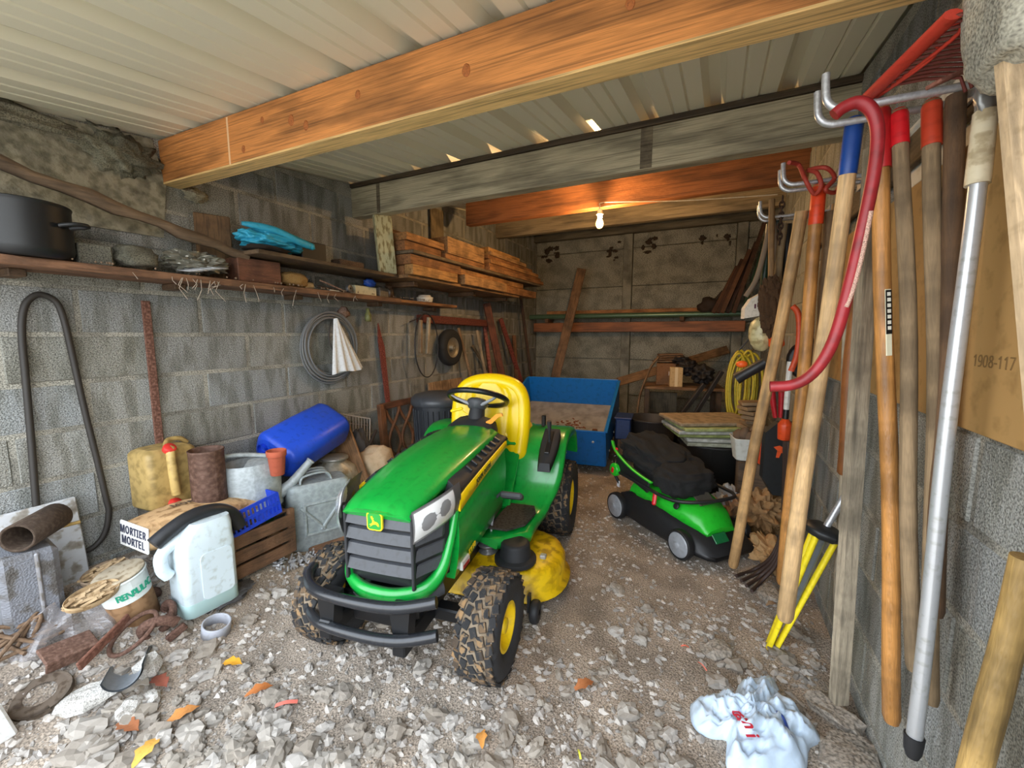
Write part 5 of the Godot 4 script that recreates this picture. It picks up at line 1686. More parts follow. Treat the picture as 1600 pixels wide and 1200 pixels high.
	lathe(s, edged([Vector2(0.075, ch * 0.96), Vector2(0.09, ch * 0.965), Vector2(0.09, ch * 1.0), Vector2(0.04, ch * 1.02), Vector2(0.0, ch * 1.02)]), 24)
	part(t, "lid", s, steel(Color(0.72, 0.7, 0.66), 0.4))
	# board leaning next to it, wire rack, lattice frame, bin
	board("leaning_offcut", "brown board edge leaning between the blue canister and the wire rack", "board", on_x(531, 672, -2.36), on_x(566, 770, -2.06), 0.17, 0.02, wood(rgb(168, 124, 84)), Vector3(0.3, 0, 1))
	t = thing("wire_rack", "dirty grey wire rack leaning on the block wall", "rack", Transform3D())
	var cor := [on_x(522, 645, -2.44), on_x(578, 654, -2.44), on_x(577, 712, -2.36), on_x(527, 712, -2.36)]
	s = mb()
	tube(s, [cor[0], cor[1], cor[2], cor[3]], 0.007, 6, true)
	part(t, "frame", s, mat(rgb(186, 178, 170), 0.6))
	s = mb()
	for k in range(1, 12):
		tube(s, [cor[0].lerp(cor[1], k / 12.0), cor[3].lerp(cor[2], k / 12.0)], 0.005, 4)
	for k in range(1, 5):
		tube(s, [cor[0].lerp(cor[3], k / 5.0), cor[1].lerp(cor[2], k / 5.0)], 0.0035, 4)
	part(t, "mesh", s, mat(rgb(150, 142, 138), 0.7))
	var fa := on_x(599, 632, -2.36)
	var fb := on_x(668, 618, -2.36)
	t = thing("lattice_frame", "brown wooden frame with curved lattice bars leaning on the wall", "frame", lf(Vector3(-2.34, ground(-2.34, -2.6), (fa.z + fb.z) / 2)) * eul(-4, 0, 0))
	var fW := fa.z - fb.z
	var fH := fa.y - ground(-2.34, -2.6)
	var fwood := wood(rgb(150, 98, 62))
	for x in [-fW / 2, fW / 2]:
		s = mb()
		box(s, at(x, fH / 2, 0), Vector3(0.06, fH, 0.04), 0.004)
		part(t, "stile", s, fwood)
	for y in [0.03, fH - 0.02]:
		s = mb()
		box(s, at(0, y, 0), Vector3(fW, 0.05, 0.04), 0.004)
		part(t, "rail", s, wood(rgb(118, 74, 50), 0))
	for k in 3:
		for sg in [-1.0, 1.0]:
			s = mb()
			var xc := lerpf(-fW * 0.28, fW * 0.28, k / 2.0)
			var pp := []
			for j in 13:
				pp.append(Vector3(xc + sg * 0.075 * cos(j * PI / 6.0), lerpf(0.04, fH - 0.03, j / 12.0), sg * 0.006))
			tube(s, smooth_path(pp, 2), 0.013, 6)
			part(t, "lattice_bar", s, fwood)
	p = on_y(683, 617, 0.78)
	p.x = maxf(p.x, -2.15)
	p = on_x(683, 617, p.x)
	t = thing("dustbin", "black ribbed plastic dustbin with a domed lid behind the tractor", "dustbin", Transform3D(Basis(), Vector3(p.x, ground(p.x, p.z), p.z)))
	var bh := p.y - 0.05
	var br := 0.2
	s = mb()
	lathe(s, edged([Vector2(0, 0), Vector2(br * 0.82, 0), Vector2(br * 0.97, bh - 0.02)]), 36)
	var bin := part(t, "body", s, plastic(rgb(46, 50, 56), 0.5))
	for k in 28:
		s = mb()
		var a := TAU * k / 28.0
		tube(s, [Vector3(sin(a) * br * 0.83, 0.05, cos(a) * br * 0.83), Vector3(sin(a) * br * 0.955, bh - 0.08, cos(a) * br * 0.955)], 0.007, 5)
		part(bin, "rib", s, plastic(rgb(46, 50, 56), 0.5))
	s = mb()
	lathe(s, [Vector2(br * 1.02, bh - 0.05), Vector2(br * 1.06, bh - 0.04), Vector2(br * 1.05, bh), Vector2(br * 0.9, bh + 0.03), Vector2(br * 0.5, bh + 0.05), Vector2(0, bh + 0.055)], 36)
	part(t, "lid", s, plastic(rgb(66, 70, 76), 0.4))
	q = lbox(674, 726, 594, 612, -2.42)
	board("pale_offcut", "pale plank end showing above the dustbin lid", "plank", Vector3(-2.45, q.p.y + q.h, q.p.z), Vector3(-2.36, 0.06, q.p.z), q.w, 0.02, wood(rgb(178, 144, 108)), Vector3(1, 0, 0))
	# pale sack and dark scraps between lattice frame and tractor
	p = on_x(592, 715, -2.12)
	s = mb()
	lump(s, at(0, 0.22, 0), Vector3(0.14, 0.24, 0.13), 0.15, 1.2, 6, 4, 0, 0.8)
	one("pale_sack", s, mat(rgb(196, 170, 138), 0.9, "scuff", Vector3.ONE * 3, 0.0, "fine", 0.3), "full pale beige sack standing beside the lattice frame", "sack", lf(Vector3(-2.15, ground(-2.15, p.z) - 0.02, p.z)))
	p = on_x(562, 708, -2.28)
	s = mb()
	lump(s, at(0, 0.2, 0), Vector3(0.09, 0.25, 0.07), 0.3, 1.5, 9, 3, 0, 0.8)
	one("dark_bundle", s, mat(rgb(70, 70, 74), 0.8), "dark grey bundle between wire rack and pale sack", "bundle", lf(Vector3(-2.3, p.y - 0.28, p.z)))
	board("black_stick", "thin dark stick poking up behind the pale sack", "stick", on_x(588, 672, -2.3), on_x(560, 730, -2.2), 0.02, 0.02, mat(rgb(56, 48, 44), 0.8))
	board("floor_board", "long brown board lying beside the galvanised fuel can", "board", on_ground(548, 832) + Vector3(0.1, 0.05, -0.1), on_ground(490, 868) + Vector3(0, 0.02, 0), 0.1, 0.02, wood(rgb(160, 118, 88)), Vector3.UP)
	# bolts heap
	s = mb()
	for k in 120:
		var u := 430 + rng.randf() * 85
		var pc := on_ground(u, 884 - (u - 430) * 0.15 + rng.randfn(0, 7))
		var ln := rng.randf_range(0.012, 0.035)
		tube(s, [pc + Vector3(0, 0.012, 0), pc + Vector3(rng.randf_range(-1, 1) * ln, 0.012 + rng.randf() * 0.02, rng.randf_range(-1, 1) * ln)], 0.006, 6)
	tag(part(self, "loose_bolts", s, mat(rgb(166, 166, 168), 0.5, "", Vector3.ONE, 0.4)), "heap of loose grey bolts and chain links on the gravel", "bolts", "", "stuff")
	scrap_corner()

func scrap_corner() -> void:
	var s := mb()
	var p: Vector3
	var r := rusty(rgb(190, 172, 162))
	var r2 := rusty(rgb(170, 150, 140), 1.4)
	# clear bag with scrap
	p = on_ground(118, 985)
	s = mb()
	grid(s, func(u, v):
		var a: float = u * TAU
		var f: float = v
		var rr: float = 0.165 * (1.0 - 0.75 * f) * (1.0 + 0.16 * sin(a * 5.0 + f * 7.0) + 0.1 * sin(a * 11.0))
		return Vector3(cos(a) * rr * 1.15, 0.13 * sin(f * PI / 2) * (1.0 + 0.12 * sin(a * 7.0 + 1.0)), sin(a) * rr * 0.8), 60, 14, -1)
	one("clear_bag", s, clear_film(0.38, Color(0.62, 0.6, 0.6)), "crumpled clear plastic bag lying on the scrap heap", "bag", lf(p + Vector3(-0.02, 0.0, 0.0), 10))
	# rusty pieces
	p = on_ground(112, 1040)
	s = mb()
	box(s, eul(18, 0, -8, Vector3(0, 0.07, 0)), Vector3(0.14, 0.012, 0.09), 0.003)
	box(s, eul(-70, 0, -8, Vector3(0, 0.05, 0.04)), Vector3(0.14, 0.01, 0.05), 0.003)
	one("rusty_plate", s, r, "bent rusty steel plate on the scrap heap", "scrap", lf(p))
	p = on_ground(212, 1015)
	s = mb()
	tube(s, ring_pts(Vector3(0, 0.07, 0), Vector3(0.07, 0.03, 0), Vector3(0.01, 0.03, -0.05), 30), 0.008, 8, true)
	one("clamp_ring", s, r2, "thin rusty clamp ring standing on the scrap heap", "ring", lf(p, -20))
	p = on_ground(168, 1030)
	s = mb()
	box(s, eul(0, 25, 14, Vector3(0, 0.075, 0)), Vector3(0.2, 0.035, 0.012), 0.003)
	one("rusty_strap", s, rusty(rgb(205, 165, 150)), "flat reddish rusty strap across the scrap heap", "scrap", lf(p))
	p = on_ground(202, 1062)
	s = mb()
	lathe(s, [Vector2(0.055, -0.12), Vector2(0.055, 0.12)], 14, eul(70, 0, 25, Vector3(0, 0.07, 0)), 1, 1, -1.5, 1.5)
	lathe(s, [Vector2(0.05, -0.12), Vector2(0.05, 0.12)], 14, eul(70, 0, 25, Vector3(0, 0.07, 0)), 1, 1, -1.5, 1.5)
	one("gutter_piece", s, mat(rgb(126, 132, 138), 0.5, "scuff", Vector3.ONE * 4), "short grey half-round gutter piece in front of the clamp ring", "gutter", lf(p))
	for d in [[228, 968, 0.07, 30, "curled rusty clamp beside the paint pail"], [252, 1000, 0.06, -40, "broken rusty shackle at the edge of the scrap heap"], [262, 975, 0.05, 80, "small rusty bracket near the grey gravel"]]:
		p = on_ground(d[0], d[1])
		s = mb()
		tube(s, ring_pts(Vector3(0, d[2] * 0.75, 0), Vector3(d[2], 0, 0), Vector3(0, d[2] * 0.8, 0.02), 18, 0.4, 5.4), 0.013, 8, false, 1.5)
		box(s, eul(0, 20, 30, Vector3(d[2] * 0.9, d[2] * 0.4, 0.01)), Vector3(0.07, 0.03, 0.02), 0.004)
		one("rusty_clamp", s, r2, d[4], "scrap", lf(p, d[3]))
	p = on_ground(66, 1092)
	s = mb()
	lathe(s, edged([Vector2(0.035, 0.0), Vector2(0.075, 0.0), Vector2(0.08, 0.02), Vector2(0.07, 0.03), Vector2(0.04, 0.026)], 0.008), 28)
	one("old_ring", s, mat(rgb(96, 84, 72), 0.9, "grime", Vector3.ONE * 4), "dusty brown rubber ring half buried at the doorway", "ring", lf(p, 0) * eul(14, 0, 10))
	p = on_ground(40, 1010)
	s = mb()
	for k in 16:
		var a := rng.randf() * TAU
		tube(s, smooth_path([Vector3(rng.randf_range(-0.12, 0.12), 0.02, rng.randf_range(-0.1, 0.1)), Vector3(rng.randf_range(-0.1, 0.1), rng.randf_range(0.03, 0.12), rng.randf_range(-0.08, 0.08)), Vector3(rng.randf_range(-0.14, 0.14), 0.02, rng.randf_range(-0.1, 0.1))], 4), 0.007, 5)
	one("root_tangle", s, mat(rgb(116, 94, 74), 1.0, "grime", Vector3.ONE * 5), "tangle of dry brown roots below the galvanised canister", "roots", lf(p))
	for d in [[138, 1100, 0.15, 0.05, 0.08, 4, "flat white stone slab in front of the rusty plate"], [234, 1054, 0.08, 0.07, 0.07, 5, "angular pale stone beside the gutter piece"], [205, 1115, 0.08, 0.05, 0.06, 6, "rounded white stone below the scrap heap"], [238, 1096, 0.06, 0.035, 0.045, 7, "smaller rounded white stone next to its larger twin"]]:
		p = on_ground(d[0], d[1])
		s = mb()
		lump(s, at(0, d[3] * 0.4, 0), Vector3(d[2] * 0.5, d[3] * 0.6, d[4] * 0.5), 0.4, 1.4, d[5], 2, -1, 0.8)
		one("pale_stone", s, mat(rgb(206, 202, 194), 0.95, "speck", Vector3.ONE * 4, 0.0, "bump", 0.5), d[6], "stone", lf(p, d[5] * 37.0))
	# grey ring and felt scrap
	p = on_ground(339, 990)
	s = mb()
	lathe(s, edged([Vector2(0.052, -0.025), Vector2(0.052, 0.025), Vector2(0.045, 0.025), Vector2(0.045, -0.025), Vector2(0.052, -0.025)]), 32, eul(10, 0, -8, Vector3(0, 0.03, 0)))
	one("plastic_collar", s, plastic(rgb(160, 162, 170), 0.45), "short grey plastic pipe collar lying on the gravel", "pipe collar", lf(p, -35))
	p = on_ground(352, 935)
	s = mb()
	lump(s, at(0, 0.015, 0), Vector3(0.07, 0.02, 0.11), 0.5, 1.6, 77, 3, -1, 0.8)
	one("roofing_felt", s, mat(rgb(86, 84, 84), 1.0, "speck", Vector3.ONE * 8, 0.0, "bump", 1.0), "torn piece of dark grey roofing felt beside the white jerrycan", "felt", Transform3D(Basis(), p))
	p = on_ground(-8, 1150)
	s = mb()
	box(s, eul(8, 0, 12, Vector3(0, 0.06, 0)), Vector3(0.05, 0.14, 0.1), 0.006)
	one("white_corner_block", s, mat(rgb(216, 216, 214), 0.8, "scuff", Vector3.ONE * 3), "white painted block corner at the doorway edge", "block", lf(p))

func back_things() -> void:
	var s := mb()
	var t: Node3D
	var p: Vector3
	# timber rail, green pipe and board along the back wall
	beam("wall_rail", "reddish timber rail fixed along the back wall under the green pipe", 1.30, 1.43, -5.72, 0.05, rgb(176, 108, 62), -2.44, 0.3)
	s = mb()
	tube(s, [on_z(800, 496, -5.68), on_z(1160, 490, -5.68)], 0.035, 14)
	one("green_pipe", s, mat(rgb(86, 112, 88), 0.3, "scuff", Vector3.ONE * 3, 0.3), "long green metal pipe lying on the rail at the back wall", "pipe")
	s = mb()
	var a := on_z(856, 489, -5.78)
	var b := on_z(1103, 484, -5.78)
	box(s, at(0, 0, 0), Vector3(a.distance_to(b), 0.045, 0.1), 0.004)
	one("orange_board", s, wood(rgb(190, 130, 76), 0), "thin orange-brown board lying behind the green pipe", "board", Transform3D(Basis(), (a + b) / 2))
	for e in [[-2.2, "close to the timber shelf"], [-0.4, "beside the dark brown tool"]]:
		s = mb()
		box(s, at(e[0], 1.459, -5.72), Vector3(0.05, 0.055, 0.2), 0.004)
		one("pipe_bracket", s, wood(rgb(120, 84, 54), 2), "wooden bracket between rail and green pipe, " + e[1], "bracket", Transform3D(), "pipe brackets")
	p = on_z(1108, 478, -5.7)
	s = mb()
	lump(s, Transform3D(), Vector3(0.12, 0.1, 0.08), 0.4, 1.5, 3, 3)
	tube(s, [Vector3(0.05, 0.05, 0), Vector3(0.14, 0.17, 0)], 0.02, 6)
	one("dark_motor", s, mat(rgb(46, 34, 26), 0.8), "dark brown lump of an old tool on the rail at the back wall", "tool", Transform3D(Basis(), p))
	var cols := [rgb(112, 74, 50), rgb(94, 62, 44), rgb(126, 86, 58), rgb(84, 56, 42), rgb(104, 70, 50), rgb(40, 66, 50)]
	var labels := ["dark red batten nearest the green pipe's end, leaning at the back wall", "second slim brown batten leaning at the back wall", "third slim brown batten leaning at the back wall", "fourth slim dark batten leaning at the back wall", "longest brown batten leaning up to the wall-top timber", "dark green metal strip leaning behind the brown battens"]
	for k in 6:
		a = on_z([1152, 1160, 1172, 1182, 1196, 1204][k], [416, 405, 390, 378, 344, 352][k], -5.75 + 0.035 * (k % 3))
		b = on_z([1114, 1121, 1128, 1136, 1146, 1160][k], 489, -5.6 + 0.035 * (k % 3))
		board("leaning_batten", labels[k], "batten", a, b, 0.045, 0.02, wood(cols[k]) if k < 5 else mat(cols[k], 0.4), Vector3(0.1, 0, 1), "battens leaning at the back wall")
	# sloping plank, work table with cartons, bent strip
	a = on_z(1137, 546, -5.78)
	b = on_z(966, 597, -4.8)
	board("sloping_plank", "long brown plank lying aslant behind the work table", "plank", a, b, 0.1, 0.03, wood(rgb(150, 112, 74)), Vector3(0.1, 0.2, 1))
	var tp := on_z(1052, 603, -4.98)
	t = thing("work_table", "small rough wooden table at the back wall holding cartons", "table", Transform3D(Basis(Vector3.UP, deg_to_rad(8)), Vector3(tp.x, 0, tp.z)))
	s = mb()
	box(s, at(0.08, tp.y, 0), Vector3(0.82, 0.03, 0.5), 0.003)
	part(t, "table_top", s, wood(rgb(146, 108, 70), 0))
	for x in [-0.28, 0.44]:
		for z in [-0.2, 0.2]:
			s = mb()
			box(s, at(x, tp.y / 2, z), Vector3(0.05, tp.y - 0.03, 0.05), 0.004)
			part(t, "leg", s, wood(rgb(96, 74, 54), 1))
	s = mb()
	box(s, at(-0.1, tp.y * 0.45, -0.1), Vector3(0.3, tp.y * 0.85, 0.02), 0.003)
	part(t, "back_panel", s, wood(rgb(120, 104, 80), 1))
	var ty := tp.y + 0.016
	p = on_z(1039, 590, -4.96)
	t = thing("carton", "brown cardboard carton with a small white label, on the work table", "carton", Transform3D(Basis(Vector3.UP, deg_to_rad(8)), Vector3(p.x, ty, p.z - 0.05)))
	s = mb()
	box(s, at(0, 0.12, 0), Vector3(0.2, 0.24, 0.22), 0.004)
	part(t, "box", s, mat(rgb(122, 86, 56), 0.9, "scuff", Vector3.ONE * 3))
	s = mb()
	box(s, at(0.05, 0.13, 0.112), Vector3(0.045, 0.045, 0.002))
	part(t, "white_label", s, mat(rgb(224, 222, 216), 0.7))
	p = on_z(1056, 590, -4.82)
	t = thing("carton", "lighter tall carton standing in front of the labelled carton", "carton", Transform3D(Basis(Vector3.UP, deg_to_rad(10)), Vector3(p.x, ty, p.z)))
	s = mb()
	box(s, at(0, 0.105, 0), Vector3(0.13, 0.21, 0.1), 0.004)
	part(t, "box", s, mat(rgb(190, 158, 110), 0.85, "scuff", Vector3.ONE * 4))
	s = mb()
	box(s, at(0.0, 0.105, 0.0505), Vector3(0.03, 0.21, 0.002))
	part(t, "tape", s, mat(rgb(214, 190, 146), 0.3))
	s = mb()
	for k in 4:
		box(s, eul(0, k * 9.0 - 12, 2, Vector3(0.0, 0.265 + k * 0.024, 0)), Vector3(0.34 - k * 0.03, 0.016, 0.16), 0.002)
	p = on_z(1045, 590, -5.0)
	one("wood_strips", s, wood(rgb(132, 98, 66), 0), "loose wood strips piled over the labelled carton", "wood", Transform3D(Basis(), Vector3(p.x, ty, p.z)))
	s = mb()
	var pts := []
	for q in [[1030, 558], [1018, 572], [1008, 595], [1000, 618], [996, 645], [994, 668]]:
		pts.append(on_z(q[0], q[1], -4.66))
	tube(s, smooth_path(pts, 4), 0.035, 6, false, 0.35)
	one("bent_strip", s, wood(rgb(150, 116, 80)), "bent wooden strip bowed over the side of the work table", "strip")
	# dark heap on and before the table
	for d in [[1075, 575, 0.22, 0.13, "black rubbish sack slumped on the work table", 11, -4.9], [1098, 585, 0.2, 0.16, "dark greasy cloth heap at the table's end", 12, -4.8], [1062, 562, 0.17, 0.07, "dark brown rag lying on top of the cartons", 13, -4.98]]:
		p = on_z(d[0], d[1], d[6])
		s = mb()
		lump(s, Transform3D(), Vector3(d[2] * 0.52, d[3] * 0.6, 0.12), 0.5, 1.8, d[5], 4)
		one("dark_heap", s, mat(rgb(34, 28, 25), 0.7, "speck", Vector3.ONE * 3), d[4], "sack", Transform3D(Basis(), p))
	for d in [[1078, 660, 1128, 580, "dark metal pole leaning across the table legs", 0.02], [1066, 645, 1100, 600, "black tool shaft leaning under the table", 0.022]]:
		board("dark_pole", d[4], "pole", on_z(d[2], d[3], -4.62), on_z(d[0], d[1], -4.55), d[5] * 2, d[5] * 2, mat(rgb(46, 42, 40), 0.5))
	s = mb()
	p = on_z(1072, 640, -4.75)
	lump(s, Transform3D(), Vector3(0.13, 0.15, 0.12), 0.5, 2.0, 41, 3, -1)
	box(s, eul(0, 20, 30, Vector3(0.05, 0.1, 0.08)), Vector3(0.2, 0.05, 0.05), 0.01)
	one("old_engine", s, mat(rgb(70, 70, 70), 0.5, "grime", Vector3.ONE * 4, 0.4), "greasy grey engine part under the work table", "engine", Transform3D(Basis(), Vector3(p.x, 0.17, p.z)))
	for d in [[998, 650, 0.035, "short grey pipe standing beside the bent strip"], [1011, 645, 0.04, "pale plastic pipe standing beside the black tub"]]:
		p = on_z(d[0], d[1], -4.8)
		s = mb()
		lathe(s, edged([Vector2(d[2], 0), Vector2(d[2], p.y), Vector2(d[2] * 0.85, p.y), Vector2(d[2] * 0.85, 0)]), 18)
		one("standing_pipe", s, plastic(rgb(168, 164, 156), 0.5, "grime"), d[3], "pipe", Transform3D(Basis(), Vector3(p.x, 0, p.z)))
	# black tubs, folded boards
	p = on_z(1018, 655, -4.4)
	s = mb()
	lathe(s, edged([Vector2(0, 0), Vector2(0.2, 0), Vector2(0.235, p.y), Vector2(0.25, p.y + 0.005), Vector2(0.25, p.y + 0.02), Vector2(0.225, p.y + 0.02), Vector2(0.2, 0.03), Vector2(0, 0.03)]), 32)
	one("black_tub", s, plastic(rgb(52, 50, 50), 0.5), "round black plastic tub behind the lawn mower's grass bag", "tub", Transform3D(Basis(), Vector3(p.x, 0, p.z)))
	p = on_z(1112, 692, -3.55)
	s = mb()
	lathe(s, edged([Vector2(0, 0), Vector2(0.2, 0), Vector2(0.235, p.y), Vector2(0.25, p.y + 0.005), Vector2(0.25, p.y + 0.02), Vector2(0.225, p.y + 0.02), Vector2(0.2, 0.03), Vector2(0, 0.03)]), 32)
	one("black_tub", s, plastic(rgb(30, 30, 30), 0.6), "black plastic tub under the pile of folded boards", "tub", Transform3D(Basis(), Vector3(p.x, 0, p.z)))
	var y := p.y + 0.035
	var lc := [rgb(176, 178, 160), rgb(196, 196, 190), rgb(150, 160, 96), rgb(188, 188, 184), rgb(168, 176, 116), rgb(158, 138, 112)]
	for k in 6:
		s = mb()
		box(s, Transform3D(), Vector3([0.42, 0.5, 0.56, 0.6, 0.62, 0.62][k], 0.026, 0.42), 0.006)
		one("folded_board", s, mat(lc[k], 0.8, "wall", Vector3.ONE * 2), ["greenish white lowest board of the pile on the black tub", "crumpled white board, second from below in the pile on the tub", "olive and white board, third from below in the pile on the tub", "grey-white board, third from the top of the pile on the tub", "olive-edged board just below the top of the pile on the tub", "brown topmost board of the pile on the black tub"][k], "board", Transform3D(Basis.from_euler(Vector3(0, deg_to_rad(16 + k * 2.5), 0)), Vector3(p.x + 0.03 * sin(k * 2.0) - 0.02, y + k * 0.03, p.z + 0.02 * cos(k * 1.7))), "boards piled on the black tub")
	right_back()

func right_back() -> void:
	var s := mb()
	var p: Vector3
	var t: Node3D
	# yellow cable
	p = on_z(1160, 605, -4.1)
	t = thing("yellow_cable", "thick coil of yellow extension cable hanging at the right wall", "cable", Transform3D(Basis(Vector3.UP, 0.3), p))
	s = mb()
	for k in 8:
		tube(s, ring_pts(Vector3((k - 4) * 0.018, 0.012 * (k % 3), (k % 2) * 0.03), Vector3(0.05 + 0.012 * (k % 4), 0, 0.02), Vector3(0, 0.27 + 0.012 * (k % 3), 0), 26), 0.011, 6, true)
	part(t, "loops", s, plastic(rgb(190, 172, 44), 0.45))
	s = mb()
	tube(s, smooth_path([Vector3(0, 0.26, 0), Vector3(0.12, 0.36, -0.03), Vector3(0.5 - p.x + 0.02, 0.42, -0.05)], 4), 0.008, 6)
	part(t, "hanging_cord", s, mat(rgb(90, 80, 60), 0.8))
	# white cap, broom, trimmer
	p = on_z(1177, 478, -2.66)
	t = thing("cloth_bag", "white cloth bag with dark print hanging by a grey strap", "bag", Transform3D(Basis(Vector3.UP, 0.3), p))
	s = mb()
	prism(s, [Vector2(-0.06, -0.07), Vector2(0.045, -0.05), Vector2(0.05, 0.04), Vector2(0.02, 0.065), Vector2(-0.03, 0.035), Vector2(-0.06, -0.015)], 0.05)
	part(t, "pouch", s, mat(rgb(214, 204, 188), 0.9, "scuff", Vector3.ONE * 4))
	s = mb()
	for k in 4:
		box(s, at(-0.01 + k * 0.014, -0.005 + 0.008 * (k % 2), 0.051), Vector3(0.007, 0.024, 0.003))
	part(t, "print", s, mat(rgb(80, 30, 50), 0.8)).set_meta("kind", "stuff")
	s = mb()
	tube(s, smooth_path([Vector3(-0.05, 0.05, 0.02), Vector3(0.0, 0.16, 0.03), Vector3(0.05, 0.42, 0.02), Vector3(0.07, 0.44, 0.0), Vector3(0.08, 0.3, 0.02), Vector3(0.06, 0.04, 0.02)], 5), 0.014, 6)
	part(t, "strap", s, mat(rgb(120, 104, 86), 0.9))
	p = on_z(1206, 480, -2.56)
	t = thing("straw_broom", "brown bristle broom head hanging upside down among the tools", "broom", Transform3D(Basis(Vector3(0, 0, 1), 0.1), p))
	s = mb()
	lump(s, Transform3D(), Vector3(0.055, 0.15, 0.055), 0.25, 3.5, 4, 4, -1, 0.8)
	part(t, "bristles", s, mat(rgb(84, 58, 34), 1.0, "speck", Vector3(16, 2, 16)))
	s = mb()
	tube(s, [Vector3(0, 0.12, 0), Vector3(0.02, 0.54, 0)], 0.014, 8)
	part(t, "handle", s, wood(rgb(150, 116, 76)))
	p = on_z(1190, 520, -2.66)
	t = thing("grass_trimmer", "orange and black electric grass trimmer hanging with a white tank", "trimmer", Transform3D(Basis(), p))
	s = mb()
	lump(s, Transform3D(), Vector3(0.06, 0.1, 0.06), 0.15, 1.2, 6, 3)
	part(t, "tank", s, mat(rgb(206, 196, 150), 0.4, "grime", Vector3.ONE * 3))
	s = mb()
	box(s, eul(0, 0, 8, Vector3(0.06, -0.01, 0.05)), Vector3(0.07, 0.14, 0.06), 0.012)
	part(t, "housing", s, plastic(rgb(226, 84, 30), 0.4))
	s = mb()
	box(s, at(0.05, 0.0, 0.083), Vector3(0.03, 0.025, 0.004))
	part(t, "white_mark", s, plastic(rgb(230, 226, 220), 0.4))
	s = mb()
	tube(s, smooth_path([on_z(1196, 566, -2.66) - p, on_z(1175, 578, -2.66) - p, on_z(1150, 592, -2.66) - p], 4), [0.028, 0.028, 0.03, 0.03, 0.03, 0.03, 0.03, 0.032, 0.034], 10)
	part(t, "motor_arm", s, plastic(rgb(34, 34, 36), 0.45))
	s = mb()
	lump(s, Transform3D(Basis(), on_z(1159, 569, -2.63) - p), Vector3(0.03, 0.02, 0.02), 0.1, 1.0, 3, 2)
	part(t, "orange_button", s, plastic(rgb(236, 96, 30), 0.4))
	s = mb()
	tube(s, [on_z(1192, 505, -2.68) - p, on_z(1154, 548, -2.68) - p], 0.005, 6)
	part(t, "cord", s, mat(rgb(30, 30, 30), 0.6))
	# orange cable, striped tube, red shears, black fan
	s = mb()
	var pts := []
	for q in [[1238, 478], [1247, 490], [1249, 520], [1245, 555], [1236, 580]]:
		pts.append(on_z(q[0], q[1], -2.5))
	tube(s, smooth_path(pts, 4), 0.014, 8)
	one("orange_cable", s, plastic(rgb(216, 84, 44), 0.45), "thick orange cable bowed between the hanging handles", "cable")
	p = on_z(1231, 610, -2.55)
	t = thing("striped_tube", "black and white striped tube with an orange end", "tube", Transform3D(Basis(), p))
	for k in 6:
		s = mb()
		lathe(s, [Vector2(0.014, -0.15 + k * 0.05), Vector2(0.014, -0.1 + k * 0.05)], 12)
		part(t, "stripe", s, plastic(rgb(222, 220, 214) if k % 3 else rgb(26, 26, 28), 0.4))
	s = mb()
	lathe(s, edged([Vector2(0, -0.27), Vector2(0.03, -0.26), Vector2(0.034, -0.18), Vector2(0.016, -0.15), Vector2(0, -0.15)]), 14)
	part(t, "orange_end", s, plastic(rgb(226, 80, 34), 0.4))
	for k in 2:
		p = on_z([1206, 1222][k], 612, -2.65)
		s = mb()
		tube(s, [p, on_z([1211, 1219][k], 652, -2.65)], [0.035, 0.022], 8, false, 0.5)
		one("garden_shears", s, plastic(rgb(176, 32, 42), 0.4), ["wide red shears handle below the red curved bar, next to the pale pole", "narrower red shears handle beside the striped tube"][k], "shears")
	p = on_z(1266, 562, -2.6)
	s = mb()
	lathe(s, edged([Vector2(0, 0), Vector2(0.1, 0), Vector2(0.11, 0.02), Vector2(0.1, 0.05), Vector2(0.02, 0.06), Vector2(0, 0.06)], 0.005), 28, eul(90, 0, 0))
	one("black_guard", s, plastic(rgb(22, 22, 24), 0.5), "round black guard disc hanging behind the orange-topped handle", "guard", Transform3D(Basis(), p))
	# floor on the right: basket, bin, paper, cables
	p = on_z(1167, 716, -3.2)
	t = thing("white_basket", "small white plastic basket full of odds and ends", "basket", Transform3D(Basis(Vector3.UP, 0.2), Vector3(p.x, p.y, p.z)))
	s = mb()
	var R := []
	for e in [[0, 0.8], [0.14, 1.0], [0.15, 1.04], [0.15, 0.97], [0.02, 0.78]]:
		var ring := []
		for v in rrect(0.2 * e[1], 0.17 * e[1], 0.03):
			ring.append(Vector3(v.x, e[0], v.y))
		R.append(ring)
	loft(s, R)
	part(t, "basket", s, plastic(rgb(206, 208, 200), 0.5))
	s = mb()
	for k in 5:
		lump(s, at(-0.06 + k * 0.03, 0.15 + 0.02 * (k % 2), 0.02 * (k % 3)), Vector3(0.035, 0.05, 0.035), 0.4, 1.3, k + 50, 2)
	part(t, "odds_and_ends", s, mat(rgb(96, 78, 62), 0.9)).set_meta("kind", "stuff")
	s = mb()
	box(s, at(p.x + 0.03, p.y / 2 - 0.002, p.z), Vector3(0.18, p.y - 0.006, 0.18), 0.01)
	one("basket_crate", s, wood(rgb(110, 88, 66), 0), "brown wooden box under the white basket", "box")
	p = on_z(1180, 645, -3.35)
	s = mb()
	for k in 7:
		box(s, eul(0, 10 + k * 20, 3, Vector3(0, 0.07 - k * 0.03, 0)), Vector3(0.2, 0.025, 0.12), 0.003)
	one("wood_offcuts", s, wood(rgb(168, 136, 98), 0), "short pale wood offcuts above the white basket", "wood", Transform3D(Basis(), p))
	p = on_z(1197, 710, -2.95)
	s = mb()
	box(s, eul(0, 20, 10), Vector3(0.09, 0.14, 0.08), 0.012)
	one("orange_box", s, plastic(rgb(220, 82, 40), 0.5), "orange plastic box tucked behind the pale pole", "box", Transform3D(Basis(), p))
	p = on_z(1220, 770, -2.75)
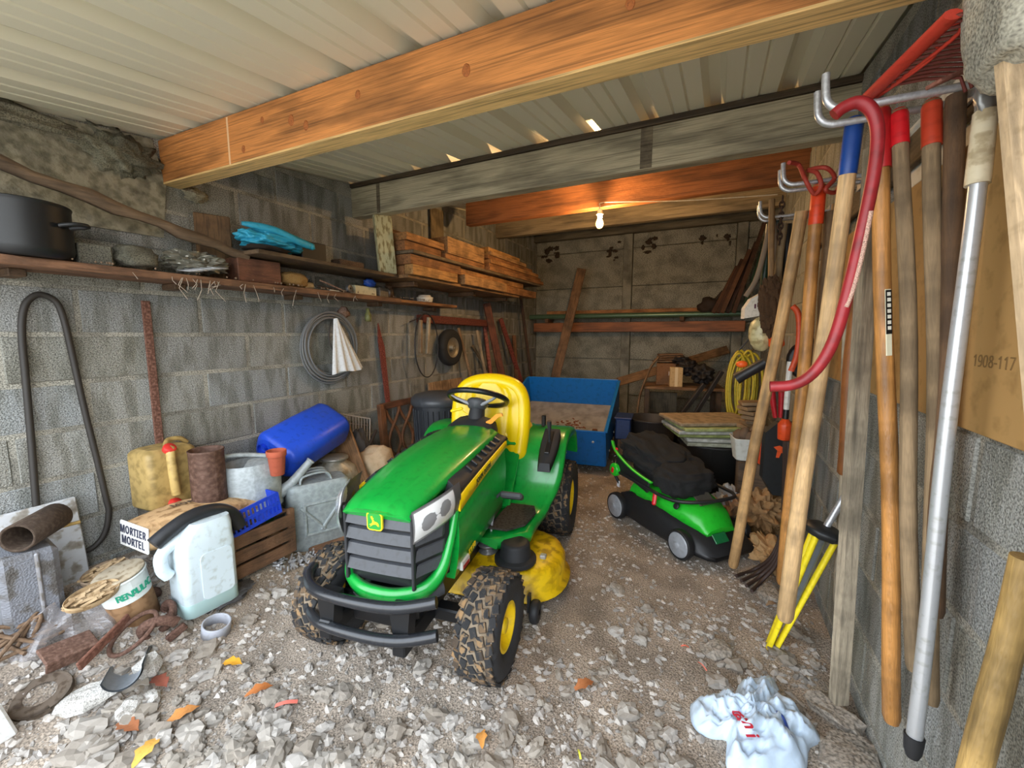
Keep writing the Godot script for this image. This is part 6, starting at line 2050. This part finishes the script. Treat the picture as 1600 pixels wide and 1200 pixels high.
	t = thing("black_hood", "tall black plastic cover with an orange emblem at the right wall", "cover", Transform3D(Basis(Vector3.UP, 0.25), Vector3(p.x, p.y, p.z)))
	s = mb()
	prism(s, [Vector2(-0.12, 0.1), Vector2(-0.06, 0.0), Vector2(0.1, 0.0), Vector2(0.13, 0.1), Vector2(0.13, 0.34), Vector2(0.08, 0.42), Vector2(-0.06, 0.42), Vector2(-0.12, 0.36)], 0.05)
	part(t, "shell", s, plastic(rgb(36, 38, 40), 0.5))
	s = mb()
	prism(s, [Vector2(-0.03, 0.26), Vector2(-0.01, 0.24), Vector2(-0.015, 0.2), Vector2(0.0, 0.2), Vector2(0.01, 0.23), Vector2(0.03, 0.22), Vector2(0.035, 0.25), Vector2(0.0, 0.27)], 0.003, at(-0.045, 0.02, 0.05))
	part(t, "emblem", s, plastic(rgb(232, 90, 40), 0.5))
	for d in [[1185, 800, 0.24, 0.17, 61, rgb(158, 124, 84), "large crumpled brown paper sack at the foot of the tools"], [1140, 790, 0.15, 0.12, 62, rgb(150, 120, 92), "crumpled brown paper behind the lawn mower's nose"], [1214, 858, 0.13, 0.1, 63, rgb(176, 140, 96), "flattened brown paper bag beside the dark hose"]]:
		p = on_ground(d[0], d[1] + 25)
		p.x = minf(p.x, 0.33)
		s = mb()
		lump(s, at(0, d[3] * 0.6, 0), Vector3(d[2] * 0.55, d[3] * 0.8, 0.14), 0.7, 2.2, d[4], 4, -1)
		one("paper_sack", s, mat(d[5], 0.9, "scuff", Vector3.ONE * 3), d[6], "paper bag", Transform3D(Basis(Vector3.UP, 0.5), p))
	p = on_ground(1118, 815)
	s = mb()
	lump(s, at(0, 0.09, 0), Vector3(0.1, 0.1, 0.09), 0.7, 2.4, 71, 3, -1)
	one("clear_film", s, mat(rgb(176, 184, 194), 0.25, "scuff", Vector3.ONE * 4), "ball of clear plastic film on the brown paper", "plastic film", Transform3D(Basis(), Vector3(p.x + 0.09, 0.03, p.z - 0.1)))
	p = on_ground(1166, 842)
	s = mb()
	lump(s, at(0, 0.03, 0), Vector3(0.03, 0.03, 0.03), 0.4, 2.0, 72, 2, -1)
	one("white_crumple", s, mat(rgb(226, 224, 220), 0.8), "small white crumpled paper ball beside the pale pole's foot", "paper", Transform3D(Basis(), p))
	for k in 4:
		s = mb()
		pts = []
		for q in [[1226 + k * 2, 690], [1224 + k * 2, 780], [1221 + k * 2, 830], [1205 + k * 3, 870 + k * 3], [1178 + k * 4, 893 + k * 6], [1150 + k * 8, 903 + k * 8]]:
			pts.append(on_z(q[0], q[1], -2.42 + 0.02 * k) if q[1] < 880 else on_ground(q[0], q[1]) + Vector3(0, 0.012, 0))
		tube(s, smooth_path(pts, 5), 0.009, 6)
		one("dark_hose", s, mat(rgb(58, 42, 36), 0.6), ["innermost dark brown hose curving down onto the gravel", "second dark brown hose of the bundle on the gravel", "third dark brown hose of the bundle on the gravel", "outermost dark brown hose of the bundle on the gravel"][k], "hose", Transform3D(), "dark hoses by the tools")

# a hanging or leaning tool handle: top pixel at depth zt, bottom pixel at depth zb (0: the ground)
func handle(called: String, label: String, u0, v0, zt, u1, v1, zb, r0: float, r1: float, m: Material, square := false, cap := Color(0, 0, 0, 0), cap_len := 0.1, group := "") -> Node3D:
	var a := on_z(u0, v0, zt)
	if a.x > 0.46:
		a = on_x(u0, v0, 0.46)
	var b := on_ground(u1, v1) if zb == 0.0 else on_z(u1, v1, zb)
	if b.x > 0.47:
		b = on_x(u1, v1, 0.47)
	var t := thing(called, label, "garden tool", along(b, a), group)
	var L := a.distance_to(b)
	var s := mb()
	if square:
		var R := []
		for k in 9:
			var f := k / 8.0
			var r := lerpf(r1, r0, f)
			R.append([Vector3(-r, f * L, -r * 0.8), Vector3(r, f * L, -r * 0.8), Vector3(r, f * L, r * 0.8), Vector3(-r, f * L, r * 0.8)])
		loft(s, R, true, true, -1)
	else:
		var pts := []
		var rr := []
		for k in 13:
			var f := k / 12.0
			pts.append(Vector3(0.005 * sin(f * 6.0 + u0), f * L, 0.005 * cos(f * 5.0 + u1)) * Vector3(sin(f * PI), 1, sin(f * PI)))
			rr.append(lerpf(r1, r0, f) * (0.8 if k == 0 else 1.0))
		pts.insert(1, pts[0].lerp(pts[1], 0.12))
		rr.insert(1, r1)
		tube(s, pts, rr, 14)
	part(t, "shaft", s, m)
	if cap.a > 0:
		s = mb()
		tube(s, [Vector3(0, L - cap_len, 0), Vector3(0, L - 0.008, 0), Vector3(0, L + 0.004, 0)], [r0 * 1.12, r0 * 1.12, r0 * 0.8], 14)
		part(t, "painted_top", s, plastic(cap, 0.4))
	return t

func tool_rack() -> void:
	var s := mb()
	# wall rail with pairs of steel hooks
	s = mb()
	box(s, at(0.4795, 1.79, -1.9), Vector3(0.02, 0.09, 2.2), 0.003)
	one("rack_rail", s, wood(rgb(120, 98, 72), 2), "dark timber rail on the right wall behind the steel hooks", "rail")
	var n := 0
	for d in [[-1.27, 1.79, 0.2, "steel double hook beside the red rake, holding blue and red topped handles"], [-2.0, 1.845, 0.2, "steel double hook holding the orange topped handle"], [-2.6, 1.87, 0.17, "steel double hook farthest along the right wall"]]:
		var t := thing("tool_hook", d[3], "hook", at(0, 0, 0))
		for k in 2:
			s = mb()
			var z: float = d[0] - k * 0.09
			var y: float = d[1] + k * 0.004
			var x: float = d[2] + k * 0.0
			tube(s, smooth_path([Vector3(0.48, y, z), Vector3(0.4, y, z), Vector3(x + 0.06, y, z), Vector3(x + 0.025, y + 0.004, z), Vector3(x + 0.006, y + 0.022, z), Vector3(x, y + 0.05, z), Vector3(x - 0.002, y + 0.085, z)], 4), 0.0085, 10)
			part(t, "prong", s, steel(Color(0.82, 0.83, 0.85), 0.3))
		s = mb()
		box(s, at(0.465, d[1], d[0] - 0.045), Vector3(0.008, 0.05, 0.15), 0.002)
		part(t, "plate", s, steel(Color(0.7, 0.7, 0.72), 0.4))
	var pale := wood(rgb(232, 192, 138), 1, 1.0, 0.6)
	var honey := wood(rgb(224, 158, 86), 1, 1.0, 0.45)
	var brown := wood(rgb(172, 108, 58), 1, 1.0, 0.5)
	var greyw := wood(rgb(188, 174, 150), 1, 1.0, 0.85)
	var dusty := wood(rgb(166, 140, 106), 1, 1.0, 0.85)
	var darkw := wood(rgb(118, 88, 60), 1, 1.0, 0.8)
	handle("garden_tool", "pale wooden handle slanting out to the lawn mower", 1253, 330, -2.05, 1145, 885, -2.3, 0.023, 0.024, wood(rgb(222, 176, 118), 1, 1.0, 0.6))
	handle("garden_tool", "varnished honey handle with a bright orange top", 1280, 290, -2.0, 1222, 912, -2.15, 0.022, 0.024, honey, false, rgb(226, 70, 30), 0.14)
	handle("garden_tool", "thick pale ash handle with a blue top, leaning over the yellow tripod", 1336, 186, -1.38, 1226, 968, -1.5, 0.018, 0.024, pale, false, rgb(20, 66, 142), 0.13)
	handle("garden_tool", "brown varnished handle that ends halfway up the wall", 1346, 400, -1.85, 1321, 742, -1.85, 0.024, 0.026, brown)
	handle("garden_tool", "thin grey handle hanging behind the brown varnished one", 1332, 420, -1.95, 1311, 944, -1.95, 0.02, 0.02, greyw)
	handle("garden_tool", "square weathered grey handle reaching nearly to the ground", 1367, 230, -1.5, 1310, 1096, -1.55, 0.019, 0.02, greyw, true)
	var h7 := handle("garden_tool", "straight orange-brown handle with a black and white label", 1376, 170, -1.34, 1393, 1128, -1.3, 0.017, 0.019, honey, false, rgb(176, 30, 34), 0.14)
	handle("garden_tool", "dusty grey-brown handle with a crimson top", 1405, 174, -1.33, 1429, 1048, -1.18, 0.015, 0.016, dusty, false, rgb(206, 26, 36), 0.08)
	handle("garden_tool", "dusty brown handle with a dull orange-red top", 1456, 160, -1.31, 1455, 1100, -1.12, 0.016, 0.014, dusty, false, rgb(196, 66, 40), 0.1)
	handle("garden_tool", "dark brown split handle next to the metal pole", 1494, 150, -1.29, 1460, 962, -1.14, 0.017, 0.017, darkw)
	# label on the honey handle
	var p := h7.transform.affine_inverse() * on_z(1376, 505, -1.31)
	s = mb()
	box(s, at(-0.006, p.y, 0.0185), Vector3(0.014, 0.16, 0.003), 0.001)
	var lb := part(h7, "label_strip", s, plastic(rgb(226, 220, 190), 0.5, ""))
	s = mb()
	box(s, at(-0.006, p.y + 0.025, 0.0203), Vector3(0.0135, 0.105, 0.0012))
	part(lb, "black_field", s, plastic(rgb(24, 22, 20), 0.5, ""))
	for k in 7:
		s = mb()
		box(s, at(-0.006, p.y + 0.068 - k * 0.0135, 0.0212), Vector3(0.0075, 0.0085, 0.0012))
		part(lb, "letter", s, plastic(rgb(230, 226, 210), 0.5, ""))
	# background handles between the groups
	for d in [[1296, 330, -2.05, 1284, 560, -2.1, 0.02, rgb(140, 112, 80), "dull brown handle between the orange topped and the blue topped ones"], [1309, 318, -2.1, 1262, 700, -2.2, 0.02, rgb(196, 160, 112), "slim pale handle behind the blue topped one"], [1225, 350, -2.62, 1203, 520, -2.62, 0.018, rgb(150, 128, 94), "old tan handle hanging from the farthest hook"]]:
		handle("garden_tool", d[8], d[0], d[1], d[2], d[3], d[4], d[5], d[6], d[6], wood(d[7]))
	for d in [[1216, 345, 1212, 480, rgb(20, 46, 40), "dark green metal tool tube on the farthest hook"], [1203, 350, 1190, 470, rgb(24, 52, 36), "dark green strip beside the farthest hook"], [1232, 350, 1226, 470, rgb(22, 24, 26), "thin black tube hanging at the farthest hook"]]:
		s = mb()
		tube(s, [on_z(d[0], d[1], -2.69), on_z(d[2], d[3], -2.69)], 0.018, 8)
		one("metal_tube", s, mat(d[4], 0.4), d[5], "tube")
	# tangle of red wire and a chain at the hooks
	s = mb()
	var wire := []
	for q in [[1233, 254], [1248, 258], [1258, 280], [1272, 303], [1283, 290], [1276, 270], [1262, 266], [1290, 262], [1304, 278], [1290, 296], [1306, 300], [1316, 276]]:
		wire.append(on_z(q[0], q[1], -1.98 + 0.03 * sin(q[0])))
	tube(s, smooth_path(wire, 5), 0.008, 6)
	one("red_wire", s, mat(rgb(170, 60, 46), 0.6, "scuff", Vector3.ONE * 4), "tangled loop of thick red wire lying on the middle steel hook", "wire")
	var chain := thing("hanging_chain", "short dark chain hanging from the farthest steel hook", "chain", Transform3D())
	for k in 9:
		s = mb()
		var cc := on_z(1222, 318, -2.6) + Vector3(0, 0.02 - k * 0.026, 0)
		var ax := Vector3(0.011, 0, 0) if k % 2 else Vector3(0, 0, 0.011)
		tube(s, ring_pts(cc, ax, Vector3(0, 0.018, 0), 10), 0.0045, 5, true)
		part(chain, "link", s, rusty(rgb(120, 108, 100)))
	# red crook bar
	var t := thing("red_crook", "thick red painted steel crook, worn white along its edge", "crook", Transform3D())
	var pts := []
	for q in [[1303, 180], [1318, 168], [1340, 160], [1358, 168], [1369, 190], [1371, 225], [1363, 285], [1345, 370], [1325, 455], [1307, 520], [1287, 562], [1262, 590], [1236, 602], [1203, 604]]:
		pts.append(on_z(q[0], q[1], -1.2))
	s = mb()
	tube(s, smooth_path(pts, 4), 0.013, 12)
	part(t, "bar", s, mat(rgb(160, 36, 44), 0.45, "wall", Vector3.ONE * 2.5))
	s = mb()
	var wp := []
	for q in [[1361, 330], [1352, 375], [1343, 415], [1332, 455], [1322, 480]]:
		wp.append(on_z(q[0], q[1], -1.19))
	tube(s, smooth_path(wp, 4), 0.005, 6)
	part(t, "worn_edge", s, mat(rgb(222, 180, 160), 0.7, "speck", Vector3.ONE * 6))
	# red lawn rake
	t = thing("lawn_rake", "red metal lawn rake laid on top of the steel hooks under the roof", "rake", Transform3D())
	var ra := on_z(1348, 160, -1.3)
	var rb := on_z(1490, 22, -1.06)
	var redm := mat(rgb(186, 58, 42), 0.5, "scuff", Vector3.ONE * 4)
	s = mb()
	tube(s, [ra, rb], 0.016, 10, false, 0.6)
	part(t, "head_bar", s, redm)
	for k in 2:
		s = mb()
		tube(s, smooth_path([ra.lerp(rb, 0.05) + Vector3(0.02, 0, 0), ra.lerp(rb, 0.55 + 0.2 * k) + Vector3(0.035, -0.01, 0.0), ra.lerp(rb, 0.66 + 0.2 * k) + Vector3(0.03, 0.0, 0.0), ra.lerp(rb, 0.7 + 0.2 * k)], 4), 0.004, 6)
		part(t, "stay", s, redm)
	for k in 14:
		s = mb()
		var a := ra.lerp(rb, 0.2 + 0.78 * k / 13.0)
		var tip := a + Vector3(0.13, -0.02 - 0.001 * k, 0.02)
		tube(s, [a, a.lerp(tip, 0.6) + Vector3(0, 0.006, 0), tip, tip + Vector3(0.01, -0.03, 0)], 0.0035, 5)
		part(t, "tine", s, mat(rgb(104, 44, 34), 0.7))
	s = mb()
	box(s, eul(0, 30, 24, on_z(1490, 118, -1.15)), Vector3(0.09, 0.008, 0.03), 0.002)
	one("rusty_hoe_blade", s, rusty(rgb(230, 180, 170)), "rusty hoe blade resting on the steel hook below the rake", "blade")
	# metal pole
	t = handle("metal_pole", "shiny grey metal pole with a cream grip and black foot", 1540, 175, -1.12, 1428, 1158, -1.05, 0.013, 0.0135, mat(rgb(186, 188, 190), 0.3, "scuff", Vector3.ONE * 4, 0.45))
	t.set_meta("category", "pole")
	var inv := t.transform.affine_inverse()
	var LL: float = (inv * on_z(1540, 175, -1.12)).y
	s = mb()
	tube(s, [Vector3(0, LL - 0.13, 0), Vector3(0, LL, 0), Vector3(0, LL + 0.004, 0)], [0.018, 0.017, 0.013], 14)
	part(t, "cream_grip", s, plastic(rgb(214, 204, 176), 0.5, "grime"))
	s = mb()
	tube(s, [Vector3(0, -0.035, 0), Vector3(0, -0.02, 0), Vector3(0, 0.012, 0)], [0.01, 0.015, 0.017], 14)
	part(t, "rubber_foot", s, mat(rgb(28, 28, 30), 0.7))
	s = mb()
	lump(s, at(0.0, LL + 0.03, 0), Vector3(0.02, 0.045, 0.016), 0.3, 1.4, 3, 3)
	part(t, "taped_end", s, mat(rgb(124, 124, 122), 0.3, "scuff", Vector3.ONE * 5, 0.4))

func right_things() -> void:
	var s := mb()
	# hardboard and white panel on the wall
	s = mb()
	box(s, at(0.488, 1.38, -1.45), Vector3(0.012, 0.62, 2.1), 0.002)
	var hb := one("hardboard_panel", s, mat(rgb(176, 138, 84), 0.7, "scuff", Vector3.ONE * 1.5), "brown hardboard panel with a faint stencilled number on the right wall", "panel")
	lettering(hb, "1908-117", 0.024, mat(rgb(120, 92, 52), 0.8), Transform3D(Basis(Vector3.UP, -PI / 2), on_x(1551, 566, 0.4815)), "stencilled_number", false)
	s = mb()
	box(s, at(0.494, 1.79, -1.3), Vector3(0.008, 0.19, 1.0), 0.002)
	one("plastic_sheet", s, plastic(rgb(206, 206, 200), 0.5), "white panel on the right wall above the brown hardboard", "panel")
	# leaning timber at the doorway and the concrete above it
	var a := on_z(1548, 60, -1.0)
	var b := on_z(1603, 700, -0.78)
	var e := b + (b - a) * ((b.y - 0.02) / (a.y - b.y))
	e.x = minf(e.x, 0.43)
	var xf := along(e, a, Vector3(-0.5, 0, 1))
	s = mb()
	var L := e.distance_to(a)
	box(s, at(0.035, L / 2, -0.03), Vector3(0.07, L, 0.05), 0.01)
	one("door_post", s, mat(rgb(206, 178, 140), 0.8, "grain", Vector3(5, 0.5, 5), 0.0, "fine", 0.2, {"detail": "scuff", "dscale": Vector3.ONE * 2.0}), "pale timber post leaning at the edge of the doorway", "post", xf)
	s = mb()
	var c := on_z(1540, 100, -0.98)
	var top := roof_y(-0.98) - 0.005
	lump(s, at(c.x + 0.09, (c.y + top) / 2 + 0.01, -1.0), Vector3(0.1, (top - c.y) / 2 + 0.03, 0.1), 0.05, 2.0, 9, 4, 0, 0.42)
	struct("trim_1", s, concrete(rgb(206, 202, 184)))
	# log at the lower right
	var la := on_x(1606, 872, 0.44)
	var lb := on_x(1523, 1205, 0.42)
	var le := lb + (lb - la) * ((lb.y - 0.02) / (la.y - lb.y))
	s = mb()
	var pts := []
	var rr := []
	for k in 12:
		var f := k / 11.0
		pts.append(Vector3(0.002 * sin(f * 9.0), f * le.distance_to(la), 0.0))
		rr.append(lerpf(0.022, 0.019, f) * (1.0 + 0.02 * sin(f * 20.0)))
	tube(s, pts, rr, 16)
	one("log_post", s, wood(rgb(206, 168, 100), 1, 0.8, 0.6), "peeled yellowish wooden post leaning low against the block wall", "post", along(le, la))
	# yellow folded tripod
	var hub := on_z(1288, 828, -1.86)
	var foot := on_ground(1204, 1012)
	var t := thing("folded_tripod", "folded yellow tripod stand with a black hub leaning on the wall", "tripod", along(foot, hub))
	var TL := foot.distance_to(hub)
	for k in 3:
		s = mb()
		var ang := TAU * k / 3.0 + 0.5
		var o := Vector3(cos(ang), 0, sin(ang))
		tube(s, [o * 0.016 + Vector3(0, 0, 0), o * 0.045 + Vector3(0, TL - 0.02, 0)], 0.014, 6, false, 0.7)
		part(t, "leg", s, plastic(rgb(236, 214, 30), 0.45))
	s = mb()
	tube(s, [Vector3(0, TL * 0.35, 0), Vector3(0, TL, 0)], 0.02, 10)
	part(t, "centre_tube", s, plastic(rgb(110, 116, 120), 0.4))
	s = mb()
	lathe(s, edged([Vector2(0, TL - 0.03), Vector2(0.06, TL - 0.025), Vector2(0.068, TL), Vector2(0.05, TL + 0.015), Vector2(0, TL + 0.02)], 0.004), 8)
	part(t, "hub", s, plastic(rgb(30, 32, 34), 0.45))
	s = mb()
	tube(s, [Vector3(0, TL, 0), Vector3(0.02, TL + 0.16, 0)], 0.012, 8)
	part(t, "spike", s, steel())
	# green strip behind the handles
	board("green_strip", "narrow bright green plastic strip between two handles", "strip", on_z(1244, 790, -2.1), on_z(1237, 842, -2.1), 0.025, 0.01, plastic(rgb(50, 160, 50), 0.5))
	# crumpled shopping bag
	shopping_bag()

func shopping_bag() -> void:
	var c := on_ground(1176, 1140)
	var n := FastNoiseLite.new()
	n.seed = 5
	n.frequency = 5.5
	n.noise_type = FastNoiseLite.TYPE_SIMPLEX
	n.fractal_octaves = 3
	var n2 := FastNoiseLite.new()
	n2.seed = 9
	n2.frequency = 3.0
	n2.fractal_type = FastNoiseLite.FRACTAL_RIDGED
	# outline of the bag on the ground, from the photograph, as points round its middle
	var outl := []
	for q in [[1078, 1112], [1082, 1100], [1110, 1096], [1140, 1100], [1152, 1076], [1166, 1066], [1190, 1066], [1206, 1062], [1217, 1078], [1222, 1095], [1240, 1115], [1262, 1130], [1280, 1150], [1282, 1162], [1266, 1172], [1262, 1190], [1255, 1215], [1210, 1222], [1165, 1222], [1136, 1205], [1134, 1180], [1134, 1158], [1110, 1155], [1090, 1145], [1080, 1130]]:
		var g := on_ground(q[0], q[1])
		outl.append(Vector3(g.x - c.x, 0, g.z - c.z))
	outl = smooth_path(outl, 3, true)
	var s := mb()
	var m := outl.size()
	var at_ := func(i: int, f: float) -> Vector3:
		var o: Vector3 = outl[i % m] * f
		var h := 0.075 * pow(maxf(0.0, 1.0 - pow(f, 2.2)), 0.7)
		h += (0.03 * n.get_noise_2d(o.x * 3.0, o.z * 3.0) + 0.022 * absf(n2.get_noise_2d(o.x * 2.2, o.z * 2.2)) + 0.014 * n2.get_noise_2d(o.x * 7.0 + 3.0, o.z * 4.0)) * (1.0 - 0.75 * pow(f, 6.0))
		return o + Vector3(0, maxf(h, 0.006), 0)
	for i in m:
		for k in 24:
			var f0 := k / 24.0
			var f1 := (k + 1) / 24.0
			if k == 0:
				tri(s, at_.call(i, 0.0), at_.call(i, f1), at_.call(i + 1, f1), 0)
			else:
				quad(s, at_.call(i, f0), at_.call(i, f1), at_.call(i + 1, f1), at_.call(i + 1, f0), 0)
		var o0: Vector3 = at_.call(i, 1.0)
		var o1: Vector3 = at_.call(i + 1, 1.0)
		quad(s, o0, Vector3(o0.x * 0.97, 0, o0.z * 0.97), Vector3(o1.x * 0.97, 0, o1.z * 0.97), o1, 0)
	var t := thing("plastic_bag", "crumpled pale blue plastic bag with red letters on the gravel", "bag", Transform3D(Basis(), c))
	part(t, "film", s, mat(rgb(196, 214, 232), 0.4, "scuff", Vector3.ONE * 2, 0.0, "", 0.5, {"backlight": rgb(40, 44, 50)}))
	var red := mat(rgb(200, 40, 60), 0.5)
	var height := func(x: float, z: float) -> float:
		# height of the film over a ground point
		var best := 0.0
		var o := Vector3(x, 0, z)
		var ang := atan2(z, x)
		var R := 0.1
		var bd := 9.0
		for q in outl:
			var d := absf(angle_difference(atan2(q.z, q.x), ang))
			if d < bd:
				bd = d
				R = Vector2(q.x, q.z).length()
		var f := clampf(o.length() / R, 0, 1)
		var h := 0.075 * pow(maxf(0.0, 1.0 - pow(f, 2.2)), 0.7)
		h += (0.03 * n.get_noise_2d(x * 3.0, z * 3.0) + 0.022 * absf(n2.get_noise_2d(x * 2.2, z * 2.2)) + 0.014 * n2.get_noise_2d(x * 7.0 + 3.0, z * 4.0)) * (1.0 - 0.75 * pow(f, 6.0))
		return maxf(h, 0.006)
	var word := "carni"
	for k in word.length():
		var g := on_y(1152 + k * 5.5, 1122 + k * 10.0, 0.05)
		var lx := g.x - c.x
		var lz := g.z - c.z
		var dx := (on_y(1176, 1162, 0.05) - on_y(1153, 1122, 0.05)).normalized()
		lettering(t, word[k], 0.036, red, Transform3D(Basis(dx, Vector3.UP.cross(dx), Vector3.UP), Vector3(lx, height.call(lx, lz) + 0.012, lz)), "letter")
	s = mb()
	pts_tube(s, [[1212, 1125], [1222, 1130], [1230, 1142], [1236, 1158]], c, height)
	part(t, "blue_swoosh", s, mat(rgb(40, 70, 150), 0.5))

func pts_tube(s: SurfaceTool, px: Array, c: Vector3, height: Callable) -> void:
	var o := []
	for q in px:
		var g := on_y(q[0], q[1], 0.05)
		o.append(Vector3(g.x - c.x, height.call(g.x - c.x, g.z - c.z) + 0.002, g.z - c.z))
	tube(s, smooth_path(o, 4), 0.006, 6, false, 0.4)

func rubble() -> void:
	var fl: Node3D = get_node("floor")
	var meshes := []
	for k in 8:
		var s := mb()
		lump(s, Transform3D(), Vector3(1.0, [0.5, 0.6, 0.42, 0.66, 0.5, 0.36, 0.55, 0.48][k], [0.8, 0.7, 0.9, 0.75, 0.6, 0.85, 0.66, 0.78][k]), 0.6, 1.1, 100 + k, 2, -1, 0.85)
		s.generate_normals()
		meshes.append(s.commit())
	var tones := []
	for c in [rgb(182, 174, 163), rgb(168, 158, 145), rgb(192, 185, 176), rgb(158, 147, 133), rgb(174, 164, 150)]:
		tones.append(mat(c, 0.95, "speck", Vector3.ONE * 1.6, 0.0, "bump", 0.5))
	var r := RandomNumberGenerator.new()
	r.seed = 88
	var free := func(p: Vector3) -> bool:
		if p.x > 0.44 or p.x < -2.35:
			return false
		var q := Transform3D(Basis(Vector3.UP, deg_to_rad(9)), Vector3(-1.066, 0, -1.212)).affine_inverse() * p
		if absf(q.x) < 0.46 and absf(absf(q.x) - 0.365) < 0.11 and absf(q.z) < 0.15:
			return false
		return p.z > -2.3 and Vector2(p.x - 0.17, p.z + 1.33).length() > 0.22
	# the 300 largest stones
	var n := 0
	while n < 300:
		var v := 1200.0 - pow(r.randf(), 1.5) * 290.0
		var u := r.randf_range(130, 1330)
		if v < 1000 and u > 400 and u < 860 and r.randf() < 0.8:
			continue
		if u > 780 and r.randf() < 0.45:
			continue
		var p := on_ground(u, v + 4)
		if not free.call(p):
			continue
		var px := 4.5 + 8.0 * pow(r.randf(), 2.0) + 3.0 * smoothstep(1000, 1200, v)
		var size: float = px * p.distance_to(EYE) / F
		var o := part(fl, "stone", meshes[r.randi() % 8], tones[r.randi() % 5])
		o.transform = Transform3D(Basis.from_euler(Vector3(r.randf_range(-0.25, 0.25), r.randf() * TAU, r.randf_range(-0.25, 0.25))).scaled_local(Vector3.ONE * size), p + Vector3(0, size * 0.12, 0))
		n += 1
	# flat pale slabs by the right wall
	for d in [[1330, 1192, 0.09, 0.022, 0.07], [1122, 1018, 0.06, 0.022, 0.05], [1225, 1105, 0.06, 0.02, 0.05], [1300, 1120, 0.08, 0.03, 0.04], [1205, 935, 0.07, 0.03, 0.05]]:
		var s := mb()
		lump(s, Transform3D(), Vector3(d[2], d[3], d[4]), 0.5, 1.2, int(d[0]), 2, -1, 0.7)
		part(fl, "stone", s, tones[1], Transform3D(Basis(Vector3.UP, d[0]), on_ground(d[0], d[1]) + Vector3(0, d[3] * 0.3, 0)))
	# gravel
	var mm := MultiMesh.new()
	mm.transform_format = MultiMesh.TRANSFORM_3D
	mm.use_colors = true
	var s2 := mb()
	lump(s2, Transform3D(), Vector3(1.0, 0.55, 0.8), 0.6, 1.2, 201, 1, -1)
	s2.generate_normals()
	mm.mesh = s2.commit()
	var N := 19000
	mm.instance_count = N
	var k := 0
	var patch := FastNoiseLite.new()
	patch.seed = 3
	patch.frequency = 1.3
	while k < N:
		var x := r.randf_range(-2.42, 0.48)
		var z := -pow(r.randf(), 1.7) * 4.2 - 0.15
		var d := patch.get_noise_2d(x, z)
		if r.randf() > 0.55 + d * 0.9:
			continue
		var sz := 0.003 + 0.016 * pow(r.randf(), 3.0) * (1.0 if z > -2.0 else 0.7)
		mm.set_instance_transform(k, Transform3D(Basis.from_euler(Vector3(r.randf_range(-0.5, 0.5), r.randf() * TAU, 0)).scaled_local(Vector3.ONE * sz), Vector3(x, ground(x, z) - sz * 0.05, z)))
		var g := r.randf_range(0.22, 0.5)
		mm.set_instance_color(k, Color(g, g * 0.91, g * 0.81))
		k += 1
	var mi := MultiMeshInstance3D.new()
	mi.name = "gravel"
	mi.multimesh = mm
	var gm := StandardMaterial3D.new()
	gm.vertex_color_use_as_albedo = true
	gm.roughness = 1.0
	mi.material_override = gm
	fl.add_child(mi)
	mi.set_meta("kind", "stuff")
	mi.set_meta("label", "small grey gravel scattered over the earth")
	# fallen leaves and bits of plastic tape
	for d in [[362, 1043, 0.045, rgb(222, 160, 40), "yellow fallen leaf beside a white stone", 0.4], [405, 1086, 0.045, rgb(176, 104, 48), "curled orange-brown leaf on the coarse gravel", 1.0], [200, 1143, 0.05, rgb(150, 92, 56), "rust-brown leaf by the rounded white stone", 0.2], [230, 1182, 0.05, rgb(214, 160, 70), "golden leaf near the doorway on coarse stones", 2.0], [912, 1078, 0.045, rgb(168, 104, 60), "brown leaf on the bare earth before the tractor's wheel", 0.9], [752, 1160, 0.035, rgb(190, 130, 60), "small tan leaf among pale stones", 2.2], [250, 1072, 0.05, rgb(140, 76, 58), "dark red leaf at the edge of the scrap heap", 0.0], [285, 1125, 0.05, rgb(196, 130, 66), "orange leaf between coarse stones below the yellow one", 1.3], [505, 990, 0.05, rgb(160, 110, 70), "tan leaf under the tractor's bumper", 0.6], [1205, 950, 0.03, rgb(150, 120, 90), "dull leaf beside the yellow tripod's feet", 0.6]]:
		var s := mb()
		var L: float = d[2]
		grid(s, func(a, b):
			var w: float = sin(a * PI) * (0.45 + 0.12 * sin(a * 19.0)) * L
			return Vector3((a - 0.5) * 2.0 * L, 0.012 * sin(a * 3.0) + 0.35 * absf(b - 0.5) * w + 0.006, (b - 0.5) * 2.0 * w), 10, 4)
		one("fallen_leaf", s, mat(d[3], 0.8, "scuff", Vector3.ONE * 8), d[4], "leaf", Transform3D(Basis(Vector3.UP, d[5]), on_ground(d[0], d[1]) + Vector3(0, 0.008, 0)), "leaves on the gravel")
	for d in [[448, 1106, 0.07, 0.016, rgb(226, 120, 104), "long coral plastic strip lying on coarse gravel", 0.7], [1070, 1016, 0.03, 0.008, rgb(236, 120, 100), "small coral plastic scrap on the bare earth", 0.2], [1097, 1047, 0.045, 0.006, rgb(232, 130, 112), "thin coral plastic thread on the bare earth", -0.8], [905, 1186, 0.03, 0.006, rgb(214, 214, 70), "yellow-green plastic thread among the stones", -1.0]]:
		var s := mb()
		grid(s, func(a, b): return Vector3((a - 0.5) * d[2], 0.004 + 0.006 * sin(a * PI), (b - 0.5) * d[3]), 8, 2)
		one("plastic_scrap", s, plastic(d[4], 0.5, ""), d[5], "plastic scrap", Transform3D(Basis(Vector3.UP, d[6]), on_ground(d[0], d[1]) + Vector3(0, 0.012, 0)))
